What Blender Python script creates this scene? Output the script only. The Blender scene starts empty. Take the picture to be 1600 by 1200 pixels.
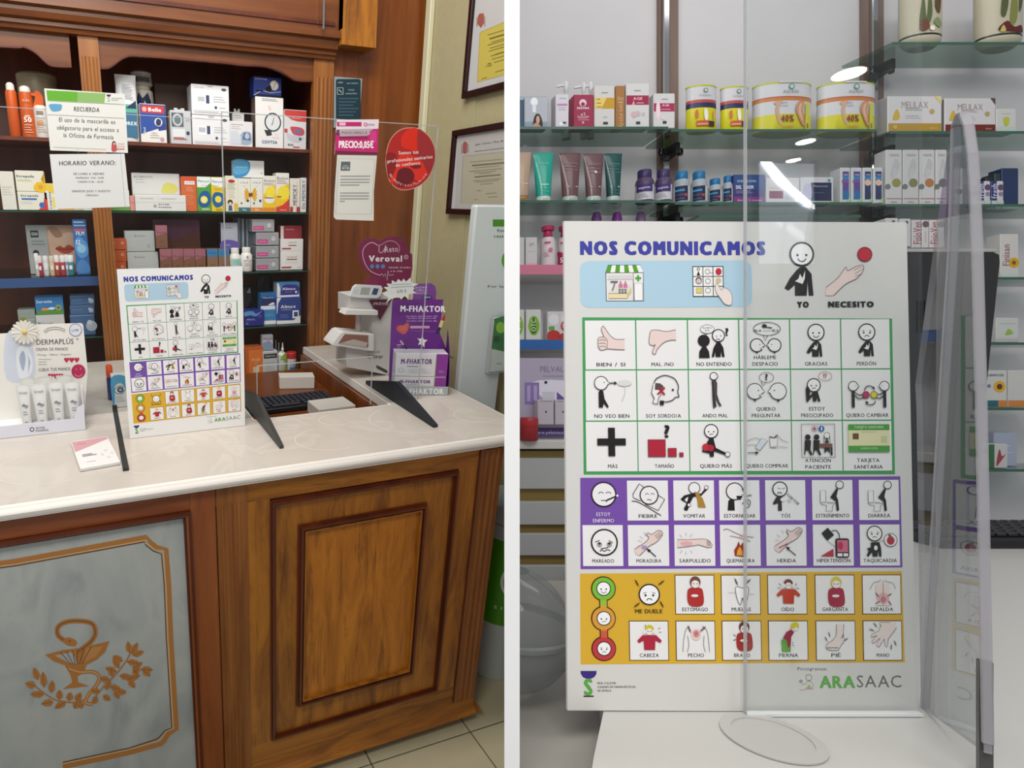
import bpy, bmesh, math
from mathutils import Matrix, Vector
from mathutils.geometry import tessellate_polygon
sc = bpy.context.scene
# ------------------------------------------------ camera, world, lights, exposure
FPX, PX, PY = 931.0, 480.0, 600.0            # focal length and optical centre in pixels of the 1600x1200 frame
YAW, PIT, ROL = 0.35845, 0.29963, -0.01563
CH = 1.53                                    # camera height above the shop floor
_f = Vector((math.sin(YAW)*math.cos(PIT), math.cos(YAW)*math.cos(PIT), -math.sin(PIT)))
_r = Vector((math.cos(YAW), -math.sin(YAW), 0)); _d = _f.cross(_r)
RT = math.cos(ROL)*_r + math.sin(ROL)*_d; DN = -math.sin(ROL)*_r + math.cos(ROL)*_d; FW = _f; UP = -DN
CAM = Vector((0, 0, CH))
cd = bpy.data.cameras.new('camera'); cam = bpy.data.objects.new('camera', cd); sc.collection.objects.link(cam)
cam.matrix_world = Matrix(((RT.x, UP.x, -FW.x, 0), (RT.y, UP.y, -FW.y, 0), (RT.z, UP.z, -FW.z, CH), (0, 0, 0, 1)))
cd.sensor_width = 36; cd.lens = FPX*36/1600; cd.shift_x = (800-PX)/1600; cd.clip_start = .02
sc.camera = cam
sc.view_settings.view_transform = 'Standard'; sc.view_settings.look = 'None'
sc.view_settings.exposure = 0.0; sc.view_settings.gamma = 1; sc.view_settings.use_curve_mapping = False
wd = bpy.data.worlds.new('world'); sc.world = wd; wd.use_nodes = True
wd.node_tree.nodes['Background'].inputs[0].default_value = (.93, .96, 1, 1)
wd.node_tree.nodes['Background'].inputs[1].default_value = .38
MA = Matrix.Identity(4)                      # the wooden pharmacy
MB = Matrix(((RT.x, FW.x, UP.x, 0), (RT.y, FW.y, UP.y, 0), (RT.z, FW.z, UP.z, CH), (0, 0, 0, 1)))   # the white pharmacy: X right, Y away, Z up
def area(M, loc, rot, sx, sy, power, col=(1, 1, 1)):
    l = bpy.data.lights.new('overhead_light', 'AREA'); l.shape = 'RECTANGLE'; l.size = sx; l.size_y = sy; l.energy = power; l.color = col
    o = bpy.data.objects.new('overhead_light', l); sc.collection.objects.link(o)
    o.matrix_world = M @ Matrix.Translation(loc) @ Matrix.Rotation(rot[0], 4, 'X') @ Matrix.Rotation(rot[1], 4, 'Y'); return o
area(MA, (-.4, .0, 2.9), (math.radians(30), 0), 1.4, .5, 30, (1, .97, .92))
area(MA, (.1, 1.25, 3.0), (math.radians(38), 0), 1.5, .3, 30, (1, .97, .93))  # added unseen lamp, tilted to brighten the cabinet shelves
area(MB, (1.1, -.35, 1.5), (math.radians(42), 0), 1.0, .5, 7.2, (1, .985, .97))
area(MB, (1.3, .95, 1.35), (0, 0), .9, .25, 2.0, (1, .985, .97))

# ------------------------------------------------ materials
def lin(c):
    c = c.lstrip('#'); c = c if len(c) == 6 else ''.join(q*2 for q in c); o = []
    for i in (0, 2, 4):
        v = int(c[i:i+2], 16)/255; o.append(v/12.92 if v <= .04045 else ((v+.055)/1.055)**2.4)
    return (*o, 1)
MATS = {}
def mat(c, rough=.55, metal=0, coat=0, emit=0):
    k = (c, rough, metal, coat, emit)
    if k in MATS: return MATS[k]
    m = bpy.data.materials.new('m_'+c.lstrip('#')); m.use_nodes = True; b = m.node_tree.nodes['Principled BSDF']
    b.inputs['Base Color'].default_value = lin(c); b.inputs['Roughness'].default_value = rough; b.inputs['Metallic'].default_value = metal
    b.inputs['Coat Weight'].default_value = coat; b.inputs['Specular IOR Level'].default_value = .35
    if emit: b.inputs['Emission Color'].default_value = lin(c); b.inputs['Emission Strength'].default_value = emit
    MATS[k] = m; return m
def nodes(name):
    m = bpy.data.materials.new(name); m.use_nodes = True; nt = m.node_tree; return m, nt, nt.nodes, nt.links, nt.nodes['Principled BSDF']
def ramp(N, stops):
    r = N.new('ShaderNodeValToRGB'); e = r.color_ramp.elements
    while len(e) < len(stops): e.new(.5)
    for q, (p, c) in zip(e, stops): q.position = p; q.color = lin(c)
    return r
def wood(name, stops, sc3=(9, 9, .9), dist=3.5, rough=.32, streak=None, bump=.12):
    m, nt, N, L, b = nodes(name); tc = N.new('ShaderNodeTexCoord'); mp = N.new('ShaderNodeMapping'); mp.inputs['Scale'].default_value = sc3
    L.new(tc.outputs['Object'], mp.inputs[0]); n = N.new('ShaderNodeTexNoise'); n.inputs['Scale'].default_value = 2.2; n.inputs['Detail'].default_value = 7
    n.inputs['Distortion'].default_value = dist*.35; n.inputs['Roughness'].default_value = .62; L.new(mp.outputs[0], n.inputs[0])
    r = ramp(N, stops); L.new(n.outputs[0], r.inputs[0]); out = r.outputs[0]
    if streak:
        m2 = N.new('ShaderNodeMapping'); m2.inputs['Scale'].default_value = tuple(v*3.4 if v > 4 else v*1.1 for v in sc3); L.new(tc.outputs['Object'], m2.inputs[0])
        n2 = N.new('ShaderNodeTexNoise'); n2.inputs['Scale'].default_value = 2.1; n2.inputs['Detail'].default_value = 5; n2.inputs['Distortion'].default_value = 1.0; n2.inputs['Roughness'].default_value = .7; L.new(m2.outputs[0], n2.inputs[0])
        r2 = ramp(N, [(.53, '#000000'), (.68, '#d0d0d0')]); L.new(n2.outputs[0], r2.inputs[0])
        mx = N.new('ShaderNodeMix'); mx.data_type = 'RGBA'; L.new(r2.outputs[0], mx.inputs[0]); L.new(out, mx.inputs[6]); mx.inputs[7].default_value = lin(streak); out = mx.outputs[2]
    L.new(out, b.inputs['Base Color']); b.inputs['Roughness'].default_value = rough
    bp = N.new('ShaderNodeBump'); bp.inputs['Strength'].default_value = bump; bp.inputs['Distance'].default_value = .002; L.new(n.outputs[0], bp.inputs['Height']); L.new(bp.outputs[0], b.inputs['Normal'])
    return m
def noisemat(name, stops, scale=3, detail=6, dist=.5, rough=.5, sc3=(1, 1, 1), bump=0):
    m, nt, N, L, b = nodes(name); tc = N.new('ShaderNodeTexCoord'); mp = N.new('ShaderNodeMapping'); mp.inputs['Scale'].default_value = sc3
    L.new(tc.outputs['Object'], mp.inputs[0]); n = N.new('ShaderNodeTexNoise'); n.inputs['Scale'].default_value = scale; n.inputs['Detail'].default_value = detail; n.inputs['Distortion'].default_value = dist
    L.new(mp.outputs[0], n.inputs[0]); r = ramp(N, stops); L.new(n.outputs[0], r.inputs[0]); L.new(r.outputs[0], b.inputs['Base Color']); b.inputs['Roughness'].default_value = rough
    if bump:
        bp = N.new('ShaderNodeBump'); bp.inputs['Strength'].default_value = bump; bp.inputs['Distance'].default_value = .003; L.new(n.outputs[0], bp.inputs['Height']); L.new(bp.outputs[0], b.inputs['Normal'])
    return m
def glass(name, tint, ior=1.49, rough=.0, body=0.0, bodycol='#c9d6d2'):
    m, nt, N, L, b = nodes(name); N.remove(b); o = [q for q in N if q.type == 'OUTPUT_MATERIAL'][0]
    t = N.new('ShaderNodeBsdfTransparent'); t.inputs[0].default_value = lin(tint); g = N.new('ShaderNodeBsdfGlossy'); g.inputs['Roughness'].default_value = rough
    fr = N.new('ShaderNodeFresnel'); ge = N.new('ShaderNodeNewGeometry'); iv = N.new('ShaderNodeMapRange'); iv.inputs[3].default_value = ior; iv.inputs[4].default_value = 1/ior
    L.new(ge.outputs['Backfacing'], iv.inputs[0]); L.new(iv.outputs[0], fr.inputs[0]); mx = N.new('ShaderNodeMixShader')
    L.new(fr.outputs[0], mx.inputs[0]); L.new(t.outputs[0], mx.inputs[1]); L.new(g.outputs[0], mx.inputs[2]); src = mx.outputs[0]
    if body:
        d = N.new('ShaderNodeBsdfDiffuse'); d.inputs[0].default_value = lin(bodycol); m2 = N.new('ShaderNodeMixShader'); m2.inputs[0].default_value = body
        L.new(src, m2.inputs[1]); L.new(d.outputs[0], m2.inputs[2]); src = m2.outputs[0]
    L.new(src, o.inputs[0]); return m
W_OAK = wood('oak_panel', [(.22, '#5e3410'), (.42, '#8e5518'), (.58, '#a86a1c'), (.8, '#b87824')], (7, 7, 1.3), 4, .34, '#4a2a10')
W_DOOR = wood('oak_field', [(.22, '#7c4712'), (.45, '#b06a19'), (.7, '#cc8222')], (6, 6, 1.5), 5, .34, '#4a2a10')
W_OAKH = wood('oak_rail', [(.22, '#5e3410'), (.42, '#8e5518'), (.58, '#a86a1c'), (.8, '#b87824')], (1.3, 7, 9), 4, .34, '#4a2a10')
W_CHER = wood('cherry_frame', [(.25, '#6b3214'), (.5, '#8b4a20'), (.75, '#9c5a2a')], (9, 9, .9), 2.5, .3)
W_CHERH = wood('cherry_rail', [(.25, '#6b3214'), (.5, '#8b4a20'), (.75, '#9c5a2a')], (.9, 9, 9), 2.5, .3)
W_DARK = wood('dark_moulding', [(.25, '#431a0b'), (.6, '#602a12'), (.8, '#703516')], (5, 5, 1), 2, .28)
W_CAB = wood('mahogany', [(.25, '#552a0e'), (.5, '#783f18'), (.75, '#8c5020')], (8, 8, .7), 2.5, .32)
W_CABH = wood('mahogany_rail', [(.25, '#4d260d'), (.5, '#6c3a16'), (.75, '#7e481e')], (.8, 8, 8), 2.5, .3)
W_PIL = wood('pilaster_wood', [(.25, '#6a3a14'), (.5, '#8c5422'), (.75, '#a0682e')], (12, 12, .8), 2.5, .38)
W_BACK = wood('dark_cabinet_wood', [(.25, '#4c210f'), (.6, '#6a3018'), (.8, '#7c3e22')], (6, 6, .7), 2.5, .4)  # dark red-brown wood of the cabinet interior and top shelf
M_TOP = noisemat('cream_laminate', [(.3, '#cac2b8'), (.5, '#c4bcb2'), (.56, '#cbc4ba'), (.7, '#c3bbb1')], 2.6, 2, 2.8, .22)
M_EDGE = mat('#e9e4dc', .3)
M_MARB = noisemat('grey_marble', [(.25, '#969b98'), (.45, '#adb2ae'), (.6, '#b8bbb5'), (.75, '#a0a6a3')], 3.4, 10, 1.2, .35, (2.6, 1, 1.2))
M_BEIGE = noisemat('beige_paint', [(.3, '#b0a882'), (.7, '#b5ad87')], 30, 3, 0, .7)
M_TILE = noisemat('floor_tile', [(.3, '#b8b090'), (.6, '#c4bc9e'), (.8, '#cac3a8')], 3, 6, .5, .25)
M_ACR = glass('clear_acrylic', '#fcfdfd', 1.25); M_ACRE = glass('acrylic_edge', '#dcdfe0', 1.5, .1, .4, '#e6e6e8')
M_GLS = glass('shelf_glass', '#cfdcd6', 1.45); M_GLE = mat('#1f4a3c', .25)
M_WHT = noisemat('white_wall', [(.3, '#c4c2c4'), (.7, '#cac8ca')], 4, 2, 0, .6)
M_CHR = mat('#b8b8ba', .12, 1)

# ------------------------------------------------ geometry helpers
def smooth(P, closed, n=5):
    out = []; k = len(P); R = range(k) if closed else range(k-1)
    for i in R:
        if closed: a, b, c, d = P[i-1], P[i], P[(i+1) % k], P[(i+2) % k]
        else: a, b, c, d = P[max(i-1, 0)], P[i], P[i+1], P[min(i+2, k-1)]
        for j in range(n):
            t = j/n; out.append(tuple(.5*((2*b[q])+(-a[q]+c[q])*t+(2*a[q]-5*b[q]+4*c[q]-d[q])*t*t+(-a[q]+3*b[q]-3*c[q]+d[q])*t**3) for q in (0, 1)))
    if not closed: out.append(P[-1])
    return out
GL = {}; CAPH = 1.0
CHARS = "ABCDEFGHIJKLMNÑOPQRSTUVWXYZÁÉÍÓÚabcdefghijklmnñopqrstuvwxyzáéíóú0123456789.,:;/-+?!¡()%€®#&·'*"
def load_glyphs():
    global CAPH
    obs = []
    for wt, off in ((0, 0),):
        for ch in CHARS:
            cu = bpy.data.curves.new('g', 'FONT'); cu.body = ch; cu.resolution_u = 2; cu.offset = off
            o = bpy.data.objects.new('g', cu); sc.collection.objects.link(o); obs.append((wt, ch, o, cu))
    dg = bpy.context.evaluated_depsgraph_get()
    for wt, ch, o, cu in obs:
        me = o.evaluated_get(dg).to_mesh(); V = [(v.co.x, v.co.y) for v in me.vertices]; Fc = [tuple(p.vertices) for p in me.polygons]
        x0 = min((v[0] for v in V), default=0); x1 = max((v[0] for v in V), default=.3)
        GL[(wt, ch)] = ([(x-x0, y) for x, y in V], Fc, x1-x0)
    CAPH = max(y for x, y in GL[(0, 'H')][0])
    for wt, ch, o, cu in obs:
        V, Fc, w = GL[(0, ch)]
        for k, sh in ((1, ((-.016, 0), (.016, 0))), (3, ((-.085, 0),)), (2, ((-.045, -.02), (-.045, .02), (0, 0), (.045, -.02), (.045, .02)))):
            n = len(V); GL[(k, ch)] = (V, Fc, w-2*sh[0][0])
    for wt, ch, o, cu in obs: bpy.data.objects.remove(o); bpy.data.curves.remove(cu)
load_glyphs()
PLN = []     # divider planes, filled below
class G:
    """mesh builder; flat art is drawn in (u right, v up) on the plane facing -Y, each layer a hair in front of the last"""
    EPS = .00012
    def __init__(s, tr=None, step=None): s.v = []; s.f = []; s.m = []; s.ms = []; s.tr = tr or (lambda x, y: (x, y)); s.lay = 1; s.ox = s.oy = 0; s.k = 1; s.step = step or G.EPS; s.sm = False; s.cnt = 0
    def _y(s, lay): s.cnt += 1; return -(s.lay if lay is None else lay)*s.step-s.cnt*4e-6
    def mi(s, m):
        if isinstance(m, str): m = mat(m)
        if m not in s.ms: s.ms.append(m)
        return s.ms.index(m)
    def add(s, V, Fc, m):
        b = len(s.v); s.v += V; i = s.mi(m)
        for q in Fc: s.f.append(tuple(b+j for j in q)); s.m.append(i)
    def o(s, x, y, k): s.ox, s.oy, s.k = x, y, k
    def _2(s, P): return [s.tr(s.ox+x/s.k, s.oy+y/s.k) for x, y in P]
    def flat(s, P2, Fc, m, lay):
        y = s._y(lay)
        V = [(a, y, b) for a, b in P2]; Fo = []
        for q in Fc:
            a, b, c = V[q[0]], V[q[1]], V[q[2]]
            ar = (b[0]-a[0])*(c[2]-a[2])-(b[2]-a[2])*(c[0]-a[0]); Fo.append(tuple(q) if ar > 0 else tuple(reversed(q)))
        s.add(V, Fo, m)
    def F(s, P, m, sm=False, lay=None):
        if sm: P = smooth(P, True, 4)
        tri = [t for t in tessellate_polygon([[Vector((x, y, 0)) for x, y in P]])]
        s.flat(s._2(P), tri, m, lay)
    def R(s, x0, y0, x1, y1, m, lay=None): s.flat(s._2([(x0, y0), (x1, y0), (x1, y1), (x0, y1)]), [(0, 1, 2), (0, 2, 3)], m, lay)
    def RR(s, x0, y0, x1, y1, r, m, lay=None):
        P = []
        for cx, cy, a in ((x1-r, y1-r, 0), (x0+r, y1-r, 90), (x0+r, y0+r, 180), (x1-r, y0+r, 270)):
            for j in range(6): t = math.radians(a+j*18); P.append((cx+r*math.cos(t), cy+r*math.sin(t)))
        s.F(P, m, lay=lay)
    def L(s, P, w, m, sm=False, closed=False, lay=None):
        if sm: P = smooth(P, closed, 4)
        n = len(P); A = []; 
        for i in range(n):
            a = P[i-1] if (i > 0 or closed) else P[i]; b = P[(i+1) % n] if (i < n-1 or closed) else P[i]
            dx, dy = b[0]-a[0], b[1]-a[1]; l = math.hypot(dx, dy) or 1; nx, ny = -dy/l*w/2, dx/l*w/2
            A += [(P[i][0]+nx, P[i][1]+ny), (P[i][0]-nx, P[i][1]-ny)]
        Fc = [(2*i, 2*i+1, (2*i+3) % (2*n), (2*i+2) % (2*n)) for i in range(n if closed else n-1)]
        V2 = s._2(A); y = s._y(lay); s.add([(a, y, b) for a, b in V2], [q if (V2[q[1]][0]-V2[q[0]][0])*(V2[q[2]][1]-V2[q[0]][1])-(V2[q[1]][1]-V2[q[0]][1])*(V2[q[2]][0]-V2[q[0]][0]) > 0 else q[::-1] for q in Fc], m)
    def E(s, x, y, rx, ry, m, lay=None, n=20): s.flat(s._2([(x+rx*math.cos(i*2*math.pi/n), y+ry*math.sin(i*2*math.pi/n)) for i in range(n)]), [(0, i, i+1) for i in range(1, n-1)], m, lay)
    def D(s, x, y, r, m, lay=None): s.E(x, y, r, r, m, lay, 12 if r*1.0/s.k < 3 else 22)
    def O(s, x, y, r, w, m, fill=None, lay=None):
        if fill: s.D(x, y, r, fill, lay)
        n = 22; s.L([(x+r*math.cos(i*2*math.pi/n), y+r*math.sin(i*2*math.pi/n)) for i in range(n)], w, m, closed=True, lay=(s.lay if lay is None else lay)+.5)
    def A(s, x, y, r, a0, a1, w, m, ry=None, n=8): s.L([(x+r*math.cos(math.radians(a0+(a1-a0)*i/n)), y+(ry or r)*math.sin(math.radians(a0+(a1-a0)*i/n))) for i in range(n+1)], w, m)
    def T(s, t, x, y, h, m, w=None, wt=1, rot=0, al='c', flip=1, lay=None, sp=.09):
        """text with cap height h centred on x,y; flip=-1 when v runs downwards"""
        BS = {0: ((0, 0),), 1: ((-.016, 0), (.016, 0)), 2: ((-.045, -.02), (-.045, .02), (0, 0), (.045, -.02), (.045, .02)), 3: tuple((a, b) for a in (-.085, -.028, .028, .085) for b in (-.035, .035))}[wt]
        P = []; Fc = []; cx = 0
        for ch in t:
            if ch == ' ': cx += .34; continue
            g = GL.get((wt, ch))
            if not g: cx += .4; continue
            b = len(P); P += [(cx+a-BS[0][0], c) for a, c in g[0]]; Fc += [tuple(b+j for j in q) for q in g[1]]; cx += g[2]+sp
        cx -= sp; k = h/CAPH; kx = (w/cx) if w else k; cr, sr = math.cos(math.radians(rot)), math.sin(math.radians(rot)); Q = []
        off = {'c': cx/2, 'l': 0, 'r': cx}[al]
        for dx, dy in BS:
            Q = []
            for a, c in P:
                a = (a+dx-off)*kx; c = (c+dy-CAPH/2)*k; a, c = a*cr-c*sr, a*sr+c*cr; Q.append((x+a, y+flip*c))
            s.flat(s._2(Q), Fc, m, lay)
    # ---- solids
    def box(s, x0, x1, y0, y1, z0, z1, m, c=0):
        if c <= 0:
            s.add([(x, y, z) for x in (x0, x1) for y in (y0, y1) for z in (z0, z1)], [(0, 1, 3, 2), (4, 6, 7, 5), (0, 4, 5, 1), (2, 3, 7, 6), (0, 2, 6, 4), (1, 5, 7, 3)], m); return
        c = min(c, (x1-x0)/3, (y1-y0)/3, (z1-z0)/3); bm = bmesh.new(); bmesh.ops.create_cube(bm, size=1)
        for v in bm.verts: v.co = Vector(((x0+x1)/2+v.co.x*(x1-x0), (y0+y1)/2+v.co.y*(y1-y0), (z0+z1)/2+v.co.z*(z1-z0)))
        bmesh.ops.bevel(bm, geom=bm.edges[:], offset=c, segments=1, affect='EDGES'); s.bm(bm, m)
    def bm(s, bm, m):
        bm.verts.index_update(); s.add([tuple(v.co) for v in bm.verts], [tuple(v.index for v in q.verts) for q in bm.faces], m); bm.free()
    def prism(s, P, y0, y1, m, m2=None):
        """outline P in (x,z) extruded from y0 (front) to y1"""
        n = len(P); ar = sum(P[i][0]*P[(i+1) % n][1]-P[(i+1) % n][0]*P[i][1] for i in range(n))
        if ar < 0: P = P[::-1]
        tri = tessellate_polygon([[Vector((x, z, 0)) for x, z in P]]); V = [(x, y0, z) for x, z in P]+[(x, y1, z) for x, z in P]; Fr = []
        for t in tri:
            a, b, c = (P[j] for j in t); w = (b[0]-a[0])*(c[1]-a[1])-(b[1]-a[1])*(c[0]-a[0]); Fr.append(tuple(t) if w > 0 else tuple(reversed(t)))
        s.add(V, Fr+[tuple(n+j for j in reversed(t)) for t in Fr], m); b = len(s.v)-2*n; i = s.mi(m2 or m)
        for j in range(n): k = (j+1) % n; s.f.append((b+j, b+n+j, b+n+k, b+k)); s.m.append(i)
    def prismz(s, P, z0, z1, m, m2=None):
        """outline P in (x,y) extruded from z0 to z1"""
        n = len(P); ar = sum(P[i][0]*P[(i+1) % n][1]-P[(i+1) % n][0]*P[i][1] for i in range(n))
        if ar < 0: P = P[::-1]
        tri = tessellate_polygon([[Vector((x, y, 0)) for x, y in P]]); V = [(x, y, z0) for x, y in P]+[(x, y, z1) for x, y in P]; Fr = []
        for t in tri:
            a, b, c = (P[j] for j in t); w = (b[0]-a[0])*(c[1]-a[1])-(b[1]-a[1])*(c[0]-a[0]); Fr.append(tuple(t) if w > 0 else tuple(reversed(t)))
        s.add(V, [tuple(n+j for j in t) for t in Fr]+[tuple(reversed(t)) for t in Fr], m); b = len(s.v)-2*n; i = s.mi(m2 or m)
        for j in range(n): k = (j+1) % n; s.f.append((b+j, b+k, b+n+k, b+n+j)); s.m.append(i)
    def loft(s, rings, m, cap=True):
        """rings: lists of equal length of 3-D points"""
        n = len(rings[0]); V = [p for r in rings for p in r]; Fc = []
        for i in range(len(rings)-1):
            for j in range(n): k = (j+1) % n; Fc.append((i*n+j, i*n+k, (i+1)*n+k, (i+1)*n+j))
        if cap: Fc += [tuple(range(n-1, -1, -1)), tuple((len(rings)-1)*n+j for j in range(n))]
        s.add(V, Fc, m)
    def lathe(s, prof, m, n=20, cx=0, cy=0, sy=1, cap=True):
        s.loft([[(cx+r*math.cos(2*math.pi*j/n), cy+sy*r*math.sin(2*math.pi*j/n), z) for j in range(n)] for r, z in prof], m, cap); s.sm = True
    def obj(s, name, parent=None, M=None, shade=None, **kw):
        me = bpy.data.meshes.new(name); me.from_pydata(s.v, [], s.f); me.polygons.foreach_set('material_index', s.m)
        for m in s.ms: me.materials.append(m)
        if s.sm if shade is None else shade:
            me.polygons.foreach_set('use_smooth', [True]*len(s.f)); me.set_sharp_from_angle(angle=math.radians(38))
        me.update(); o = bpy.data.objects.new(name, me); sc.collection.objects.link(o)
        if parent: o.parent = parent
        if M is not None: o.matrix_local = M
        for k, v in kw.items(): o[k] = v
        return o
def empty(name, M, **kw):
    o = bpy.data.objects.new(name, None); sc.collection.objects.link(o); o.matrix_world = M; o.empty_display_size = .02
    for k, v in kw.items(): o[k] = v
    return o
def TRS(room, x, y, z, rz=0, rx=0): return room @ Matrix.Translation((x, y, z)) @ Matrix.Rotation(math.radians(rz), 4, 'Z') @ Matrix.Rotation(math.radians(rx), 4, 'X')
# pixel -> point on a plane of a room (room A: world axes; room B: axes of the white pharmacy)
def ray(px, py): return RT*((px-PX)/FPX)+DN*((py-PY)/FPX)+FW
def aY(px, py, Y): d = ray(px, py); return CAM+d*(Y/d.y)
def aX(px, py, X): d = ray(px, py); return CAM+d*(X/d.x)
def aZ(px, py, Z): d = ray(px, py); return CAM+d*((Z-CH)/d.z)
def bY(px, py, D): return Vector(((px-PX)/FPX*D, D, (PY-py)/FPX*D))
def span(room, x0, y0, x1, y1, D):
    f = aY if room is MA else bY; xm, ym = (x0+x1)/2, (y0+y1)/2
    a, b = f(x0, ym, D).x, f(x1, ym, D).x; return a, b, f(xm, y1, D).z, f(xm, y0, D).z
# divider between the two pharmacies
DN_N = ray(800, 0).cross(ray(800, 1200)).normalized()
if DN_N.dot(RT) < 0: DN_N = -DN_N                     # points to the right-hand side
DV0 = .45; DVT = 24/FPX*DV0*ray(800, 600).normalized().dot(FW)*1.0
def divider():
    d = ray(800, 600); g = G(); a0 = d*DV0; a1 = d*2.9; h = UP
    hw = 12/FPX*DV0*DN_N.dot(RT)
    V = []
    for a in (a0, a1):
        for sg in (-1, 1):
            for z in (-1.7, 1.5): V.append(tuple(CAM+a+DN_N*sg*hw+h*z))
    g.add(V, [(0, 2, 3, 1), (4, 5, 7, 6), (0, 1, 5, 4), (2, 6, 7, 3), (1, 3, 7, 5), (0, 4, 6, 2)], mat('#f7f7f7', .6))
    o = g.obj('wall_divider', kind='structure', label='thin white dividing wall between the two pharmacies'); return hw
HW = divider()
# ------------------------------------------------ trim everything that meets the divider
def trim():
    bpy.context.view_layer.update()
    for o in list(sc.objects):
        if o.type != 'MESH' or o.name.startswith('wall_divider'): continue
        mw = o.matrix_world; ds = [(mw @ Vector(c)-CAM).dot(DN_N) for c in o.bound_box]; mn, mx = min(ds), max(ds)
        side = 1 if o.get('roomB') else (-1 if o.get('roomA') else (1 if (mn+mx) > 0 else -1))
        if side < 0 and mx <= -HW: continue
        if side > 0 and mn >= HW: continue
        if o.data.users > 1: o.data = o.data.copy()
        bm = bmesh.new(); bm.from_mesh(o.data); inv = mw.inverted(); p = inv @ (CAM+DN_N*side*(HW+.0003)); n = (inv.to_3x3() @ DN_N) if False else (mw.to_3x3().transposed() @ DN_N)
        r = bmesh.ops.bisect_plane(bm, geom=bm.verts[:]+bm.edges[:]+bm.faces[:], plane_co=p, plane_no=n*(-side), clear_outer=True)
        ed = [e for e in r['geom_cut'] if isinstance(e, bmesh.types.BMEdge)]
        try: bmesh.ops.holes_fill(bm, edges=ed)
        except Exception: pass
        if not bm.faces: bm.free(); print('TRIMMED AWAY', o.name, o.get('label')); bpy.data.objects.remove(o); continue
        bm.to_mesh(o.data); bm.free()
    for o in list(sc.objects):
        if o.type == 'EMPTY' and not o.children: bpy.data.objects.remove(o)
NA = set()
def tagroom(k):
    for o in sc.objects:
        if o.name not in NA: NA.add(o.name); o[k] = 1
# ------------------------------------------------ the pictogram poster (art in the frame of the right-hand poster, px, v down)
def homog(Q):
    """px quad TL,TR,BR,BL -> unit (u 0..1, v 0..1 up); returns the inverse map"""
    (x0, y0), (x1, y1), (x2, y2), (x3, y3) = Q
    dx1, dx2, dx3 = x1-x2, x3-x2, x0-x1+x2-x3; dy1, dy2, dy3 = y1-y2, y3-y2, y0-y1+y2-y3
    den = dx1*dy2-dx2*dy1; g = (dx3*dy2-dx2*dy3)/den; h = (dx1*dy3-dx3*dy1)/den
    m = Matrix(((x1-x0+g*x1, x3-x0+h*x3, x0), (y1-y0+g*y1, y3-y0+h*y3, y0), (g, h, 1))).inverted()
    def f(x, y):
        v = m @ Vector((x, y, 1)); return (v.x/v.z, 1-v.y/v.z)
    return f
PW, PH = .297, .42
_hg = homog([(895, 344), (1430, 349), (1433, 1112), (887, 1110)])
def ptr(x, y):
    u, v = _hg(x, y); return ((u-.5)*PW, v*PH)
K = '#221e20'; SK = '#efd8d2'; RED = '#c3283c'; GRY = '#8b8583'
def G2(): g = G(ptr, .00009); return g
def man(g, x, y, s, arm=1):      # torso with a hand on the chest; x,y = neck, s = scale (torso height)
    g.F([(x-.06*s, y), (x+.1*s, y), (x+.3*s, y+.25*s), (x+.36*s, y+s), (x+.2*s, y+s), (x+.16*s, y+.5*s), (x+.12*s, y+s), (x-.28*s, y+s), (x-.28*s, y+.62*s), (x-.5*s, y+.82*s), (x-.64*s, y+.74*s), (x-.45*s, y+.4*s), (x-.2*s, y+.1*s)], K)
    g.lay += 1; g.F([(x-.28*s, y+.5*s), (x-.16*s, y+.42*s), (x-.1*s, y+.25*s), (x-.02*s, y+.4*s), (x+.08*s, y+.14*s), (x+.06*s, y+.42*s), (x-.02*s, y+.6*s), (x-.12*s, y+.56*s)], '#f4f2f0'); g.lay -= 1
def face(g, x, y, r, w, mood=1, fill='#f6f4f2'):
    g.O(x, y, r, w, K, fill); g.lay += 1; g.D(x-r*.38, y+r*.08, r*.11, K); g.D(x+r*.38, y+r*.08, r*.11, K)
    if mood > 0: g.A(x, y+r*.28, r*.36, 15, 165, w*.6, K)
    elif mood < 0: g.A(x, y+r*.68, r*.28, 200, 340, w*.6, K); g.L([(x-r*.6, y-r*.1), (x-r*.3, y-r*.22)], w*.4, K); g.L([(x+r*.6, y-r*.1), (x+r*.3, y-r*.22)], w*.4, K)
    else: g.L([(x-r*.3, y+r*.5), (x+r*.3, y+r*.4)], w*.6, K)
    g.lay -= 1
def bolt(g, x, y, s, a, c='#4a2a1c'):
    ca, sa = math.cos(math.radians(a)), math.sin(math.radians(a)); P = [(-1, -.1), (-.2, -.3), (-.25, -.05), (.35, -.2), (.3, 0), (1, .15), (.1, .3), (.2, .08), (-.4, .2), (-.35, 0)]
    g.F([(x+s*(p*ca-q*sa), y+s*(p*sa+q*ca)) for p, q in P], c)
def ticks(g, x, y, r0, r1, angs, w, c):
    for a in angs: t = math.radians(a); g.L([(x+r0*math.cos(t), y+r0*math.sin(t)), (x+r1*math.cos(t), y+r1*math.sin(t))], w, c)
def hand_thumb(g, up=1):
    pass
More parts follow.
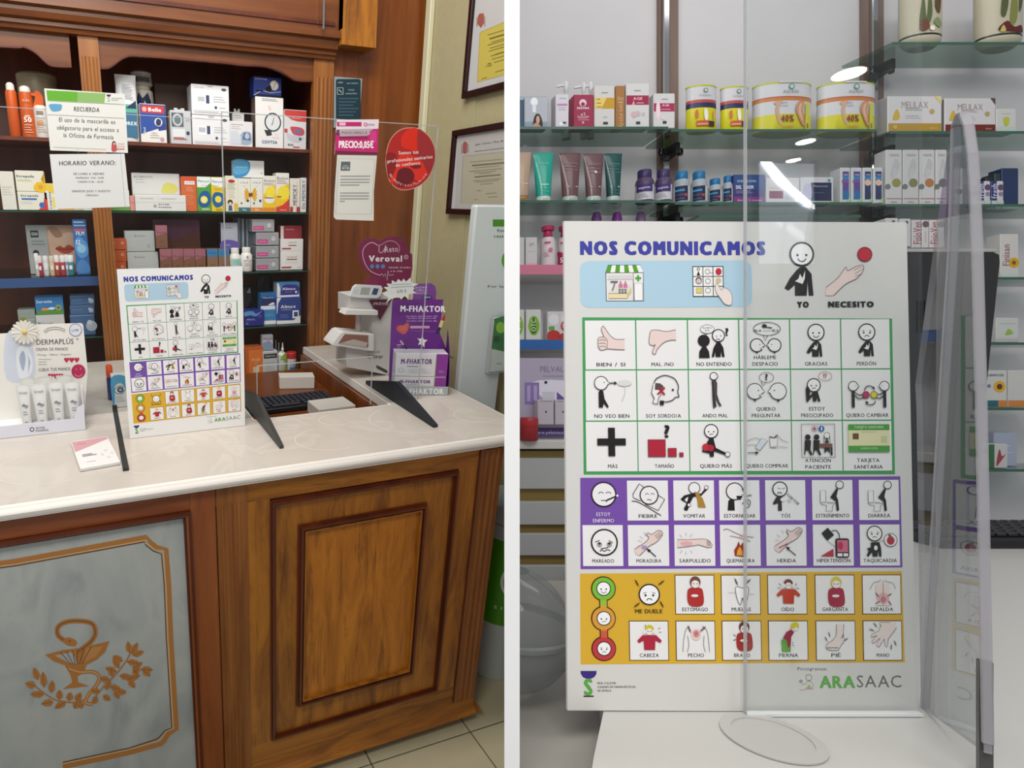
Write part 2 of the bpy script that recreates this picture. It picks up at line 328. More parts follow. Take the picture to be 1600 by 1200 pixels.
def arm_hand(g, x, y, s, a):     # open hand with four fingers at the end of a forearm, pointing at angle a
    ca, sa = math.cos(math.radians(a)), math.sin(math.radians(a)); tr = lambda p, q: (x+s*(p*ca-q*sa), y+s*(p*sa+q*ca))
    P = [(-1.6, -.34), (-.3, -.24), (.1, -.4), (.1, -.75), (.32, -.72), (.5, -.42), (1.15, -.36), (1.3, -.22), (1.38, -.05), (1.32, .12), (1.1, .24), (.6, .36), (.1, .34), (-.4, .26), (-1.6, .38)]
    Q = [tr(*p) for p in P]; g.F(Q, SK, sm=True); g.lay += 1; g.L(Q, .055*s, '#7d6d6a', sm=True)
    for k in (-.14, .02, .16): g.L([tr(.6, k), tr(1.25, k+.01)], .045*s, '#7d6d6a')
    g.lay -= 1
def person(g, x, y, s, top, hair, pose='in', legs=None):   # small pupil figure: x = centre, y = top of the head, s = full height
    r = .17*s; hy = y+.2*s
    if pose == 'up': g.F([(x-.5*s, y+.62*s), (x-.28*s, y+.4*s), (x+.28*s, y+.4*s), (x+.5*s, y+.62*s), (x+.44*s, y+.72*s), (x+.24*s, y+.62*s), (x+.22*s, y+s), (x-.22*s, y+s), (x-.24*s, y+.62*s), (x-.44*s, y+.72*s)], top, sm=False)
    else: g.F([(x-.14*s, y+.38*s), (x+.14*s, y+.38*s), (x+.27*s, y+.5*s), (x+.26*s, y+s), (x-.22*s, y+s), (x-.28*s, y+.52*s)], top, sm=True)
    g.lay += 1; g.E(x, hy-.02*s, r*1.12, r*1.2, hair)
    g.lay += 1; g.E(x, hy+.05*s, r*.82, r*.8, '#f7efec'); g.lay += 1
    g.L([(x-.09*s, hy+.03*s), (x-.03*s, hy+.04*s)], .02*s, K); g.L([(x+.09*s, hy+.03*s), (x+.03*s, hy+.04*s)], .02*s, K)
    if pose == 'up':
        g.E(x-.2*s, hy+.05*s, .06*s, .1*s, '#f7efec'); g.E(x+.2*s, hy+.05*s, .06*s, .1*s, '#f7efec')
    else: g.E(x-.03*s, y+.66*s, .13*s, .05*s, '#f7efec')
    g.lay -= 3
def cap(g, t, x, y, h=8.2, c='#2c2828', w=None): g.T(t, x, y, h, c, w=w, wt=1, flip=-1)
def poster_heading():
    g = G2(); g.T('NOS COMUNICAMOS', 1064, 387.5, 19.5, '#4044a0', w=290, wt=3, flip=-1, rot=-.4, sp=.1)
    g.RR(918, 407, 1187, 480, 14, '#b3d3e4')
    g.lay = 2; g.o(880, 340, 4.444)
    # little pharmacy
    g.R(348, 372, 612, 578, K); g.lay = 3; g.R(352, 376, 608, 574, '#eeecea'); g.lay = 4
    g.R(362, 395, 535, 420, '#dcd7d6'); g.R(362, 430, 535, 560, '#ece6e6'); g.L([(358, 428), (538, 428), (538, 572)], 4, GRY); g.L([(540, 380), (540, 574)], 4, GRY)
    for i in range(8): g.F([(365+i*28, 327), (393+i*28, 327), (380+i*33, 378), (347+i*33, 378)], '#5aa02f' if i % 2 == 0 else '#f4f4f2')
    g.L([(365, 327), (590, 327), (612, 380), (348, 380)], 3, K, closed=True)
    g.R(566, 398, 580, 440, '#4fa23c'); g.R(552, 412, 594, 426, '#4fa23c'); g.R(545, 455, 603, 574, '#f6f6f6'); g.L([(545, 455), (603, 455), (603, 574), (545, 574)], 3, K, closed=True)
    g.F([(365, 520), (495, 520), (525, 470), (400, 470)], '#e4ded0'); g.R(365, 525, 495, 560, '#efdcb0'); g.F([(495, 525), (525, 480), (525, 525), (495, 560)], '#d9c690'); g.L([(365, 525), (495, 525), (495, 560), (365, 560)], 3, K, closed=True)
    g.lay = 5
    g.R(380, 437, 430, 452, '#6f7276'); g.L([(410, 452), (392, 505)], 10, '#7d8084')
    for x in (450, 483): g.F([(x-14, 485), (x-14, 462), (x-5, 452), (x-5, 438), (x+5, 438), (x+5, 452), (x+14, 462), (x+14, 485)], '#cf7d9d')
    for j in range(3):
        for i in range(3): g.R(435+i*20, 492+j*11, 450+i*20, 499+j*11, '#55595c')
    # grid and pointing hand
    g.lay = 2; g.R(952, 338, 1166, 550, '#f4f3f1'); g.lay = 3
    for i in range(4): g.L([(954+i*70, 338), (954+i*70, 550)], 5, K); g.L([(952, 340+i*69), (1166, 340+i*69)], 5, K)
    g.lay = 4; g.O(992, 357, 9, 3, K); g.F([(980, 402), (992, 370), (1004, 402)], K); g.O(1055, 375, 16, 3, GRY); g.L([(1068, 385), (1090, 385)], 3, GRY)
    g.E(1132, 376, 21, 24, '#c62f3f'); g.O(993, 440, 20, 3, K, '#d5cac6'); g.A(993, 436, 18, 180, 360, 8, '#6d4a44'); g.O(1057, 441, 17, 3, GRY); g.R(975, 488, 1013, 525, '#e0d070'); g.L([(975, 488), (1013, 488), (1013, 525), (975, 525)], 2, K, closed=True); g.O(1056, 505, 18, 3, GRY)
    g.E(1130, 437, 20, 18, '#d8c48e'); g.lay = 5
    H = [(1110, 462), (1122, 462), (1150, 505), (1160, 490), (1180, 492), (1205, 510), (1221, 545), (1215, 606), (1170, 600), (1140, 560), (1112, 520), (1106, 480)]
    g.F(H, '#f2e4de', sm=True); g.lay = 6; g.L(H, 3, GRY, sm=True, closed=True)
    # YO / NECESITO
    g.lay = 2; g.o(1120, 340, 4.444); face(g, 645, 258, 80, 13); man(g, 650, 345, 200)
    g.T('YO', 647, 607, 36, K, w=82, wt=3, flip=-1); g.T('NECESITO', 979, 607, 36, K, w=316, wt=3, flip=-1)
    A = [(808, 490), (890, 425), (930, 372), (950, 350), (960, 375), (1010, 350), (1062, 335), (1072, 350), (1062, 385), (1030, 420), (1010, 435), (940, 470), (860, 545)]
    g.F(A+[(805, 545)], SK, sm=False); g.lay = 3; g.L(A, 4, '#6d5f5c', sm=True); g.L([(1062, 345), (1000, 372)], 3, '#6d5f5c'); g.L([(1068, 362), (1010, 395)], 3, '#6d5f5c'); g.L([(1050, 398), (1010, 415)], 3, '#6d5f5c')
    g.lay = 2; g.O(1081, 262, 49, 6, '#7a2030', RED); return g
GC = [('BIEN / SI',), ('MAL /NO',), ('NO ENTIENDO',), ('HÁBLEME', 'DESPACIO'), ('GRACIAS',), ('PERDÓN',), ('NO VEO BIEN',), ('SOY SORDO/A',), ('ANDO MAL',), ('QUIERO', 'PREGUNTAR'), ('ESTOY', 'PREOCUPADO'), ('QUIERO CAMBIAR',), ('MÁS',), ('TAMAÑO',), ('QUIERO MÁS',), ('QUIERO COMPRAR',), ('ATENCIÓN', 'PACIENTE'), ('TARJETA', 'SANITARIA')]
def poster_green():
    g = G2(); gr = '#46a05c'; g.F([(920.5, 495), (1404.6, 499), (1405, 742), (918.5, 741)], gr); g.lay = 2
    X = [923, 1004, 1085, 1165, 1244.5, 1324, 1401]; Y = [499, 577.5, 657.5, 737]
    for j in range(3):
        for i in range(6):
            g.R(X[i]+(1 if i else 1.5)-j*(.8 if i == 0 else .2), Y[j]+1, X[i+1]-1, Y[j+1]-1, '#f2f0ef'); t = GC[j*6+i]; xc = (X[i]+X[i+1])/2; g.lay = 3
            for q, s in enumerate(t): cap(g, s, xc+.5, [569, 649.5, 728][j]-(len(t)-1-q)*10.2+(2 if j == 2 and len(t) > 1 else 0), 5.6, w=min(len(s)*5.0, 66))
            g.lay = 2
    g.lay = 4; g.o(880, 340, 4.444)
    A = [(470, 842), (410, 842), (370, 815), (335, 765), (322, 750), (310, 775), (322, 810), (325, 825), (300, 828), (285, 842), (288, 900), (310, 918), (350, 908), (400, 912), (470, 915)]
    g.F(A, SK, sm=False); g.lay = 5; g.L(A, 4, '#7d6d6a', sm=True)
    for y in (845, 868, 890): g.L([(290, y+5), (320, y), (340, y+8)], 4, '#7d6d6a', sm=True)
    g.L([(325, 825), (350, 850), (345, 905)], 4, '#7d6d6a', sm=True)
    A = [(828, 778), (760, 790), (700, 780), (655, 785), (643, 830), (642, 875), (670, 888), (683, 880), (662, 930), (672, 948), (685, 942), (695, 915), (740, 868), (790, 850), (828, 850)]
    g.lay = 4; g.F(A, SK, sm=False); g.lay = 5; g.L(A, 4, '#7d6d6a', sm=True)
    g.D(1020, 855, 42, K); g.F([(985, 975), (988, 930), (1010, 895), (1035, 895), (1055, 930), (1060, 975)], K); g.O(1122, 820, 42, 7, K, '#f4f2f0'); g.lay = 6; g.D(1108, 825, 4, K); g.D(1138, 822, 4, K); g.L([(1105, 848), (1118, 842), (1132, 850)], 5, K); g.lay = 5
    g.F([(1073, 968), (1085, 910), (1110, 862), (1132, 862), (1155, 905), (1163, 968), (1145, 968), (1138, 930), (1135, 968), (1100, 968), (1098, 930), (1090, 968)], K)
    g.E(1045, 775, 48, 30, '#f2f0ef'); g.L([(1045+48*math.cos(i*.35), 775+30*math.sin(i*.35)) for i in range(18)], 3, K, closed=True); g.L([(1030, 803), (1025, 822), (1045, 805)], 3, K); g.T('BLABLA', 1045, 766, 11, K, w=60, flip=-1); g.T('BLA', 1045, 784, 11, K, flip=-1)
    g.T('?', 1181, 795, 50, K, wt=2, flip=-1)
    g.o(1120, 340, 4.444)
    def bub(x, y, rx, ry, c=K, w=4): g.L([(x+rx*math.cos(i*.3142), y+ry*math.sin(i*.3142)) for i in range(20)], w, c, closed=True)
    def prof(x, y, r, d, mouth): 
        g.O(x, y, r, 7, K, '#f4f2f0'); g.lay += 1; g.F([(x+d*r*.9, y-r*.3), (x+d*r*1.3, y+r*.05), (x+d*r*.9, y+r*.3)], '#f4f2f0'); g.L([(x+d*r*.92, y-r*.3), (x+d*r*1.28, y+r*.05), (x+d*r*.92, y+r*.25)], 6, K); g.D(x+d*r*.45, y-r*.1, r*.08, K)
        if mouth: g.F([(x+d*r*.95, y+r*.3), (x+d*r*.45, y+r*.5), (x+d*r*.8, y+r*.75)], K); g.lay += 1; g.F([(x+d*r*1.0, y+r*.38), (x+d*r*.55, y+r*.52), (x+d*r*.86, y+r*.68)], '#f4f2f0'); g.lay -= 1
        g.R(x-r*.13, y+r, x+r*.13, y+r*1.25, K); g.lay -= 1
    bub(392, 775, 94, 46); g.L([(368, 820), (380, 855), (398, 820)], 4, K); g.T('BLA', 330, 786, 15, K, flip=-1, w=48); g.T('BLA', 452, 786, 15, K, flip=-1, w=44); g.L([(362, 788), (425, 788)], 2, K); g.E(375, 755, 17, 13, K); g.L([(385, 762), (428, 768)], 8, '#555')
    prof(320, 888, 45, 1, 1); prof(442, 888, 45, -1, 0)
    face(g, 731, 800, 56, 8); man(g, 733, 858, 110); face(g, 1082, 800, 56, 8, -1); man(g, 1090, 858, 108)
    g.o(900, 570, 5.714)
    prof(272, 160, 60, 1, 0); g.F([(248, 378), (248, 240), (262, 224), (290, 230), (300, 300), (337, 370), (325, 382), (290, 340), (285, 378)], K); g.L([(345, 160), (395, 160)], 9, K); g.F([(390, 143), (416, 160), (390, 177)], K); g.E(480, 160, 65, 28, '#e3dfdd'); g.L([(480, 190), (485, 240), (455, 320)], 6, '#cfcac8', sm=True)
    Q = [(735, 190), (760, 130), (810, 100), (860, 95), (930, 125), (962, 190), (955, 240), (965, 285), (935, 288), (905, 315), (850, 330), (800, 320)]
    g.L(Q, 8, K, sm=True); g.D(912, 222, 10, K); g.F([(720, 250), (735, 180), (755, 150), (790, 160), (800, 200), (800, 250), (800, 290), (775, 345), (735, 340), (745, 300)], '#f4f2f0'); g.lay = 6; g.L([(735, 180), (720, 250), (745, 300), (728, 340), (770, 352), (780, 300), (805, 260)], 6, K); g.F([(755, 160), (800, 165), (830, 190), (800, 225), (750, 220)], '#55504f'); g.lay = 7
    g.L([(775, 200), (838, 265)], 17, '#b0243a'); g.L([(838, 200), (772, 265)], 17, '#b0243a'); g.R(792, 318, 828, 358, K); g.lay = 5
    prof(1278, 102, 33, 1, 0); g.F([(1262, 140), (1295, 135), (1308, 165), (1305, 260), (1325, 330), (1345, 365), (1325, 372), (1290, 300), (1300, 375), (1268, 380), (1262, 280)], '#4a4648'); g.L([(1262, 150), (1275, 250), (1275, 390)], 9, K)
    g.R(326, 558, 387, 812, K); g.R(228, 654, 483, 716, K)
    g.T('?', 852, 592, 106, K, wt=2, flip=-1)
    for x0, y0, x1, y1 in ((680, 664, 838, 820), (857, 741, 935, 820), (958, 781, 996, 820)): g.R(x0, y0, x1, y1, '#704048'); g.lay = 6; g.R(x0+4, y0+4, x1-4, y1-4, '#b5253c'); g.lay = 5
    face(g, 1246, 592, 60, 9, 0); g.F([(1230, 655), (1265, 655), (1285, 740), (1375, 785), (1365, 805), (1270, 770), (1265, 820), (1230, 820), (1228, 790), (1160, 775), (1170, 755)], K); g.lay = 7; g.D(1195, 735, 33, '#c33040'); g.D(1238, 742, 30, '#b4283a'); g.O(1388, 798, 22, 5, K, '#f4f2f0'); g.lay = 5
    g.o(1160, 570, 5.714)
    bub(262, 115, 64, 45); g.L([(215, 150), (230, 188), (255, 160)], 5, K); g.T('?', 262, 112, 52, K, wt=2, flip=-1); prof(155, 238, 70, 1, 1); prof(362, 238, 74, -1, 0)
    face(g, 680, 185, 58, 9, 0); g.F([(612, 330), (608, 215), (625, 185), (650, 230), (640, 280), (680, 245), (715, 242), (738, 330), (715, 330), (705, 290), (700, 330), (672, 330), (668, 280), (625, 335)], K); bub(783, 105, 60, 40, '#9a7a78'); g.T('!?', 783, 102, 42, '#b0243a', wt=1, flip=-1)
    prof(1030, 195, 42, 1, 0); prof(1307, 195, 42, -1, 0); g.R(1015, 240, 1042, 385, K); g.R(1295, 240, 1322, 385, K)
    for P in ([(1040, 250), (1080, 275), (1120, 272)], [(1040, 275), (1075, 308), (1130, 298)], [(1297, 250), (1270, 268), (1230, 270)], [(1297, 280), (1265, 305), (1225, 298)]): g.L(P, 9, K)
    g.O(1142, 273, 30, 5, K, '#c23a5c'); g.O(1212, 273, 30, 5, K, '#dcd23c'); g.A(1172, 235, 42, 180, 330, 8, K, ry=42); g.F([(1195, 205), (1222, 235), (1215, 198)], K); g.A(1180, 325, 45, 0, 150, 8, K, ry=38); g.F([(1135, 328), (1165, 335), (1145, 362)], K)
    for P in ([(75, 685), (140, 655), (190, 665), (225, 690)], [(75, 718), (150, 715), (195, 745)], [(445, 695), (395, 675), (350, 635), (320, 640)], [(438, 740), (370, 732), (300, 740)]): g.L(P, 4, GRY, sm=True)
    g.F([(150, 740), (205, 655), (262, 675), (190, 765)], '#dfe4ea'); g.L([(150, 740), (205, 655), (262, 675), (190, 765)], 4, '#6b6f78', closed=True); g.R(280, 660, 345, 735, '#f4f2f0'); g.L([(275, 655), (350, 650), (345, 725), (285, 735)], 4, K, closed=True); g.L([(275, 640), (318, 655), (350, 625)], 8, K); g.L([(80, 785), (155, 785)], 6, K); g.F([(150, 770), (182, 785), (150, 802)], K)
    g.L([(562, 532), (858, 532), (858, 828), (562, 828)], 5, K, closed=True)
    for x in (618, 696): g.D(x, 648, 25, K); g.F([(x-28, 675), (x+28, 675), (x+22, 760), (x+40, 805), (x+20, 808), (x, 765), (x-20, 765), (x-28, 808), (x-36, 805), (x-30, 740)], K)
    g.R(715, 705, 835, 740, '#7d5140'); g.R(818, 740, 835, 810, K); g.O(787, 632, 26, 4, K, '#f4f2f0'); g.L([(762, 640), (760, 700)], 4, K); g.L([(812, 640), (815, 700)], 4, K); g.F([(787, 650), (765, 700), (808, 700)], '#3a3a4c'); g.F([(765, 740), (810, 740), (815, 790), (790, 765), (760, 790)], K)
    g.O(678, 572, 25, 4, '#9a8a8a'); g.L([(663, 572), (693, 572)], 9, '#b03038'); g.L([(678, 557), (678, 587)], 9, '#b03038'); g.D(740, 572, 26, '#3563a8'); g.lay = 6; g.R(735, 556, 745, 588, '#ffffff'); g.lay = 5
    g.R(978, 535, 1343, 588, '#4d9f3c'); g.R(978, 588, 1343, 725, '#e8e2b4'); g.R(978, 725, 1343, 780, '#4d9f3c'); g.lay = 6; g.R(1015, 615, 1068, 668, '#6b4a30'); g.R(1095, 600, 1230, 607, '#c9c4a0'); g.R(1265, 640, 1320, 700, '#cdd09e'); g.T('TARJETA SANITARIA', 1160, 560, 22, '#e9f2dc', w=260, flip=-1, wt=0); g.T('ANDALUCIA', 1160, 748, 18, '#d4e6c2', w=150, flip=-1, wt=0)
    return g
def poster_purple():
    g = G2(); g.F([(913, 746), (1413, 745), (1414, 887), (911, 889)], '#7a51ac')
    C = [(915, 978), (986, 1050), (1058.5, 1122), (1130, 1193), (1202, 1264.5), (1275, 1338), (1348, 1410)]; g.lay = 2
    t = [['', 'FIEBRE', 'VOMITAR', 'ESTORNUDAR', 'TÓS', 'ESTREÑIMIENTO', 'DIARREA'], ['MAREADO', 'MORADURA', 'SARPULLIDO', 'QUEMADURA', 'HERIDA', 'HIPERTENSIÓN', 'TAQUICARDIA']]
    for j, (a, b) in enumerate(((750.5, 813), (820, 884))):
        for i, (x0, x1) in enumerate(C):
            if j or i: g.lay = 2; g.R(x0, a, x1, b, '#f4f2f2'); g.lay = 3; s = t[j][i]; cap(g, s, (x0+x1)/2, 806 if j == 0 else 876, 5.6, w=min(len(s)*4.9, 52))
    g.lay = 3; cap(g, 'ESTOY', 948, 803, 5.6, '#e8e0f2', 22); cap(g, 'ENFERMO', 948, 813, 5.6, '#e8e0f2', 33)
    g.lay = 4; g.o(900, 730, 5.714)
    def sleep(x, y, r, w, th=1):
        g.O(x, y, r, w, K, '#f6f4f4'); g.lay += 1; g.A(x-r*.22, y+r*.02, r*.22, 200, 330, w*.5, K); g.A(x+r*.38, y+r*.02, r*.22, 210, 340, w*.5, K); g.L([(x-r*.25, y+r*.5), (x+r*.1, y+r*.5), (x+r*.25, y+r*.62)], w*.6, K, sm=True)
        if th: g.L([(x+r*.2, y+r*.5), (x+r*1.1, y+r*.12)], w*1.1, K); g.D(x+r*1.12, y+r*.1, r*.1, '#f6f4f4')
        g.lay -= 1
    sleep(280, 240, 108, 12)
    g.L([(540, 240), (600, 145), (640, 175)], 6, K); g.L([(540, 240), (545, 270), (610, 300)], 6, K); g.L([(770, 250), (825, 285), (765, 385), (650, 330)], 6, K); g.L([(530, 300), (600, 315), (790, 430)], 7, K, sm=True); sleep(685, 248, 80, 10, 0)
    g.O(1090, 185, 50, 7, K, '#f6f4f4'); g.F([(1040, 240), (1090, 225), (1150, 235), (1190, 185), (1205, 200), (1150, 255), (1080, 265), (1050, 320), (1030, 380), (1010, 390), (992, 372), (1020, 320), (985, 300), (965, 285), (1000, 250)], K); g.lay = 5; g.F([(1000, 290), (1020, 270), (1035, 265), (1022, 310)], '#f4f2f2'); g.O(1197, 180, 17, 5, K, '#f4f2f2'); g.O(1040, 335, 15, 4, K, '#f4f2f2'); g.F([(1090, 215), (1120, 225), (1165, 280), (1190, 358), (1120, 358), (1115, 290)], '#b3873a'); g.lay = 4
    g.O(1450, 215, 75, 9, K, '#f6f4f4'); g.F([(1385, 385), (1392, 300), (1410, 285), (1445, 290), (1448, 385)], K); g.lay = 5; g.F([(1525, 210), (1540, 245), (1500, 265)], '#f4f2f2'); g.L([(1515, 190), (1538, 240), (1510, 250)], 7, K); g.F([(1520, 255), (1462, 255), (1470, 285), (1500, 290)], K); g.L([(1545, 262), (1590, 245)], 4, K); g.T('ACHIS', 1575, 255, 13, '#55504f', rot=8, flip=-1); g.L([(1515, 330), (1550, 290), (1585, 300), (1580, 345), (1545, 370), (1530, 400)], 6, K, sm=True); g.L([(1540, 330), (1560, 305), (1570, 340)], 5, K, sm=True); g.lay = 4
    face(g, 277, 668, 115, 14, 0); g.lay = 5; 
    for x in (232, 320): g.O(x, 688, 20, 6, '#77716f'); g.O(x, 690, 8, 5, '#55504f')
    g.L([(195, 665), (235, 650)], 7, K); g.L([(315, 650), (352, 672)], 7, K); g.L([(235, 748), (255, 735), (275, 748), (300, 733), (328, 742)], 8, K, sm=True); g.lay = 4
    arm_hand(g, 690, 660, 98, -38); g.lay = 6; g.E(632, 712, 26, 17, '#a99cc8'); g.L([(735, 795), (680, 745)], 9, K); g.F([(650, 722), (692, 735), (672, 758)], K); ticks(g, 690, 680, 80, 120, (170, 195, 215, 240), 3, GRY); g.lay = 4
    g.F([(930, 645), (1030, 645), (1150, 638), (1200, 645), (1240, 690), (1235, 712), (1200, 715), (1120, 690), (1030, 705), (930, 715)], SK); g.L([(930, 645), (1030, 645), (1150, 638), (1200, 645)], 5, '#7d6d6a'); g.L([(930, 715), (1030, 705), (1120, 690), (1200, 715), (1235, 712), (1240, 690), (1200, 645)], 5, '#7d6d6a'); g.lay = 5; g.E(1010, 680, 55, 20, '#ecb0b4')
    for k in range(4): g.L([(1190, 655+k*13), (1225, 662+k*12)], 5, '#7d6d6a')
    ticks(g, 1010, 680, 70, 100, (235, 268, 300, 60, 95, 125), 3, GRY); g.lay = 4
    g.L([(1340, 560), (1375, 550), (1430, 575), (1510, 610), (1610, 625)], 5, '#7d6d6a', sm=True); g.L([(1400, 612), (1470, 625), (1580, 660)], 5, '#7d6d6a', sm=True); g.E(1520, 625, 40, 14, '#eab6b2')
    g.F([(1440, 790), (1435, 740), (1460, 700), (1475, 660), (1490, 700), (1520, 665), (1535, 730), (1545, 770), (1520, 800)], '#9c3a22'); g.lay = 5; g.F([(1455, 785), (1462, 740), (1485, 705), (1505, 745), (1510, 785)], '#f0a83c'); g.lay = 4
    g.o(1160, 730, 5.714)
    g.O(366, 196, 64, 10, K, '#f6f4f4'); g.L([(345, 185), (375, 195)], 5, K); g.L([(385, 195), (415, 185)], 5, K); g.E(362, 232, 22, 11, K); g.lay = 5; g.E(362, 234, 15, 6, '#e9e5e3'); g.lay = 4
    g.F([(335, 265), (385, 262), (400, 290), (380, 310), (382, 388), (346, 388), (348, 320), (305, 335), (302, 320), (322, 285)], K); g.lay = 5; g.E(390, 288, 22, 18, '#f4f2f2'); g.T('COF', 455, 262, 22, K, rot=-45, flip=-1); g.T('COF', 508, 310, 22, K, rot=-45, flip=-1); g.L([(430, 300), (450, 320), (465, 300), (440, 290)], 4, GRY, closed=True); g.lay = 4
    for dx, dy in ((0, 0), (425, 3)):
        g.O(898+dx, 158+dy, 34, 7, K, '#f4f2f2'); g.F([(868+dx, 190+dy), (885+dx, 195+dy), (868+dx, 260+dy), (882+dx, 295+dy), (890+dx, 385+dy), (868+dx, 392+dy), (860+dx, 305+dy), (812+dx, 270+dy)], K)
        g.R(724+dx, 210+dy, 770+dx, 315+dy, '#f4f2f2'); g.L([(724+dx, 210+dy), (772+dx, 210+dy), (772+dx, 312+dy), (724+dx, 312+dy)], 5, '#55504f', closed=True); g.L([(722+dx, 320+dy), (740+dx, 335+dy), (780+dx, 340+dy), (772+dx, 392+dy), (830+dx, 392+dy), (832+dx, 345+dy), (862+dx, 320+dy), (780+dx, 315+dy)], 5, '#66605f')
    arm_hand(g, 450, 635, 96, -38); g.lay = 6; g.L([(345, 720), (385, 700), (425, 680)], 9, '#9c4a4a'); g.L([(495, 785), (430, 730)], 8, K); g.F([(408, 708), (445, 715), (425, 742)], K); ticks(g, 430, 660, 80, 120, (185, 210, 240, 265), 3, GRY); g.lay = 4
    g.F([(728, 590), (785, 540), (840, 605), (778, 655)], K); g.L([(820, 570), (860, 565), (885, 600), (888, 640)], 7, K, sm=True); g.L([(778, 655), (855, 715)], 4, GRY); g.RR(850, 635, 972, 808, 20, K); g.lay = 5; g.R(866, 650, 960, 758, '#d4708c'); g.R(866, 768, 910, 795, '#f4f2f2'); g.R(920, 768, 960, 795, '#f4f2f2'); g.lay = 6; g.E(893, 700, 22, 36, '#c02c48'); g.lay = 4; g.F([(718, 795), (832, 730), (832, 795)], '#c32c44'); g.L([(718, 795), (832, 730), (832, 795)], 4, K, closed=True)
    face(g, 1199, 592, 66, 9, -1); g.F([(1165, 672), (1240, 668), (1255, 720), (1258, 798), (1235, 798), (1230, 740), (1222, 798), (1178, 798), (1175, 755), (1140, 800), (1125, 790), (1145, 745), (1128, 725), (1165, 715)], K); g.lay = 5; g.E(1207, 720, 16, 22, '#f4f2f2'); g.lay = 4; g.O(1340, 650, 58, 6, '#6b6564', '#f4f2f2'); g.lay = 5; g.E(1340, 655, 34, 38, '#bf2c3a'); g.F([(1315, 610), (1330, 595), (1350, 612), (1340, 635)], '#6b6f6a'); g.L([(1240, 665), (1282, 652)], 4, '#9a7a78')
    return g
def poster_yellow():
    g = G2(); g.F([(910, 896), (1413, 893), (1415, 1035), (908.5, 1038)], '#e2b233')
    C = [(985, 1047), (1058, 1120), (1130, 1192), (1202.5, 1264.5), (1276.5, 1338.5), (1350, 1411)]
    t = [['', 'ESTÓMAGO', 'MUELAS', 'OÍDO', 'GARGANTA', 'ESPALDA'], ['CABEZA', 'PECHO', 'BRAZO', 'PIERNA', 'PIÉ', 'MANO']]
    for j, (a, b) in enumerate(((898, 960), (969.5, 1032))):
        for i, (x0, x1) in enumerate(C):
            if j or i: g.lay = 2; g.R(x0, a, x1, b, '#4a3420'); g.lay = 3; g.R(x0+1.2, a+1.2, x1-1.2, b-1.2, '#f5f3f2'); g.lay = 4; s = t[j][i]; cap(g, s, (x0+x1)/2, 952 if j == 0 else 1023.5, 5.6, w=min(len(s)*5, 40))
    g.lay = 3; g.o(880, 880, 5.333)
    for x, y, c in ((352, 210, '#7fc23c'), (348, 458, '#e0963c'), (346, 710, '#c83c40')):
        g.D(x, y, 104, '#4a2420')
    g.R(315, 250, 385, 660, '#4a2420'); g.lay = 4
    g.R(323, 260, 377, 350, '#a4c23c'); g.R(323, 350, 377, 430, '#ccae3c'); g.R(323, 470, 377, 560, '#dc8a3a'); g.R(323, 560, 377, 660, '#d4603c')
    for x, y, c in ((352, 210, '#7fc23c'), (348, 458, '#e0a03c'), (346, 710, '#c83c40')): g.lay = 5; g.D(x, y, 95, c)
    g.lay = 6; face(g, 352, 208, 57, 7, 1, '#ffffff'); face(g, 350, 456, 57, 7, 0, '#ffffff'); face(g, 347, 708, 57, 7, -1, '#ffffff')
    g.lay = 4; face(g, 733, 258, 84, 11, -1, '#ffffff'); bolt(g, 632, 162, 38, 50); bolt(g, 835, 160, 38, -50); bolt(g, 628, 345, 38, -50); bolt(g, 836, 340, 38, 50); cap(g, 'ME DUELE', 726, 397, 32, K, 228)
    g.lay = 5; person(g, 1116, 112, 235, '#b8322f', '#7a4a3c'); 
    g.F([(1450, 205), (1475, 195), (1510, 205), (1545, 195), (1560, 215), (1545, 300), (1525, 350), (1512, 290), (1500, 290), (1488, 345), (1462, 290)], '#fbfbfb', sm=True); g.lay = 6; g.L([(1450, 205), (1475, 195), (1510, 205), (1545, 195), (1560, 215), (1545, 300), (1525, 350), (1508, 285), (1488, 345), (1462, 290)], 5, '#6b6564', sm=True, closed=True); bolt(g, 1458, 152, 38, 55, '#4c4648'); bolt(g, 1555, 152, 38, -55, '#4c4648'); g.L([(1390, 243), (1450, 245)], 3, '#c09a98'); g.L([(1565, 255), (1605, 258)], 3, '#c09a98'); g.lay = 5
    person(g, 727, 515, 205, '#b52540', '#d9c62c', 'up'); bolt(g, 695, 520, 16, 70, K); bolt(g, 810, 540, 14, -40, K); bolt(g, 818, 572, 14, -15, K)
    g.L([(1060, 520), (1030, 555), (1012, 640), (1005, 735)], 5, GRY, sm=True); g.L([(1045, 600), (1055, 680), (1040, 735)], 5, GRY, sm=True); g.L([(1170, 520), (1205, 555), (1220, 640), (1226, 735)], 5, GRY, sm=True); g.L([(1182, 600), (1178, 680), (1192, 735)], 5, GRY, sm=True)
    g.E(1117, 590, 42, 48, '#f2dcd8'); g.lay = 6; g.E(1117, 585, 28, 32, '#dd9c9a'); g.lay = 7; g.E(1115, 582, 13, 16, '#cc7674'); bolt(g, 1060, 545, 38, 55, '#5a3440'); bolt(g, 1172, 545, 38, -55, '#5a3440'); g.lay = 5
    g.o(1140, 880, 5.333); person(g, 130, 487, 232, '#a8342e', '#6a3a34'); g.L([(40, 590), (58, 605)], 5, K); g.L([(38, 640), (60, 632)], 5, K)
    person(g, 503, 135, 200, '#c8452f', '#7a4a34', 'up'); 
    for x, y, a in ((435, 175, 60), (425, 205, 0), (568, 175, -60), (580, 207, 0)): g.L([(x-12*math.cos(math.radians(a)), y-12*math.sin(math.radians(a))), (x+12*math.cos(math.radians(a)), y+12*math.sin(math.radians(a)))], 4, K)
    person(g, 900, 115, 235, '#a82440', '#e0cc44')
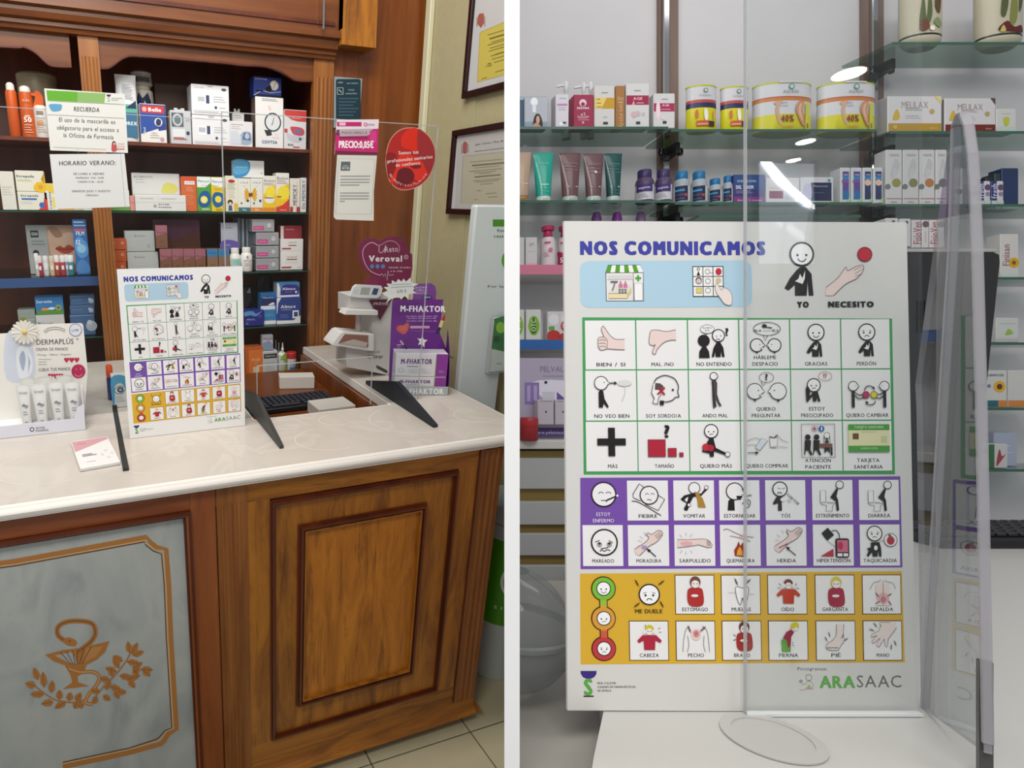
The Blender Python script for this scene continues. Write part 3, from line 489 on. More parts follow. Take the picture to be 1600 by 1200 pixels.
    g.L([(1180, 215), (1210, 165), (1260, 148), (1270, 135)], 4, GRY, sm=True); g.L([(1392, 212), (1370, 165), (1315, 150), (1305, 135)], 4, GRY, sm=True); g.F([(1228, 240), (1230, 170), (1340, 170), (1345, 240), (1340, 300), (1350, 350), (1225, 350), (1238, 300)], '#f2e0da'); g.lay = 6; g.E(1288, 290, 48, 46, '#e6b4b6'); g.lay = 7; g.E(1288, 300, 22, 26, '#d07c88'); g.L([(1288, 140), (1288, 345)], 5, '#a09694')
    for x, y, a in ((1238, 262, 45), (1340, 262, -45), (1240, 325, -45), (1342, 330, 45)): bolt(g, x, y, 28, a, '#6a3c46')
    g.lay = 5
    g.F([(440, 735), (436, 640), (460, 622), (500, 640), (515, 680), (512, 735)], '#5fa832'); g.F([(450, 620), (480, 570), (520, 550), (545, 570), (520, 610), (512, 690), (490, 700), (480, 640)], '#a02c44'); g.F([(512, 548), (525, 500), (560, 487), (582, 505), (580, 540), (545, 530)], '#dccc3c', sm=True); g.lay = 6; g.E(558, 545, 18, 14, '#f7efec'); g.L([(500, 640), (495, 700)], 12, '#a02c44'); g.L([(523, 665), (535, 655)], 4, K); g.L([(525, 680), (543, 682)], 4, K); g.lay = 5
    Q = [(895, 505), (893, 590), (860, 640), (815, 670), (808, 705), (845, 722), (905, 720), (925, 690), (958, 640), (950, 590), (958, 505)]; g.F(Q, '#f2e2dc'); g.lay = 6; g.L(Q, 4, '#77716f', sm=True)
    for k in range(5): g.A(822+k*19, 708, 10, 180, 360, 4, K)
    for x, y, a in ((808, 628, 50), (835, 590, 60), (945, 605, -70), (972, 632, -45)): bolt(g, x, y, 26, a, '#4c4648')
    g.lay = 5; Q = [(1340, 490), (1250, 490), (1265, 515), (1245, 560), (1180, 595), (1180, 612), (1230, 598), (1185, 650), (1200, 665), (1258, 615), (1225, 680), (1245, 695), (1290, 625), (1298, 690), (1315, 690), (1322, 630), (1392, 535), (1392, 490)]
    g.F(Q, '#f2e2dc'); g.lay = 6; g.L(Q[:-1], 4, '#77716f')
    for x, y, a in ((1218, 512, 40), (1188, 553, 5), (1380, 662, 55), (1347, 695, 80)): bolt(g, x, y, 28, a, '#4c4648')
    return g
def poster_footer():
    g = G2(); g.o(880, 880, 5.333); g.F([(150, 897), (285, 897), (282, 925), (262, 950), (235, 962), (195, 962), (168, 948), (152, 920)], '#3f2a80'); g.T('S', 212, 1032, 128, '#5fae4a', w=74, wt=2, flip=-1); g.R(172, 1102, 257, 1114, K)
    for i, (s, w) in enumerate((('REAL E ILUSTRE', 155), ('COLEGIO DE FARMACÉUTICOS', 318), ('DE SEVILLA', 115))): g.T(s, 290, 999+i*31, 17, K, w=w, flip=-1, al='l', wt=1)
    return g
def poster_credit():
    g = G2(); g.o(1140, 880, 5.333); g.T('Pictogramas:', 697, 880, 26, '#3c3838', w=244, flip=-1, wt=0); g.T('ARA', 903, 990, 96, '#63b04c', w=296, wt=2, flip=-1, sp=.04); g.T('SAAC', 1250, 985, 98, '#6c6866', w=370, wt=0, flip=-1)
    g.O(666, 952, 25, 4, '#77716f'); g.L([(640, 1010), (650, 985), (680, 985), (700, 1010), (690, 1040), (640, 1040)], 4, '#8a8684', sm=True); g.O(600, 985, 10, 5, K); g.L([(608, 1020), (625, 1000), (640, 1015)], 4, '#8a8684'); g.F([(650, 1035), (668, 1005), (685, 1035)], '#9cc06a'); g.L([(588, 1062), (640, 1050), (705, 1048)], 7, '#d8a09a', sm=True); return g
ART = [('heading_print', poster_heading()), ('green_pictogram_grid', poster_green()), ('purple_pictogram_grid', poster_purple()), ('yellow_pictogram_grid', poster_yellow()), ('college_logo_print', poster_footer()), ('credit_print', poster_credit())]
def poster(M, label, thick=.003, white='#f2f2f1'):
    b = G(); b.box(-PW/2, PW/2, 0, thick, 0, PH, mat(white, .32, coat=.3)); o = b.obj('pictogram_poster', label=label, category='poster'); o.matrix_world = M
    for n, g in ART:
        c = g.obj(n, parent=o) if n not in DONE else None
        if c is None: c = DONE[n].copy(); sc.collection.objects.link(c); c.parent = o
        DONE[n] = c
    return o
DONE = {}
def frame3(O, X, Z):
    """matrix with origin O, x axis along X, z axis along Z"""
    x = X.normalized(); z = (Z-x*Z.dot(x)).normalized(); y = z.cross(x); M = Matrix.Identity(4)
    for i in range(3): M[i][0], M[i][1], M[i][2], M[i][3] = x[i], y[i], z[i], O[i]
    return M
# ------------------------------------------------ product builders
def PL(M):
    """pixel -> (x, z) on the XZ plane of M"""
    Mi = M.inverted(); o = Mi @ CAM; R3 = Mi.to_3x3()
    def f(px, py):
        d = R3 @ ray(px, py); p = o-d*(o.y/d.y); return (p.x, p.z)
    return f
def draw(g, s, W, ox=0, oy=0, H=100.0):
    """tiny drawing language: x in percent of the width, y in percent of the height (up)"""
    k = W/100; hy = H/100
    for q in s.split(';'):
        f = q.split()
        if not f: continue
        o = f[0]; g.lay += 1
        if o == 'r': a = [float(v) for v in f[1:5]]; g.R(ox+a[0]*k, oy+a[1]*hy, ox+a[2]*k, oy+a[3]*hy, f[5])
        elif o == 'c': g.D(ox+float(f[1])*k, oy+float(f[2])*hy, float(f[3]), f[4])
        elif o == 'e': g.E(ox+float(f[1])*k, oy+float(f[2])*hy, float(f[3])*k, float(f[4])*hy, f[5])
        elif o in 'tbn': g.T(f[1].replace('_', ' '), ox+float(f[2])*k, oy+float(f[3])*hy, float(f[4]), f[5], w=float(f[6])*k if len(f) > 6 else None, wt={'t': 1, 'b': 2, 'n': 0}[o])
        elif o == 'v': g.T(f[1].replace('_', ' '), ox+float(f[2])*k, oy+float(f[3])*hy, float(f[4]), f[5], w=float(f[6]) if len(f) > 6 else None, wt=1, rot=90)
        elif o in 'pP': g.F([(ox+float(a)*k, oy+float(b)*hy) for a, b in (v.split(',') for v in f[2:])], f[1], sm=(o == 'P'))
        elif o == 'l': g.L([(ox+float(a)*k, oy+float(b)*hy) for a, b in (v.split(',') for v in f[3:])], float(f[2]), f[1])
        elif o == 'h':      # rows of small print
            x0, y0, x1, y1, n = (float(v) for v in f[1:6])
            for i in range(int(n)):
                y = y0+(y1-y0)*(i/(max(n-1, 1))); L = x0+(x1-x0)*(1-.25*((i*7) % 3)/2); g.lay += 0; g.R(ox+x0*k, oy+(y-.9)*hy, ox+L*k, oy+(y+.9)*hy, f[6])
def fin(o, label, cat, group=None):
    o['label'] = label; o['category'] = cat
    if group: o['group'] = group
    return o
def pbox(room, px, label, col, art='', D=2.04, base=None, depth=.05, name='medicine_box', cat='box', group=None, rz=0, rx=0, rough=.4, side=None, cl=.0012, part='printed_front', tab=None):
    x0, y0, x1, y1 = px; a, b, zb, zt = span(room, x0, y0, x1, y1, D)
    if base is not None: zb = base+.0009
    w, h = b-a-.0012, zt-zb; g = G(); m = mat(col, rough)
    g.box(-w/2, w/2, 0, depth, 0, h, m, cl)
    # tuck flap: a thin closing edge proud of the top, with a thumb notch
    g.box(-w/2+.0015, w/2-.0015, .0015, .004, h, h+.0007, mat(side or col, rough))
    M = TRS(room, (a+b)/2, D, zb, rz, rx); o = g.obj(name); o.matrix_world = M; fin(o, label, cat, group)
    if art:
        W = 100*w/h; t = G(lambda u, v: ((u/W-.5)*w*.985, v*h/100*.985+h*.0075), .00008); t.lay = 2; draw(t, art, W); t.obj(part, parent=o)
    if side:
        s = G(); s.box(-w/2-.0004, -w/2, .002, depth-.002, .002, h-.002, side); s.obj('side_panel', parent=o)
    if tab:
        s = G(); tw = w*.5; s.prism([(-tw/2, 0), (tw/2, 0), (tw/2, tab*h), (tw*.15, tab*h), (tw*.15, tab*h*.6), (-tw*.15, tab*h*.6), (-tw*.15, tab*h), (-tw/2, tab*h)], 0, .001, m)
        s.obj('hanging_tab', parent=o, M=Matrix.Translation((0, depth*.5, h)))
    return o
def bend(g, r, cy=None):
    cy = r if cy is None else cy
    g.v = [((r-y)*math.sin(x/r), cy-(r-y)*math.cos(x/r), z) for x, y, z in g.v]
def vessel(room, px, label, prof, parts, art='', D=2.04, base=None, name='bottle', cat='bottle', group=None, n=20, sy=1, rot=0, artr=1.0):
    """prof: [(r, z)] in 0..1 of half width / height for the body; parts: [(name, prof, colour/mat)] for caps, labels"""
    x0, y0, x1, y1 = px; a, b, zb, zt = span(room, x0, y0, x1, y1, D)
    if base is not None: zb = base+.0009
    w, h = b-a, zt-zb; R = w/2
    M = TRS(room, (a+b)/2, D, zb, rot)
    if room is MB:
        tx = ((x0+x1)/2-PX)/FPX; st = math.sqrt(1+tx*tx); R = R/st; D2 = D+R*sy; R *= D2/D; w = 2*R
        if sy < .7: R = (b-a)/2*(1+.1*sy); M = TRS(MB, (a+b)/2+tx*R*sy, D, zb, rot)
        else: M = TRS(MB, tx*D2, D2, zb, rot-math.degrees(math.atan(tx))) @ Matrix.Translation((0, -R*sy, 0))
    pr, col = prof; g = G(); g.lathe([(r*R, z*h) for r, z in pr], col if not isinstance(col, str) else mat(col, .35), n, 0, R*sy, sy); o = g.obj(name); o.matrix_world = M; fin(o, label, cat, group)
    for nm, p, c in parts:
        g = G(); g.lathe([(r*R, z*h) for r, z in p], c if not isinstance(c, str) else mat(c, .35), n, 0, R*sy, sy); g.obj(nm, parent=o)
    if art:
        W = 100*w/h; t = G(lambda u, v: ((u/W-.5)*w, v*h/100), .0002); t.lay = 4; draw(t, art, W)
        # cut long edges so the print follows the curve
        bend2(t, R*artr, R, sy); t.obj('label_print', parent=o)
    return o
def bend2(t, r, cy, sy=1):
    bm = bmesh.new(); vs = [bm.verts.new(v) for v in t.v]; lay = bm.faces.layers.int.new('k')
    for q, m in zip(t.f, t.m):
        try: fc = bm.faces.new([vs[j] for j in q]); fc[lay] = m
        except ValueError: pass
    for i in range(-7, 8):
        bmesh.ops.bisect_plane(bm, geom=bm.verts[:]+bm.edges[:]+bm.faces[:], plane_co=(i*r*.19, 0, 0), plane_no=(1, 0, 0))
    bm.verts.index_update(); t.v = []
    for v in bm.verts:
        x, y, z = v.co; a = max(-1.45, min(1.45, x/r)); t.v.append(((r-y)*math.sin(a), sy*(cy-r*math.cos(a))+y*math.cos(a)-.0003 if sy != 1 else cy-(r-y)*math.cos(a), z))
    t.f = [tuple(v.index for v in q.verts) for q in bm.faces]; t.m = [q[lay] for q in bm.faces]; bm.free()
def tube(room, px, label, col, capcol, art='', D=2.04, base=None, group=None, caph=.12, name='cream_tube', depth=.035, rz=0):
    """squeeze tube standing on its cap: round at the cap, flat crimp at the top"""
    x0, y0, x1, y1 = px; a, b, zb, zt = span(room, x0, y0, x1, y1, D)
    if base is not None: zb = base+.0009
    w, h = b-a, zt-zb; n = 20; g = G(); rings = []; d = depth/2
    for t in (0, .15, .35, .6, .85, .965, 1):
        z = h*(caph+(1-caph)*t); hw = w/2*(.70+.30*min(t/.96, 1)); hd = d*(1-t**1.6)*.98+.0006
        rings.append([(hw*math.cos(2*math.pi*j/n), d+hd*math.sin(2*math.pi*j/n), z) for j in range(n)])
    g.loft(rings, mat(col, .3, coat=.2) if isinstance(col, str) else col); g.sm = True
    o = g.obj(name); o.matrix_world = TRS(room, (a+b)/2, D, zb, rz); fin(o, label, 'tube', group)
    c = G(); c.lathe([(w*.30, 0), (w*.345, .002), (w*.345, h*caph*.92), (w*.32, h*caph)], mat(capcol, .3), n, 0, d, min(1, d*2/(w*.69))); c.obj('cap', parent=o)
    e = G(); e.box(-w/2*.98, w/2*.98, d-.0012, d+.0012, h*.965, h, mat(col, .45) if isinstance(col, str) else col); e.obj('crimped_end', parent=o)
    if art:
        W = 100*w/h; t = G(lambda u, v: ((u/W-.5)*w, v*h/100), .0001); t.lay = 3; draw(t, art, W)
        def ys(x, z):
            tt = max(0, (z/h-caph)/(1-caph)); hw = w/2*(.70+.30*min(tt/.96, 1)); hd = d*(1-tt**1.6)*.98+.0006; q = min(.97, abs(x)/hw); return d-hd*math.sqrt(1-q*q)
        t.v = [(x, ys(x, z)+y-.0012, z) for x, y, z in t.v]; t.obj('label_print', parent=o)
    return o
def flatsign(M, pts, col, name, label, cat, arts=(), thick=.0015, group=None, edge=None):
    """card cut to an outline given on its own plane; arts: list of (part name, function(g)) drawn in pixel frame on that plane"""
    f = PL(M); g = G(); g.prism([f(*p) for p in pts], 0, thick, mat(col, .5) if isinstance(col, str) else col, mat(edge) if edge else None)
    o = g.obj(name); o.matrix_world = M; fin(o, label, cat, group)
    for nm, fn in arts:
        a = G(f, .0001); a.lay = 2; fn(a); a.obj(nm, parent=o)
    return o
# ================================================ LEFT: wooden pharmacy (world axes, counter along X)
TZ, FY = .95, 1.19                               # worktop height, front face of the counter woodwork
SLB = .027
# floor tiles laid one by one
fl = G(); fl.box(-1.6, 2.6, .2, 3.2, -.05, -.004, '#5e594a'); floor = fl.obj('floor', kind='structure')
fa = aZ(642, 1175, 0); fb = aZ(787, 1128, 0); fc = aZ(735, 1143, 0); fd = aZ(758, 1175, 0)
ux = (fb-fa).normalized(); uy = Vector((-ux.y, ux.x, 0)); TS = .33
tg = G(); tg.box(.002, TS-.002, .002, TS-.002, -.006, 0, M_TILE, .0015); tile0 = None
for i in range(-6, 8):
    for j in range(-7, 8):
        p = fc+ux*(i*TS)+uy*(j*TS)
        if p.x < .3 or p.y < .25 or p.y > 2.5 or p.x > 2.5: continue
        if tile0 is None: t = tg.obj('tile', parent=floor); tile0 = t
        else: t = tile0.copy(); sc.collection.objects.link(t)
        t.matrix_local = Matrix.Translation(p) @ Matrix.Rotation(math.atan2(ux.y, ux.x), 4, 'Z')
XR = aY(668, 25, 2.29).x*.5+aY(640, 460, 2.29).x*.5      # side wall plane
w = G(); w.box(XR, XR+.06, .6, 2.75, 0, 3.2, M_BEIGE); w.obj('wall_right', kind='structure')
w = G(); w.box(-1.4, XR+.06, 2.69, 2.77, 0, 3.2, M_BEIGE); w.obj('wall_back', kind='structure')
w = G(); w.box(XR-.022, XR-.001, 2.235, 2.273, TZ, 3.1, mat('#d3cfae', .5), .004); w.obj('trim_1', kind='structure')
w = G(); w.box(XR-.004, XR, 1.92, 1.96, TZ, 3.0, mat('#b3ac86', .5), .001); w.obj('trim_2', kind='structure')
# ---- counter
def X(px, py, Y=FY): return aY(px, py, Y).x
def Z(px, py, Y=FY): return aY(px, py, Y).z
xm = (X(289, 810)+X(303, 1173))/2; xs = (X(338, 770)+X(348, 1176))/2; xp1 = (X(385, 790)+X(393, 1165))/2
xo0, xo1 = (X(419, 782)+X(425, 1155))/2, (X(723, 734)+X(677, 1080))/2
xi0, xi1 = (X(466.7, 817.5)+X(461.7, 1101.7))/2, (X(669.6, 786)+X(641.7, 1053))/2
xg = (X(757.5, 701)+X(704, 1094))/2; xe = (X(787, 734)+X(735, 1088))/2
zo1, zo0 = (Z(419, 782)+Z(723, 734))/2, (Z(425, 1155)+Z(677, 1080))/2
zi1, zi0 = (Z(466.7, 817.5)+Z(669.6, 786))/2, (Z(461.7, 1101.7)+Z(641.7, 1053))/2
zp = Z(735, 1088); zm1 = Z(289, 810); XL = -.62
ctr = empty('pharmacy_counter', TRS(MA, 0, FY, 0), label='wooden pharmacy counter with carved door panel and grey marble panel', category='counter')
def part(name, fn, parent=None, **kw): g = G(); fn(g); return g.obj(name, parent=parent or ctr, **kw)
part('carcass', lambda g: (g.box(XL, xe-.004, .006, .27, .05, TZ-SLB, W_OAK), g.box(XL, .30, .27, 1.05, .05, TZ-SLB, W_OAK), g.box(.905, xe-.004, .27, 1.05, .05, TZ-SLB, W_OAK), g.box(.03, xe-.03, .03, .24, 0, .05, '#2a1a10')))  # dark block under the carcass stands in for shade between the feet
part('top_rail', lambda g: g.box(xs+.001, xe, 0, .02, zo1+.004, TZ-SLB, W_OAKH))
part('bottom_rail', lambda g: g.box(xp1, xg, 0, .02, zp-.01, zo0-.004, W_OAKH))
part('stile', lambda g: g.box(xp1, xo0, 0, .02, zo0-.004, zo1+.004, W_OAK))
part('stile', lambda g: g.box(xo1, xg-.002, 0, .02, zo0-.004, zo1+.004, W_OAK))
def mould(g, x0, x1, z0, z1, ws, ys, ms):
    """picture-frame moulding: nested steps of widths ws, front positions ys"""
    k = 0
    for w_, y_, m_ in zip(ws, ys, ms):
        a, b, c, d = x0+k, x1-k, z0+k, z1-k
        for (p, q, r, s_) in ((a, b, d-w_, d), (a, b, c, c+w_), (a, a+w_, c+w_, d-w_), (b-w_, b, c+w_, d-w_)): g.box(p, q, y_, .016, r, s_, m_)
        k += w_
part('door_moulding', lambda g: mould(g, xo0, xo1, zo0, zo1, (.004, .005, .005), (-.004, -.010, -.003), (W_DARK, W_DARK, W_DARK)), label='outer raised moulding of the door')
part('door_field', lambda g: g.box(xo0+.012, xo1-.012, .002, .012, zo0+.012, zo1-.012, W_OAK))
part('inner_moulding', lambda g: mould(g, xi0, xi1, zi0, zi1, (.005, .006, .005, .004), (-.004, -.013, -.005, -.010), (W_DARK, W_DARK, W_DARK, W_OAK)))
part('centre_panel', lambda g: g.box(xi0+.018, xi1-.018, -.001, .01, zi0+.018, zi1-.018, W_DOOR), label='lighter flame-figured centre panel')
def reeds(g, x0, x1, z0, z1, n, m, y=-.004, d=.012):
    s = (x1-x0)/n
    for i in range(n):
        cx = x0+(i+.5)*s; r = s*.42; P = [(cx+r*math.cos(math.radians(a)), y-r*.0+(-abs(math.sin(math.radians(a)))*r*.7)) for a in range(180, 361, 30)]
        g.prismz([(p, q) for p, q in P]+[(cx+r, d), (cx-r, d)], z0, z1, m)
def pil(g): g.box(xs+.002, xp1, -.003, .02, .08, TZ-SLB-.001, W_PIL); reeds(g, xs+.010, xp1-.014, .08, TZ-SLB-.05, 5, W_PIL, -.002)
part('fluted_pilaster', pil)
def pil2(g): g.box(xg, xe+.002, -.002, .02, zp-.005, TZ-SLB-.001, W_PIL); reeds(g, xg+.012, xe-.006, zp, TZ-SLB-.012, 3, W_PIL, -.001)
part('fluted_pilaster', pil2)
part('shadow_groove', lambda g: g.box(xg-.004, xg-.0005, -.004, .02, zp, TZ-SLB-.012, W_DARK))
def plinth(g):
    P = [(.03, .05), (-.022, .05), (-.024, .056), (-.016, .066), (-.008, .074), (-.004, .084), (0, .10), (.03, .10)]
    z0, dz = .035, (zp-.035)/.05; Q = [(y, z0+(z-.05)*dz) for y, z in P]
    g.loft([[(x, y, z) for y, z in Q] for x in (xs, xe+.0)], W_OAKH)
    g.loft([[(xe+.02-.02*0, .3, z) if False else (xe-y-.0, .3, z) for y, z in Q], [(xe-y, y, z) for y, z in Q]], W_OAKH)
part('plinth', plinth)
for x in (xs+.1, xe-.12): part('foot', lambda g: g.lathe([(.02, 0), (.024, .01), (.02, .05)], mat('#3a3028', .5), 12, x, .05))
# marble panel in a cherry frame
zt_ = TZ-SLB; xf0 = xm+.0
part('frame_rail', lambda g: g.box(XL, xs, -.002, .02, zm1+.020, zt_, W_CHERH))
part('frame_stile', lambda g: g.box(xm+.016, xs-.002, -.004, .02, .05, zt_-.001, W_CHER))
def cm(g):
    for k, (y, wd_, m_) in enumerate(((-.012, .006, W_DARK), (-.009, .005, W_CHER), (-.004, .005, W_DARK))):
        o_ = sum((.006, .005, .005)[:k]); g.box(XL, xm+.016-o_, y, .014, zm1+.019-o_-wd_, zm1+.019-o_, m_); g.box(xm+.016-o_-wd_, xm+.016-o_, y, .014, .05, zm1+.019-o_-wd_, m_)
part('frame_moulding', cm)
part('marble_panel', lambda g: g.box(XL, xm+.002, .004, .014, .05, zm1+.004, M_MARB), label='grey-green marble panel with gilt emblem')
MP = TRS(MA, 0, FY+.0035, 0); fm = PL(MP); GOLD = '#b5793c'; GOLDL = '#d3b07c'; GOLDD = '#6d4a30'
def gb(g):     # gilt border with notched corners, pixel frame of the 4th crop
    g.o(25, 740, 2.7275)
    for off, wdt, c in ((0, 22, GOLD), (14, 7, GOLDL), (20, 5, GOLDD)):
        dx = off
        g.L([(-160, 395+dx*.9), (0, 372+dx), (556-dx*.4, 270+dx), (572-dx, 292+dx*.6), (600-dx*.7, 314+dx*.8), (640-dx, 322+dx), (652-dx, 480), (660-dx, 690), (684-dx, 1090-dx*.4), (650-dx*.8, 1108-dx*.6), (630-dx, 1140-dx*.8), (618-dx, 1152-dx), (480, 1190-dx), (200, 1250-dx)], wdt*.85, c); g.lay += 1
def leaf(g, x, y, a, l, wd_, c=GOLD):
    ca, sa = math.cos(math.radians(a)), math.sin(math.radians(a)); g.F([(x+l*p*ca-wd_*q*sa, y+l*p*sa+wd_*q*ca) for p, q in ((0, 0), (.3, -.5), (.7, -.4), (1, 0), (.7, .4), (.3, .5))], c)
    g.lay += 1; g.L([(x+l*.1*ca, y+l*.1*sa), (x+l*.85*ca, y+l*.85*sa)], 1.6, GOLDD); g.lay -= 1
def emblem(g):
    g.o(25, 740, 2.7275)
    body = [(255, 728), (215, 715), (180, 690), (178, 655), (215, 632), (275, 628), (325, 640), (338, 680), (320, 715), (290, 740), (262, 760)]
    g.L(body, 20, GOLD, sm=True); g.lay += 1; g.L(body, 4, GOLDD, sm=True); g.F([(200, 710), (225, 698), (255, 712), (258, 728), (230, 735), (205, 722)], GOLD, sm=True); g.D(228, 714, 4, GOLDD); g.lay -= 1
    g.F([(124, 772), (200, 752), (262, 745), (330, 730), (398, 714), (380, 760), (345, 792), (300, 815), (255, 822), (205, 815), (160, 800)], GOLD); g.lay += 1
    g.F([(165, 775), (240, 760), (262, 810), (230, 808)], '#a9aeac'); g.F([(300, 745), (370, 735), (340, 780), (285, 805)], '#c08a50'); g.lay += 1
    for x in (190, 215, 240, 262, 290, 320): g.L([(x, 762-(x-190)*.18), (235+(x-190)*.35, 812)], 3, GOLDD)
    g.lay = 2; g.F([(205, 812), (300, 812), (290, 850), (262, 862), (265, 890), (310, 905), (200, 918), (240, 890), (232, 858)], GOLD)
    tail = [(225, 830), (270, 845), (330, 845), (355, 870), (340, 905), (310, 940), (295, 975), (325, 982)]; g.lay += 1; g.L(tail, 15, GOLD, sm=True); g.lay += 1; g.L(tail, 4, GOLDL, sm=True); g.lay = 3
    st = [(75, 900), (120, 935), (170, 965), (240, 975), (290, 965)]; g.L(st, 5, GOLD, sm=True)
    for x, y, a, l in ((95, 880, -110, 58), (120, 912, -95, 70), (85, 905, 195, 48), (150, 935, -85, 55), (120, 940, 180, 60), (185, 965, -90, 45), (160, 972, 170, 55), (215, 970, 150, 60), (225, 970, -80, 40), (255, 972, -60, 45), (262, 975, 120, 30), (290, 985, 175, 30)): leaf(g, x, y, a, l, 30)
    g.L([(330, 960), (380, 900), (430, 850), (480, 780), (490, 735)], 5, GOLD, sm=True)
    for x, y, a, l in ((485, 765, -100, 48), (490, 770, -60, 55), (495, 775, -20, 50), (455, 800, -150, 45), (440, 830, -120, 52), (430, 845, 200, 50), (470, 800, 10, 60), (495, 830, -30, 48), (530, 835, 0, 50), (540, 835, 40, 40), (500, 830, 60, 35), (410, 865, -100, 42), (400, 880, 190, 44), (440, 860, 10, 55), (470, 880, -20, 60), (480, 880, 50, 40), (400, 905, 20, 50), (430, 930, 0, 38), (420, 925, 60, 36), (380, 920, -60, 40), (360, 930, 190, 40), (370, 945, 30, 36), (345, 950, 120, 34), (510, 850, -70, 30)): leaf(g, x, y, a, l*1.08, 27)
def pemb(name, fn): g = G(fm, .0001); g.lay = 2; fn(g); o = g.obj(name, parent=ctr); o.matrix_local = ctr.matrix_world.inverted() @ MP
pemb('gilt_border', gb); pemb('gilt_emblem', emblem)
# ---- worktop
OX0, OX1 = .405, .822
wt_ = G(); XF = 1.095
wt_.prismz([(XL-.3, FY-.02), (XF, FY-.02), (XF, 2.25), (OX1, 2.25), (OX1, 1.492), (OX0, 1.492), (OX0, 2.25), (XL-.3, 2.25)], TZ-SLB, TZ-.0006, M_EDGE)
top = wt_.obj('worktop', label='cream laminate worktop with a cut-out behind the counter', category='worktop')
g = G(); g.prismz([(XL-.3, FY-.006), (XF-.004, FY-.006), (XF-.004, 2.25), (OX1+.005, 2.25), (OX1+.005, 1.487), (OX0-.005, 1.487), (OX0-.005, 2.25), (XL-.3, 2.25)], TZ-.0006, TZ, M_TOP); g.obj('laminate_surface', parent=top)
g = G(); g.loft([[(x, FY-.02+.0135*(1-math.sin(math.radians(a))), TZ-SLB/2+.0133*math.cos(math.radians(a))) for a in range(0, 181, 20)]+[(x, FY, TZ-SLB/2)] for x in (XL-.3, XF)], mat('#f1ece4', .25)); g.sm = True
g.v = [(x, (2*(FY-.0065)-y-.013) if True else y, z) for x, y, z in g.v]; g.obj('rounded_nosing', parent=top)
def arcs(g):
    for cx, cy, r in ((.55, 1.3, .09), (.83, 1.36, .13), (.12, 1.3, .08), (-.1, 1.35, .12), (1.02, 1.33, .07), (.62, 1.42, .05)):
        n = 18; P = [(cx+r*math.cos(math.radians(100+i*11)), cy+r*.8*math.sin(math.radians(100+i*11))) for i in range(n)]
        for i in range(n-1):
            (a, b), (c, d) = P[i], P[i+1]; l = math.hypot(c-a, d-b); nx, ny = -(d-b)/l*.0018, (c-a)/l*.0018
            q = len(g.v); g.add([(a-nx, b-ny, TZ+.0002), (a+nx, b+ny, TZ+.0002), (c+nx, d+ny, TZ+.0002), (c-nx, d-ny, TZ+.0002)], [(3, 2, 1, 0)], mat('#d3ccc3', .25))
g = G(); arcs(g); g.obj('arc_pattern', parent=top, kind='stuff')
# lower desk inside the cut-out
dk = G(); dk.box(OX0+.004, OX1-.004, 1.47, 2.24, .84, .86, W_CABH); dk.box(OX1-.014, OX1-.002, 1.47, 2.24, .60, TZ-SLB-.002, W_CAB); dk.box(OX0+.002, OX0+.014, 1.47, 2.24, .60, TZ-SLB-.002, W_CAB); dk.box(OX0+.02, OX0+.04, 1.5, 1.9, 0, .84, W_CAB); dk.box(OX1-.04, OX1-.02, 1.5, 1.9, 0, .84, W_CAB)
dko = dk.obj('lower_desk'); fin(dko, 'low brown wooden desk seen through the worktop cut-out', 'desk')
kb = G(); kb.box(0, .345, 0, .13, 0, .018, mat('#1c1c20', .4), .003); kbo = kb.obj('keyboard'); kbo.matrix_world = TRS(MA, .4285, 1.745, .8615, 2); fin(kbo, 'black keyboard on the low desk inside the counter', 'keyboard')
kk = G(); kk.box(0, .0145, 0, .0145, 0, .006, mat('#34353c', .4), .0015); k0 = None
for r in range(5):
    for c in range(17):
        if r == 0 and 4 < c < 11: continue
        if k0 is None: q = k0 = kk.obj('key', parent=kbo)
        else: q = k0.copy(); sc.collection.objects.link(q); q.parent = kbo
        q.matrix_local = Matrix.Translation((.01+c*.0195, .012+r*.022, .018))
kk = G(); kk.box(0, .10, 0, .0145, 0, .006, mat('#34353c', .4), .0015); kk.obj('space_bar', parent=kbo, M=Matrix.Translation((.112, .012, .018)))
pp = G(); pp.box(0, .13, 0, .095, 0, .04, mat('#c9c6bd', .5), .002); q = pp.obj('notepad'); q.matrix_world = TRS(MA, .655, 1.64, .861, 2); fin(q, 'grey-white pad of paper at the front of the low desk', 'notepad')
pp = G(); pp.box(0, .13, 0, .06, 0, .045, mat('#cfcac2', .5), .001); q = pp.obj('paper_stack'); q.matrix_world = TRS(MA, .64, 2.0, .861, -14, 0); fin(q, 'white papers propped at the back of the low desk', 'paper')
# ---- display cabinet
YC, YS, YB = 2.28, 2.33, 2.66
cab = empty('display_cabinet', TRS(MA, 0, YC, 0), label='tall mahogany display cabinet with arched valances and glass shelves', category='cabinet')
def cpart(name, fn, **kw): g = G(); fn(g); o = g.obj(name, parent=cab, **kw); o.matrix_local = cab.matrix_world.inverted(); return o
XCL = aY(-60, 330, YC).x; xl0, xl1 = (X(108, 59, YC)+X(160, 327, YC))/2-.004, (X(137, 59, YC)+X(192, 327, YC))/2-.004
xr0, xr1 = (X(491, 100, YC)+X(484, 500, YC))/2, (X(522, 100, YC)+X(513, 450, YC))/2
zc0 = Z(345, 77, YC); ztop = 2.95
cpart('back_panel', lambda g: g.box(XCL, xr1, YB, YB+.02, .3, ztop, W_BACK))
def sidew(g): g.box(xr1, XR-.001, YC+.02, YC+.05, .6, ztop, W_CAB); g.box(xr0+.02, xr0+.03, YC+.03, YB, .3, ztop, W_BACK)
cpart('side_panel', sidew, label='wide plain mahogany panel right of the shelves')
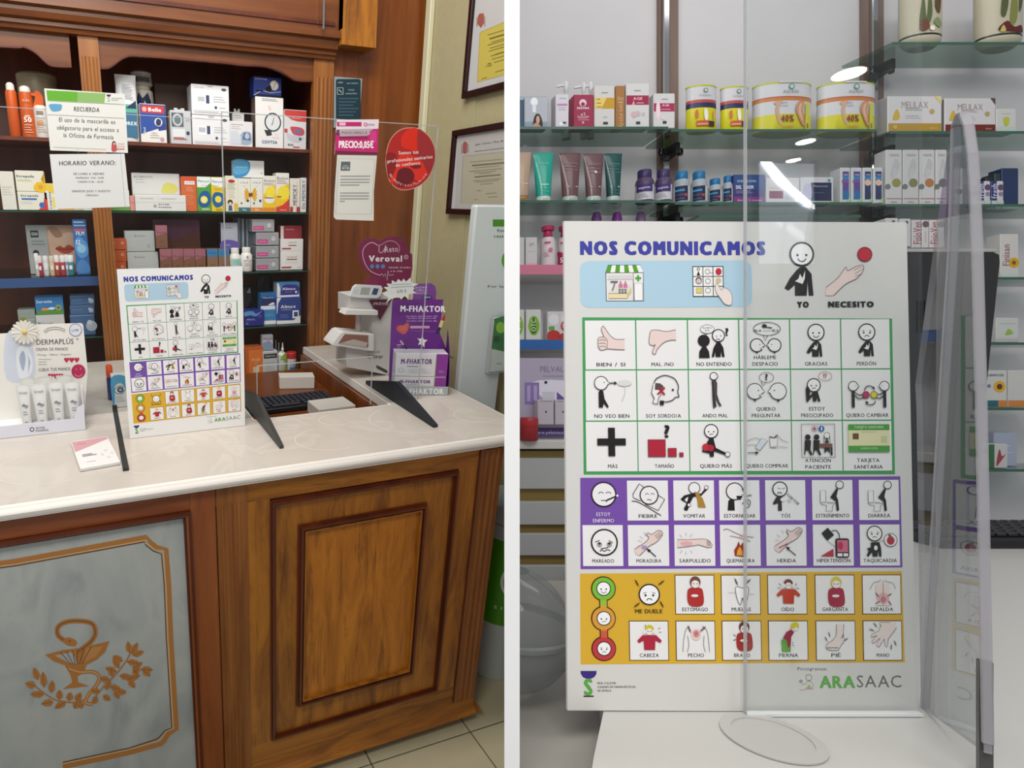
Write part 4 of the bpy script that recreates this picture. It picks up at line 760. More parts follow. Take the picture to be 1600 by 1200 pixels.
def pilA(x0, x1, z0):
    def f(g): g.box(x0, x1, YC, YC+.03, z0, zc0+.002, W_PIL); reeds(g, x0+.007, x1-.007, z0, zc0-.06, 4, W_PIL, YC-.001, YC+.01)
    return f
cpart('fluted_pilaster', pilA(xl0, xl1, .4)); cpart('fluted_pilaster', pilA(xr0, xr1, .4))
def corn(g):
    prof_ = [(YC+.03, 0), (YC-.010, 0), (YC-.014, .010), (YC-.020, .014), (YC-.020, .024), (YC-.034, .030), (YC-.040, .046), (YC-.040, .056), (YC-.056, .062), (YC-.056, .085), (YC+.03, .085)]
    g.loft([[(x, y, zc0+z) for y, z in prof_] for x in (XCL, xr1)], W_CABH)
cpart('cornice', corn)
def upper(g): g.box(XCL, xr1-.004, YC-.045, YB, zc0+.085, ztop, W_CABH); g.box(XCL, xr1-.02, YC-.05, YC-.045, zc0+.10, zc0+.112, W_DARK)
cpart('upper_cupboard', upper)
hx = X(504, 35, YC-.06)
cpart('handle', lambda g: g.box(hx-.004, hx+.003, YC-.075, YC-.066, Z(504, 48, YC-.06), Z(504, 20, YC-.06)+.05, M_CHR, .002), label='chrome bar handle of the upper cupboard')
def val(pts, x0, x1):
    def f(g):
        P = [(aY(a, b, YC+.012).x, aY(a, b, YC+.012).z) for a, b in pts]; P = smooth(P, False, 4); P = [(min(max(x, x0), x1), z) for x, z in P]
        Q = [P[0]]
        for p in P[1:]:
            if p[0] > Q[-1][0]+1e-5: Q.append(p)
        g.prism([(Q[0][0], zc0+.001)]+Q+[(Q[-1][0], zc0+.001)], YC+.012, YC+.03, W_CABH, W_DARK)
        e = [(x, z) for x, z in Q]
        for a, b in zip(e[:-1], e[1:]): g.add([(a[0], YC+.0115, a[1]), (b[0], YC+.0115, b[1]), (b[0], YC+.0115, b[1]+.006), (a[0], YC+.0115, a[1]+.006)], [(0, 1, 2, 3)], W_DARK)
    return f
cpart('valance', val([(-60, 70), (25, 75), (37, 74), (55, 83), (75, 101), (91, 105), (112, 105.5)], XCL, xl0+.002))
cpart('valance', val([(139, 107), (165, 108), (177, 103), (197, 90), (225, 89), (345, 99), (379, 103), (411, 104.5), (436, 111), (452, 120.6), (465, 127), (492, 128)], xl1-.002, xr0+.002))
zs = [Z(395, 230, YS), Z(300, 331, YS), Z(440, 423.5, YS), Z(440, 508.5, YS), Z(430, 586, YS)]
XS0, XS1 = XCL, xr0+.02
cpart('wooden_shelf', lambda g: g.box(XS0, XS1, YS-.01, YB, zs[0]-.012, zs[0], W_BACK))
def gsh(i):
    def f(g): g.box(XS0, XS1, YS, YB-.002, zs[i]-.0055, zs[i], M_GLS); g.box(XS0, XS1, YS-.0008, YS, zs[i]-.0055, zs[i], M_GLE)
    return f
for i in (1, 2, 3, 4): cpart('glass_shelf', gsh(i))
cpart('blue_shelf_edge', lambda g: g.box(XS0, (xl0+xl1)/2-.02, YS-.003, YS-.0008, zs[2]-.034, zs[2]-.001, '#34507e'), label='blue strip along the third shelf')
cpart('base_board', lambda g: g.box(XS0, xr1+.05, YC-.012, YB, .40, .60, W_CAB))
bb = G(); bb.prism([(aY(465, 566, 2.26).x, aY(465, 566, 2.26).z), (aY(541, 556, 2.26).x, aY(541, 556, 2.26).z), (aY(541, 567, 2.26).x, aY(541, 567, 2.26).z), (aY(536, 573, 2.26).x, aY(536, 573, 2.26).z), (aY(465, 583, 2.26).x, aY(465, 583, 2.26).z)], 2.256, 2.272, W_DARK)
o = bb.obj('bottom_ledge', parent=cab); o.matrix_local = cab.matrix_world.inverted()
# step box on the wood panel
sb = G(); Yb = 2.215; x0_, x1_, zb_ = X(534, 60, Yb), X(588, 60, Yb), Z(560, 72, Yb)
sb.box(x0_, x1_, Yb, YC+.018, zb_, ztop, W_OAK); sb.box(max(X(521, 40, Yb), xr1+.003), x0_, Yb+.0, YC+.018, Z(530, 44, Yb), ztop, W_OAK); o = sb.obj('light_box'); fin(o, 'light oak pelmet box above the right wooden panel', 'box')
M0 = [aZ(202, 686, TZ), aZ(384, 665, TZ)]
poster(TRS(MA, (M0[0].x+M0[1].x)/2, 1.453, TZ+.001), 'white pictogram poster standing on the cream laminate counter')
tagroom('roomA')
# ================================================ LEFT: things on the shelves
A_ = MA
YSC = aZ(655, 624, TZ).y                          # plane of the acrylic screens
K2 = '#2a2c33'; WH = '#eceae6'
s1, s2, s3, s4, s5 = zs
def col1(room, px, label, c, capc, **k): return vessel(room, px, label, ([(.86, 0), (.92, .015), (.92, .74), (.8, .80), (.5, .83)], c), [('cap', [(.52, .82), (.56, .83), (.56, .97), (.4, 1)], capc)], **k)
# -- top shelf
vessel(A_, (10, 128, 29, 222), 'orange sun spray can cut off at the left edge of the top shelf', ([(.9, 0), (.95, .01), (.95, .82), (.8, .86)], '#c8561f'), [('cap', [(.7, .86), (.7, .96), (.4, 1)], '#e8e2da')], D=2.36, base=s1)
vessel(A_, (29, 132, 55, 222), 'orange sun lotion bottle with a white domed cap', ([(.88, 0), (.95, .01), (.95, .06), (.86, .80), (.80, .87)], '#c65a26'), [('cap', [(.68, .87), (.7, .90), (.68, .95), (.45, .985), (.1, 1)], '#ece8e2')], 't SUN 50 70 5 #e9b48a 40;n SPF 50 40 5 #ffffff;b 50 50 34 9 #ffe6d2;h 25 10 75 24 4 #e8a884', D=2.36, base=s1)
sp = vessel(A_, (53, 164, 76, 222), 'white sun spray bottle with an orange trigger head', ([(.9, 0), (.95, .02), (.95, .94), (.7, 1)], '#e7e3db'), [], 'r 22 72 70 82 #8a857c;h 20 20 80 62 7 #b9a894;r 20 40 60 50 #d98a4a', D=2.36, base=s1)
g = G(); x_, _, z0_, z1_ = span(A_, 53, 140, 76, 166, 2.36); hw = .012; g.prism([(-.014, 0), (.012, 0), (.014, .030), (.004, .046), (-.006, .050), (-.012, .042), (-.022, .040), (-.024, .034), (-.010, .030), (-.016, .012), (-.020, .002)], .012, .034, mat('#cf5a1e', .35)); g.obj('trigger_head', parent=sp, M=Matrix.Translation((0, .0, z0_-s1-.001)))
vessel(A_, (28, 112, 92, 222), 'large beige round tin at the back left of the top shelf', ([(.96, 0), (1, .02), (1, .9), (.97, .97), (.8, 1)], '#8f8268'), [('lid', [(1.01, .88), (1.01, .98), (.9, 1.01)], '#9a8c70')], D=2.44, base=s1, name='tin', cat='tin', n=28)
M = TRS(A_, *[aY(203, 224, 2.36).x, 2.36, s1+.0009]); f_ = PL(M)
g = G(); w0 = .5*(aY(221, 170, 2.36).x-aY(187, 170, 2.36).x); h0 = aY(200, 116, 2.36).z-s1
g.loft([[(w0*a*math.cos(t), .02+d_*math.sin(t), z*h0) for t in [i*math.pi/8 for i in range(16)]] for a, d_, z in ((.96, .018, 0), (.98, .02, .03), (.96, .02, .5), (.93, .012, .85), (.96, .002, .98), (.96, .0012, 1))], mat('#e6e6e6', .35)); g.sm = True
o = g.obj('white_pouch'); o.matrix_world = M; fin(o, 'tall white and blue standing pouch beside the notice on the top shelf', 'pouch')
t = G(lambda u, v: (u*w0/50-w0, v*h0/100), .0001); t.lay = 8; draw(t, 'r 8 7 92 44 #3f6f8f;r 30 44 92 56 #5fae9a;b COREX 50 28 5 #dfeaf2 80;p #1d3550 40,50 90,62 90,50;h 30 66 80 84 6 #a8aeb2;c 20 16 5 #8a3a78', 100); t.obj('label_print', parent=o)
vessel(A_, (207, 108, 243, 224), 'white ceramic pharmacy jar with a dark scroll pattern at the back', ([(.8, 0), (1, .03), (1, .64), (.95, .73), (.72, .75), (.72, .79)], '#cfc9bd'), [('lid', [(.78, .79), (.98, .82), (.9, .86), (.86, .93), (.92, .97), (.6, 1)], '#b9b3a6')], 'p #2c3a5c 15,58 40,48 55,60 70,44 85,58 70,70 45,62 30,70;l #3a3c46 2 20,84 30,90 40,84 50,90 60,84 70,90 80,84;l #3a3c46 2 20,90 30,84 40,90 50,84 60,90 70,84 80,90', D=2.44, base=s1, name='ceramic_jar', cat='jar', n=24)
pbox(A_, (219, 163, 260, 225), 'blue and white box with a red name panel on the top shelf', '#e9e6e1', 'p #2c50a0 0,100 100,100 100,45 60,36 0,22;p #2a3f8c 60,62 100,50 100,36 70,32;r 6 78 94 97 #cf3a36;b Belle 58 87 9 #ffffff 50;c 18 87 6 #e8b0a8;c 70 55 11 #e8e6ea;P #2f3650 60,56 68,64 80,60 78,48 64,46;n Ultra 52 26 5 #7a6a5a;h 35 14 75 20 2 #b8b0a6;c 82 10 6 #c9a0a0;v 20ud 14 30 6 #dfe6f0', 2.36, s1, .05)
pbox(A_, (243, 132, 298, 225), 'plain brown-grey carton standing in the dark at the back of the top shelf', '#5a4238', '', 2.51, s1, .07)
pbox(A_, (266, 173, 299, 226), 'small grey thermometer box with a hanging tab', '#c6c8ca', 'r 6 52 64 94 #5c6468;e 35 73 24 19 #c0c6ca;e 35 73 16 13 #6b7b80;n x2 84 74 8 #6b7078;c 84 34 6 #27405e;r 10 20 70 46 #dfe3e4;h 12 14 80 20 3 #b04a50', 2.36, s1, .045, tab=.1)
for i, (a, b, wh) in enumerate(((133, 179.5, 'topmost of the pair'), (181, 228, 'under its twin'))):
    pbox(A_, (299+i*1.5, a, 358+i*1.5, b), 'wide white blood pressure monitor box, '+wh, '#e9e9ea', 'n Veroval 20 91 5 #8d939a 24;e 87 88 7 5 #4c5358;r 14 35 52 66 #f6f6f6;r 38 38 47 66 #3d4a68;r 16 44 34 60 #b9bec4;h 58 46 92 62 3 #aab0b8;c 64 26 5 #3a4666;h 74 26 90 26 1 #aab0b8;l #c8ccd0 .8 2,14 98,14;h 4 6 80 10 2 #c2c6cc;p #b9bcc2 40,100 46,94 54,94 60,100', 2.36, (s1 if i else aY(329, 180.3, 2.36).z), .09, side='#c9cacc')
pbox(A_, (363, 177, 382, 222), 'narrow white hang-tab box peeking out behind the wrist monitor box', '#dedcd8', 'h 20 88 80 94 2 #a09a94', 2.43, s1, .04, tab=.14)
pbox(A_, (358, 190, 395, 228), 'white wrist monitor box with a pale grey picture', '#e4e2e4', 'h 8 88 60 92 1 #a04048;P #9fb0c4 40,20 55,58 90,60 98,30 90,12 60,8;p #5c6f8c 55,30 62,58 88,56 92,26;e 76 44 10 12 #b9c6d6;p #d0d6de 4,10 4,60 30,66 50,40 50,10;h 8 72 50 80 2 #bcb8bc', 2.36, s1, .05)
zc = aY(421, 152, 2.36).z
pbox(A_, (399, 152, 443, 229), 'tall white box with a round blood pressure gauge picture', '#eae8e5', 'h 22 94 80 97 2 #9fa8a8;c 62 52 19 #3a4048;c 62 52 16 #dfe3e4;l #b04040 1.5 62,52 66,62;l #2a2e34 1.5 58,46 62,52;p #2f343c 30,36 40,24 58,26 56,36;p #e8c8c6 44,84 50,74 56,76 52,84;b COVYSA 50 12 6 #2f5f8c 56;l #e8b8b8 1 70,30 84,20 60,22', 2.36, s1, .06, side='#6b5a50')
pbox(A_, (396, 120.5, 440, 152), 'dark blue box with a white dial photo lying on the gauge box', '#2b3f8c', 'n COVYSA 26 88 7 #ffffff 44;p #0f1524 0,10 100,10 100,0 0,0;c 74 60 26 #d9d6c6;c 74 60 20 #ece9dc;l #333333 2 74,60 84,80;l #333333 2 74,60 70,40;p #10131c 40,40 60,62 66,34 50,20;l #e4e4e4 2 0,2 30,30 60,20 100,30;r 6 24 34 32 #10131c', 2.36, zc+.0008, .06)
pbox(A_, (444, 172, 479, 230), 'red and white heart monitor box at the right end of the top shelf', '#dcdcdc', 'p #c8443f 0,100 100,100 100,72 60,72 30,76 0,88;n V.HEART 50 80 4 #e8b0a8 60;p #c8444a 0,52 14,52 14,42 0,42;P #cf4a54 30,58 80,56 92,44 80,36 44,38 30,48;r 44 42 80 52 #7a6f96;P #c4c6ce 10,40 20,24 60,18 90,28 80,34 40,36;c 72 27 4 #3f4a6c;b ECG 28 11 5 #3a2c30;r 40 4 70 7 #b03a40', 2.36, s1, .045)
# -- second shelf
pbox(A_, (24, 267, 70, 299), 'cream throat lozenge box with a yellow honey swirl, upper of two', '#e2ddcd', 'b Strepsils 34 74 11 #3c5a6c 62;h 6 50 56 56 2 #9ab04a;P #e8b82c 60,8 70,44 92,52 99,100 100,0;c 84 22 12 #d8a020;p #b88a20 88,60 99,90 99,40', 2.37, aY(50, 299.6, 2.37).z, .05)
pbox(A_, (28, 300, 75, 331), 'cream throat lozenge box with a blue ball and red corner, lower of two', '#e2ddcd', 'b Strepsils 40 80 10 #3c5a6c 60;r 12 56 64 66 #3a6ab0;h 10 36 50 44 2 #a8b0b4;p #cf3a2c 66,0 100,0 100,50 90,70 84,30;c 80 28 16 #3c6ab8', 2.37, s2, .05)
pbox(A_, (1, 268, 24, 331), 'pale box cut off at the left edge of the second shelf', '#dcd8cc', 'h 10 40 80 60 4 #b9b4a4', 2.37, s2, .05)
pbox(A_, (69, 287, 90, 331), 'yellow and white box with blue upright lettering half behind the hours notice', '#e4e0d4', 'p #e6c43c 0,100 100,100 100,60 50,66 0,84;v Lizipaina 42 38 9 #2b5a9a 64;r 60 10 100 50 #e9d24e', 2.37, s2, .05)
pbox(A_, (86, 318, 160, 331), 'low orange and white carton under the hours notice', '#d8c8ae', 'r 0 0 40 100 #d49a58;r 60 0 80 100 #e8e4da', 2.38, s2, .05)
pbox(A_, (160, 297, 203, 331), 'green box mostly hidden behind the hours notice', '#6a9a4a', 'r 0 70 100 100 #d6dcc8;h 8 20 80 50 3 #a4c486', 2.37, s2, .05)
pbox(A_, (203, 306, 211, 331), 'thin pink upright carton beside the green box', '#d8908a', 'l #8a4c4a 2 0,56 100,56', 2.37, s2, .05)
pbox(A_, (206, 271, 281, 306), 'wide white and silver capsule box standing in a white tray', '#d4d4d0', 'n INTIBIOTIC 24 84 8 #6a6a6c 40;h 6 60 26 72 2 #9a9a9c;P #d0cc6c 60,20 68,56 84,60 96,40 90,16 72,14;l #b9b9b4 1 0,8 100,8', 2.40, aY(240, 307, 2.40).z, .03)
pbox(A_, (211, 305, 291, 331), 'white display tray with grey lettering holding the wide capsule box', '#dedcd8', 'n ESPIDIFEN 22 78 7 #8a8a8e 26;n ESPIDIFEN 66 78 7 #8a8a8e 30;l #b9b9b9 1 46,60 46,100;t INTER 56 42 9 #44484c 22;t PHARMA 58 24 9 #44484c 26;c 38 32 9 #44484c;c 38 32 5 #dedcd8;l #b4b2ae 1 0,56 100,56', 2.36, s2, .035, name='display_tray', cat='tray')
pbox(A_, (284, 276, 308, 331), 'orange box with a white name strip', '#d0683a', 'r 0 88 100 100 #d4502a;r 20 78 86 88 #ececf0;t ACTIVA 54 83 5 #4a5a7a 50;h 30 60 80 70 3 #e8a080;h 20 20 80 46 5 #e09468;c 12 30 4 #ecd0b8', 2.37, s2, .05)
pbox(A_, (308, 276, 330, 331), 'green and blue throat box with a glowing yellow dot', '#5b9a3c', 'r 0 70 100 100 #eceeec;t Pharysol 50 88 7 #2b6a8c 84;n throat 50 76 4 #5a9ac0;p #4f9a3a 0,62 60,70 100,84 100,60 0,50;P #1f5a98 2,30 30,56 80,58 98,36 80,16 30,12;c 48 34 11 #e4e060;c 48 34 7 #f2e890;h 30 5 90 8 2 #cfe0c0', 2.36, s2, .05)
pbox(A_, (330, 277, 351.5, 331), 'yellow and blue throat box beside the green one', '#e6c62c', 'p #eceeec 0,100 100,100 100,72 50,72 0,80;t Pharysol 50 88 7 #2b5a8c 84;n throat 40 76 4 #5a9ac0;P #1f6098 2,34 24,56 80,54 98,38 80,18 30,12;c 50 36 10 #e8d850;h 20 64 80 68 2 #d0a018;h 30 4 80 7 2 #b09020', 2.36, s2, .05)
pbox(A_, (352, 275, 372, 331), 'cream box with a little girl picture and a red oval', '#e4dfcf', 'e 50 86 28 5 #b0342c;h 16 64 86 78 4 #9aa88c;h 20 40 80 58 5 #c8c2b0;c 36 26 8 #4a3024;p #3a5c80 24,20 48,20 54,2 20,2;c 36 22 5 #e8c8a8;P #d8b23a 70,24 96,20 96,2 70,2', 2.37, s2, .05)
for i, (x0, c, lb) in enumerate(((372, '#3c7078', 'white cough syrup box with half a sunflower and a teal foot'), (391.5, '#e08a3c', 'white cough syrup box with half a sunflower and an orange foot'))):
    x_ = 100 if i == 0 else 0
    pbox(A_, (x0, 279, x0+19.5, 331), lb, '#e6e4da', f'n SYRUP 50 88 6 #7a8ca0 70;n tos 50 78 4 #9aa0a8;r 0 0 100 13 {c};n 180g 50 6 5 #dfe6e6;'+''.join(f'P #e0a82c {x_},{52} {x_+(1-2*(x_>0))*(24+20*math.cos(a)):.0f},{52+18*math.sin(a)+3:.0f} {x_+(1-2*(x_>0))*(30+22*math.cos(a)):.0f},{52+22*math.sin(a):.0f} {x_+(1-2*(x_>0))*(24+20*math.cos(a)):.0f},{52+18*math.sin(a)-3:.0f};' for a in (-1.3, -.9, -.45, 0, .45, .9, 1.3))+f'e {x_-(6 if x_ else -6)} 52 9 6 #7a4a1c;c 25 26 3 #5a6a78;c 78 34 4 #4a3a3a', 2.36, s2, .05)
pbox(A_, (365, 251, 413, 275), 'white box with a blue rounded panel lying on the sunflower boxes', '#e6e6e4', 'P #3a8fc4 0,0 0,100 46,100 54,60 44,20 26,2;P #5aa8d4 0,20 0,96 42,92 48,60 38,26;t catarro 24 62 12 #bfe0f0 38;c 92 28 7 #d8b878;h 60 60 90 80 3 #d0d0ce', 2.37, aY(390, 278, 2.37).z, .04)
pbox(A_, (411, 275, 431, 331), 'white and yellow cough box with a sun disc', '#e6dfcc', 'r 0 84 100 96 #e6e2dc;t Bisolvon 50 88 7 #5a5c68 84;h 4 76 90 80 2 #a8a4a0;p #eec228 0,0 0,46 30,64 100,76 100,0;c 58 56 16 #f2dc3c;e 50 34 40 10 #ece6d8;r 10 38 80 41 #6a5c4a;r 0 0 100 12 #e08a2c', 2.36, s2, .05)
pbox(A_, (431, 270.5, 452, 330), 'taller white and yellow cough box with a red corner', '#e8e4dc', 't Bisolvon 50 88 7 #5a5c68 84;h 6 74 90 82 3 #b09a98;p #eec228 0,0 0,40 30,64 100,74 100,0;c 56 50 18 #f2dc3c;p #cf3f30 0,0 0,12 50,18 100,34 100,0;r 10 38 40 41 #8a3020;h 30 5 80 8 1 #e8b0a0', 2.36, s2, .05)
pbox(A_, (453, 279, 469, 330), 'narrow white box with red foot and upright grey lettering', '#e4ddd0', 'v MEMORY 50 52 15 #5c5c66 62;r 0 0 30 16 #b83430;r 66 0 100 16 #b83430;l #c8beb0 1 70,16 70,96', 2.36, s2, .05)
pbox(A_, (469.5, 278, 479, 329.5), 'narrowest white box with upright blue-grey lettering', '#e2e0da', 'v De_MEMORY 50 52 10 #4a5a7c 84', 2.36, s2, .05)
# -- third shelf
fc_ = pbox(A_, (43, 352, 120, 422), 'grey cosmetics display card with a close-up of lips', '#a2a3a2', 'p #b08a74 42,100 100,100 100,0 42,0;P #c9a48e 44,92 60,80 96,84 100,30 76,6 52,16 44,50;P #a8432f 56,52 66,58 74,54 84,60 96,52 84,42 70,42;l #7a2c24 2 56,52 75,50 96,52;P #9a7462 46,96 60,98 74,80 58,76;r 8 76 24 90 #2c2f33;b ISDIN 16 83 6 #b8bcc0 12;h 8 62 36 68 2 #7d7e80;c 15 44 6 #2c2f33;l #b08a74 1 42,0 42,100', 2.43, s3, .02, name='display_card', cat='display')
for i, (x0, x1, y0, c, cc, d) in enumerate(((53, 61, 396, '#c9cac6', '#e0e0de', 'pale grey'), (58, 66, 400, '#b03a4c', '#d6cec8', 'crimson'), (66, 76, 400, '#e0dde0', '#d8d4d6', 'white with a blue mark'), (76, 85, 400, '#d8c298', '#cbbfa8', 'sand yellow'), (84, 93, 399, '#c04a48', '#e2dedb', 'red with white top'), (93, 102, 399, '#b8444a', '#e2dedb', 'dark red'), (101, 107, 398, '#8a94a8', '#e2e0e0', 'slim blue-grey'), (104, 116, 399, '#3f8f9c', '#e0e2e2', 'teal'))):
    vessel(A_, (x0, y0, x1, 422), d+' little tube bottle in the row on the blue-edged shelf', ([(.8, 0), (.92, .03), (.92, .6), (.86, .66)], c), [('cap', [(.9, .66), (.92, .7), (.92, .97), (.8, 1)], cc)], 'r 30 30 70 50 #e8e6e6', D=2.36, base=s3, group=None, n=14, name='small_bottle')
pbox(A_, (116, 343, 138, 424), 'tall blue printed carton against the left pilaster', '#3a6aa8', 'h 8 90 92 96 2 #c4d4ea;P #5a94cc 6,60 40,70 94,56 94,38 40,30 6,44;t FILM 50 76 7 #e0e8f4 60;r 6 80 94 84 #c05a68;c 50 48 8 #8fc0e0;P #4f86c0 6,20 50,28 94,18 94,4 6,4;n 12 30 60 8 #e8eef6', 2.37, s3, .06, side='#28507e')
tube(A_, (25, 402, 47, 436), 'white tube with green and blue stripes at the left end of the third shelf', '#dfe4e2', '#d0d4d2', 'r 0 10 22 96 #6ab04a;r 30 20 60 90 #3a7ab4', 2.0, s3-.034+.0, caph=.1) if False else None
for i, (y0, y1, pos) in enumerate(((373, 391, 'top'), (391.5, 409, 'middle'), (409.5, 427, 'bottom'))):
    pbox(A_, (163-i*.5, y0, 198, y1), f'orange-brown care product box, {pos} of a stack of three', '#b4532c', 't Care 30 66 16 #e8b090 40;c 82 62 11 #e8c0a0;c 82 62 7 #b4532c;h 10 24 60 36 2 #d88860', 2.36, (s3, aY(180, 409.7, 2.36).z, aY(180, 391.7, 2.36).z)[2-i]+(0, .001, .002)[2-i], .07)
pbox(A_, (195, 361, 242, 393), 'silver-grey cream box, upper of two beside the orange boxes', '#a9adab', 'n Bruma 50 78 9 #6a706e 36;h 6 30 40 60 4 #c2c6c4;c 78 26 8 #8a8e90;c 78 26 5 #a9adab', 2.37, aY(220, 393.4, 2.37).z, .06)
pbox(A_, (199, 394, 248, 425), 'silver-grey cream box, lower of two beside the orange boxes', '#b2b5b2', 'n Bruma 40 78 9 #6a706e 34;h 6 10 70 40 3 #c2c6c4', 2.37, s3, .06)
pbox(A_, (239, 343, 313, 387), 'wide dark purple and brown gift box on the third shelf', '#4a2238', 'p #4a2418 0,0 100,0 100,56 0,10;n Sesmed 72 84 8 #241018 22;h 58 14 90 22 2 #2e150e', 2.41, aY(270, 388, 2.41).z, .05)
for i, (x0, x1, y0, y1, t_) in enumerate(((243, 262, 352, 388, 'tall brown carton in front of the purple gift box'), (250, 269, 389, 425, 'brown carton first from the left in the low row'), (269, 287, 389, 425, 'brown carton second from the left in the low row'), (287, 305, 389, 425, 'brown carton third from the left in the low row'), (305, 322, 389, 425, 'brown carton fourth from the left in the low row'))):
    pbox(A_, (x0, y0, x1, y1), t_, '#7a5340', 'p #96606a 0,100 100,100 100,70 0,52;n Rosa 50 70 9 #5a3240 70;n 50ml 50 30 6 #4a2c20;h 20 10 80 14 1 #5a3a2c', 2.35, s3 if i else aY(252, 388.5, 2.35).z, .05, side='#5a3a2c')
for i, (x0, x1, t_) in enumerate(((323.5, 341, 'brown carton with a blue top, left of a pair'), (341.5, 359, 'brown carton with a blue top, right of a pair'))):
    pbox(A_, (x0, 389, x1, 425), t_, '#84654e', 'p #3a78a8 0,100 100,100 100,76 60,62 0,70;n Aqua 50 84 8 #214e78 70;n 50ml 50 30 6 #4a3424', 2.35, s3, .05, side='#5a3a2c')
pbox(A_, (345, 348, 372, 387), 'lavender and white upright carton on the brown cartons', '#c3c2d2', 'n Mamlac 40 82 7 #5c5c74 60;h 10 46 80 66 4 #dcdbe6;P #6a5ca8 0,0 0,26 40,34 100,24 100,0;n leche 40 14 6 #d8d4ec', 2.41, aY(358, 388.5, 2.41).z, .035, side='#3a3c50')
for i in range(7):
    pbox(A_, (372+i*3.2, 341+i*.4, 375+i*3.2, 388), ('first', 'second', 'third', 'fourth', 'fifth', 'sixth', 'seventh')[i]+' thin grey leaflet folder from the left in the upright bundle', ('#8f96a4', '#5c6472', '#b4bac4', '#4c5462', '#a0a6b2', '#6a7280', '#8a90a0')[i], '', 2.43, aY(383, 389, 2.43).z, .09, name='leaflet_folder', cat='folder', group='grey leaflet folders on the third shelf', cl=.0003)
vessel(A_, (360, 388, 378.5, 425), 'white pill bottle with a pale green label beside the poster top', ([(.86, 0), (.94, .03), (.94, .66), (.62, .78)], '#e4e2dc'), [('cap', [(.66, .76), (.7, .78), (.7, .98), (.5, 1)], '#efede8')], 'r 4 24 96 56 #a8cfc4;h 20 34 80 48 3 #6a9a90', D=2.34, base=s3, name='pill_bottle')
vessel(A_, (378, 387, 397, 425), 'white pill bottle next to the grey and pink box stack', ([(.86, 0), (.94, .03), (.94, .68), (.62, .80)], '#e8e4df'), [('cap', [(.66, .78), (.7, .80), (.7, .98), (.5, 1)], '#f2f0ec')], 'n ginkgo 50 48 7 #8a6a70 70;h 20 26 80 38 3 #c0a8a8;c 46 62 5 #9aa0a8', D=2.33, base=s3, name='pill_bottle')
zz = [s3, aY(418, 403.5, 2.35).z, aY(418, 384, 2.35).z, aY(412, 363.5, 2.35).z]
for i, (x0, x1, y0, y1, t_) in enumerate(((400, 436, 404, 424, 'bottom'), (400, 436, 384.5, 403.5, 'third from the top'), (400, 436, 363.5, 384, 'second from the top'), (394, 429, 343, 363, 'topmost'))):
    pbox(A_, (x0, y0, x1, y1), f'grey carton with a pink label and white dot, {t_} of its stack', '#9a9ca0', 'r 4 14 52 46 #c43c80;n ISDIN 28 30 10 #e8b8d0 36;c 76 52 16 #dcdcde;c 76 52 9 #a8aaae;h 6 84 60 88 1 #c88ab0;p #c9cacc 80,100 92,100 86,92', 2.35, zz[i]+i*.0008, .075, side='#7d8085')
pbox(A_, (438, 353, 472, 373), 'dark red and white box on top of the red-marked boxes', '#8c2c34', 'r 0 0 14 100 #d0ccca;t Suavinex 44 74 10 #e0b4b4 40;h 24 24 80 44 2 #a85a60', 2.37, aY(455, 373.4, 2.37).z, .05)
pbox(A_, (438, 373.5, 474, 392.5), 'white box with a red bar, upper of two at the right of the third shelf', '#e2e0dc', 't Lipograsil 52 74 12 #a87878 36;r 34 44 70 52 #7a5a5a;r 6 16 46 28 #a8343c', 2.36, aY(455, 393, 2.36).z, .055)
pbox(A_, (438, 393, 473.5, 423), 'white box with a red bar, lower of two at the right of the third shelf', '#e6e3df', 't Lipograsil 50 72 10 #a87878 46;r 26 54 74 60 #7a5a5a;h 20 40 80 44 1 #c0b8b4;r 4 8 48 17 #a8343c;h 76 12 92 12 1 #9a9a9a', 2.36, s3, .055)
# -- fourth shelf
pbox(A_, (28, 484, 56, 509), 'small grey-green box left of the blue sleep aid box', '#8f9890', 'c 28 60 14 #7f8a40;h 40 64 90 70 1 #c4cabf', 2.37, s4, .05)
pbox(A_, (56, 492, 101, 509), 'white box with dark lettering beneath the blue sleep aid box', '#c9c8c8', 't Melatonin 32 60 22 #3a4058 54', 2.36, s4, .055)
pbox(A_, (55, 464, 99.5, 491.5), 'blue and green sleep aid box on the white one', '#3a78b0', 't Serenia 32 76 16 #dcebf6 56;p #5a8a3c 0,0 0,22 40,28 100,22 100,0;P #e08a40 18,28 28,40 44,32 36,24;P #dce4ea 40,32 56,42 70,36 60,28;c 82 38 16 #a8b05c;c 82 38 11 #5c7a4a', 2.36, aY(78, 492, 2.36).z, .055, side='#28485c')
for i, (y0, y1, pos) in enumerate(((462, 477, 'top'), (477.5, 491.5, 'middle'), (492, 507, 'bottom'))):
    pbox(A_, (109, y0, 148, y1), f'slate blue soft contact lens box, {pos} of three', '#46648c', 'h 8 56 50 62 1 #b0c0d6;c 86 44 26 #a8b4c0;c 80 62 12 #c4ccd2;l #9ab0cc 2 0,98 100,98', 2.36, (s4, aY(128, 492, 2.36).z, aY(128, 477.7, 2.36).z)[2-i]+.0006*(2-i), .06)
for i in range(9):
    pbox(A_, (165+i*4, 434, 168.4+i*4, 509), ('first', 'second', 'third', 'fourth', 'fifth', 'sixth', 'seventh', 'eighth', 'ninth')[i]+' thin upright carton counted from the left pilaster', ('#d8d6d0', '#6a6a66', '#b8b8b2', '#4c4e4c')[i % 4], '', 2.38, s4, .09, name='thin_carton', cat='carton', group='thin upright cartons beside the left pilaster', cl=.0003)
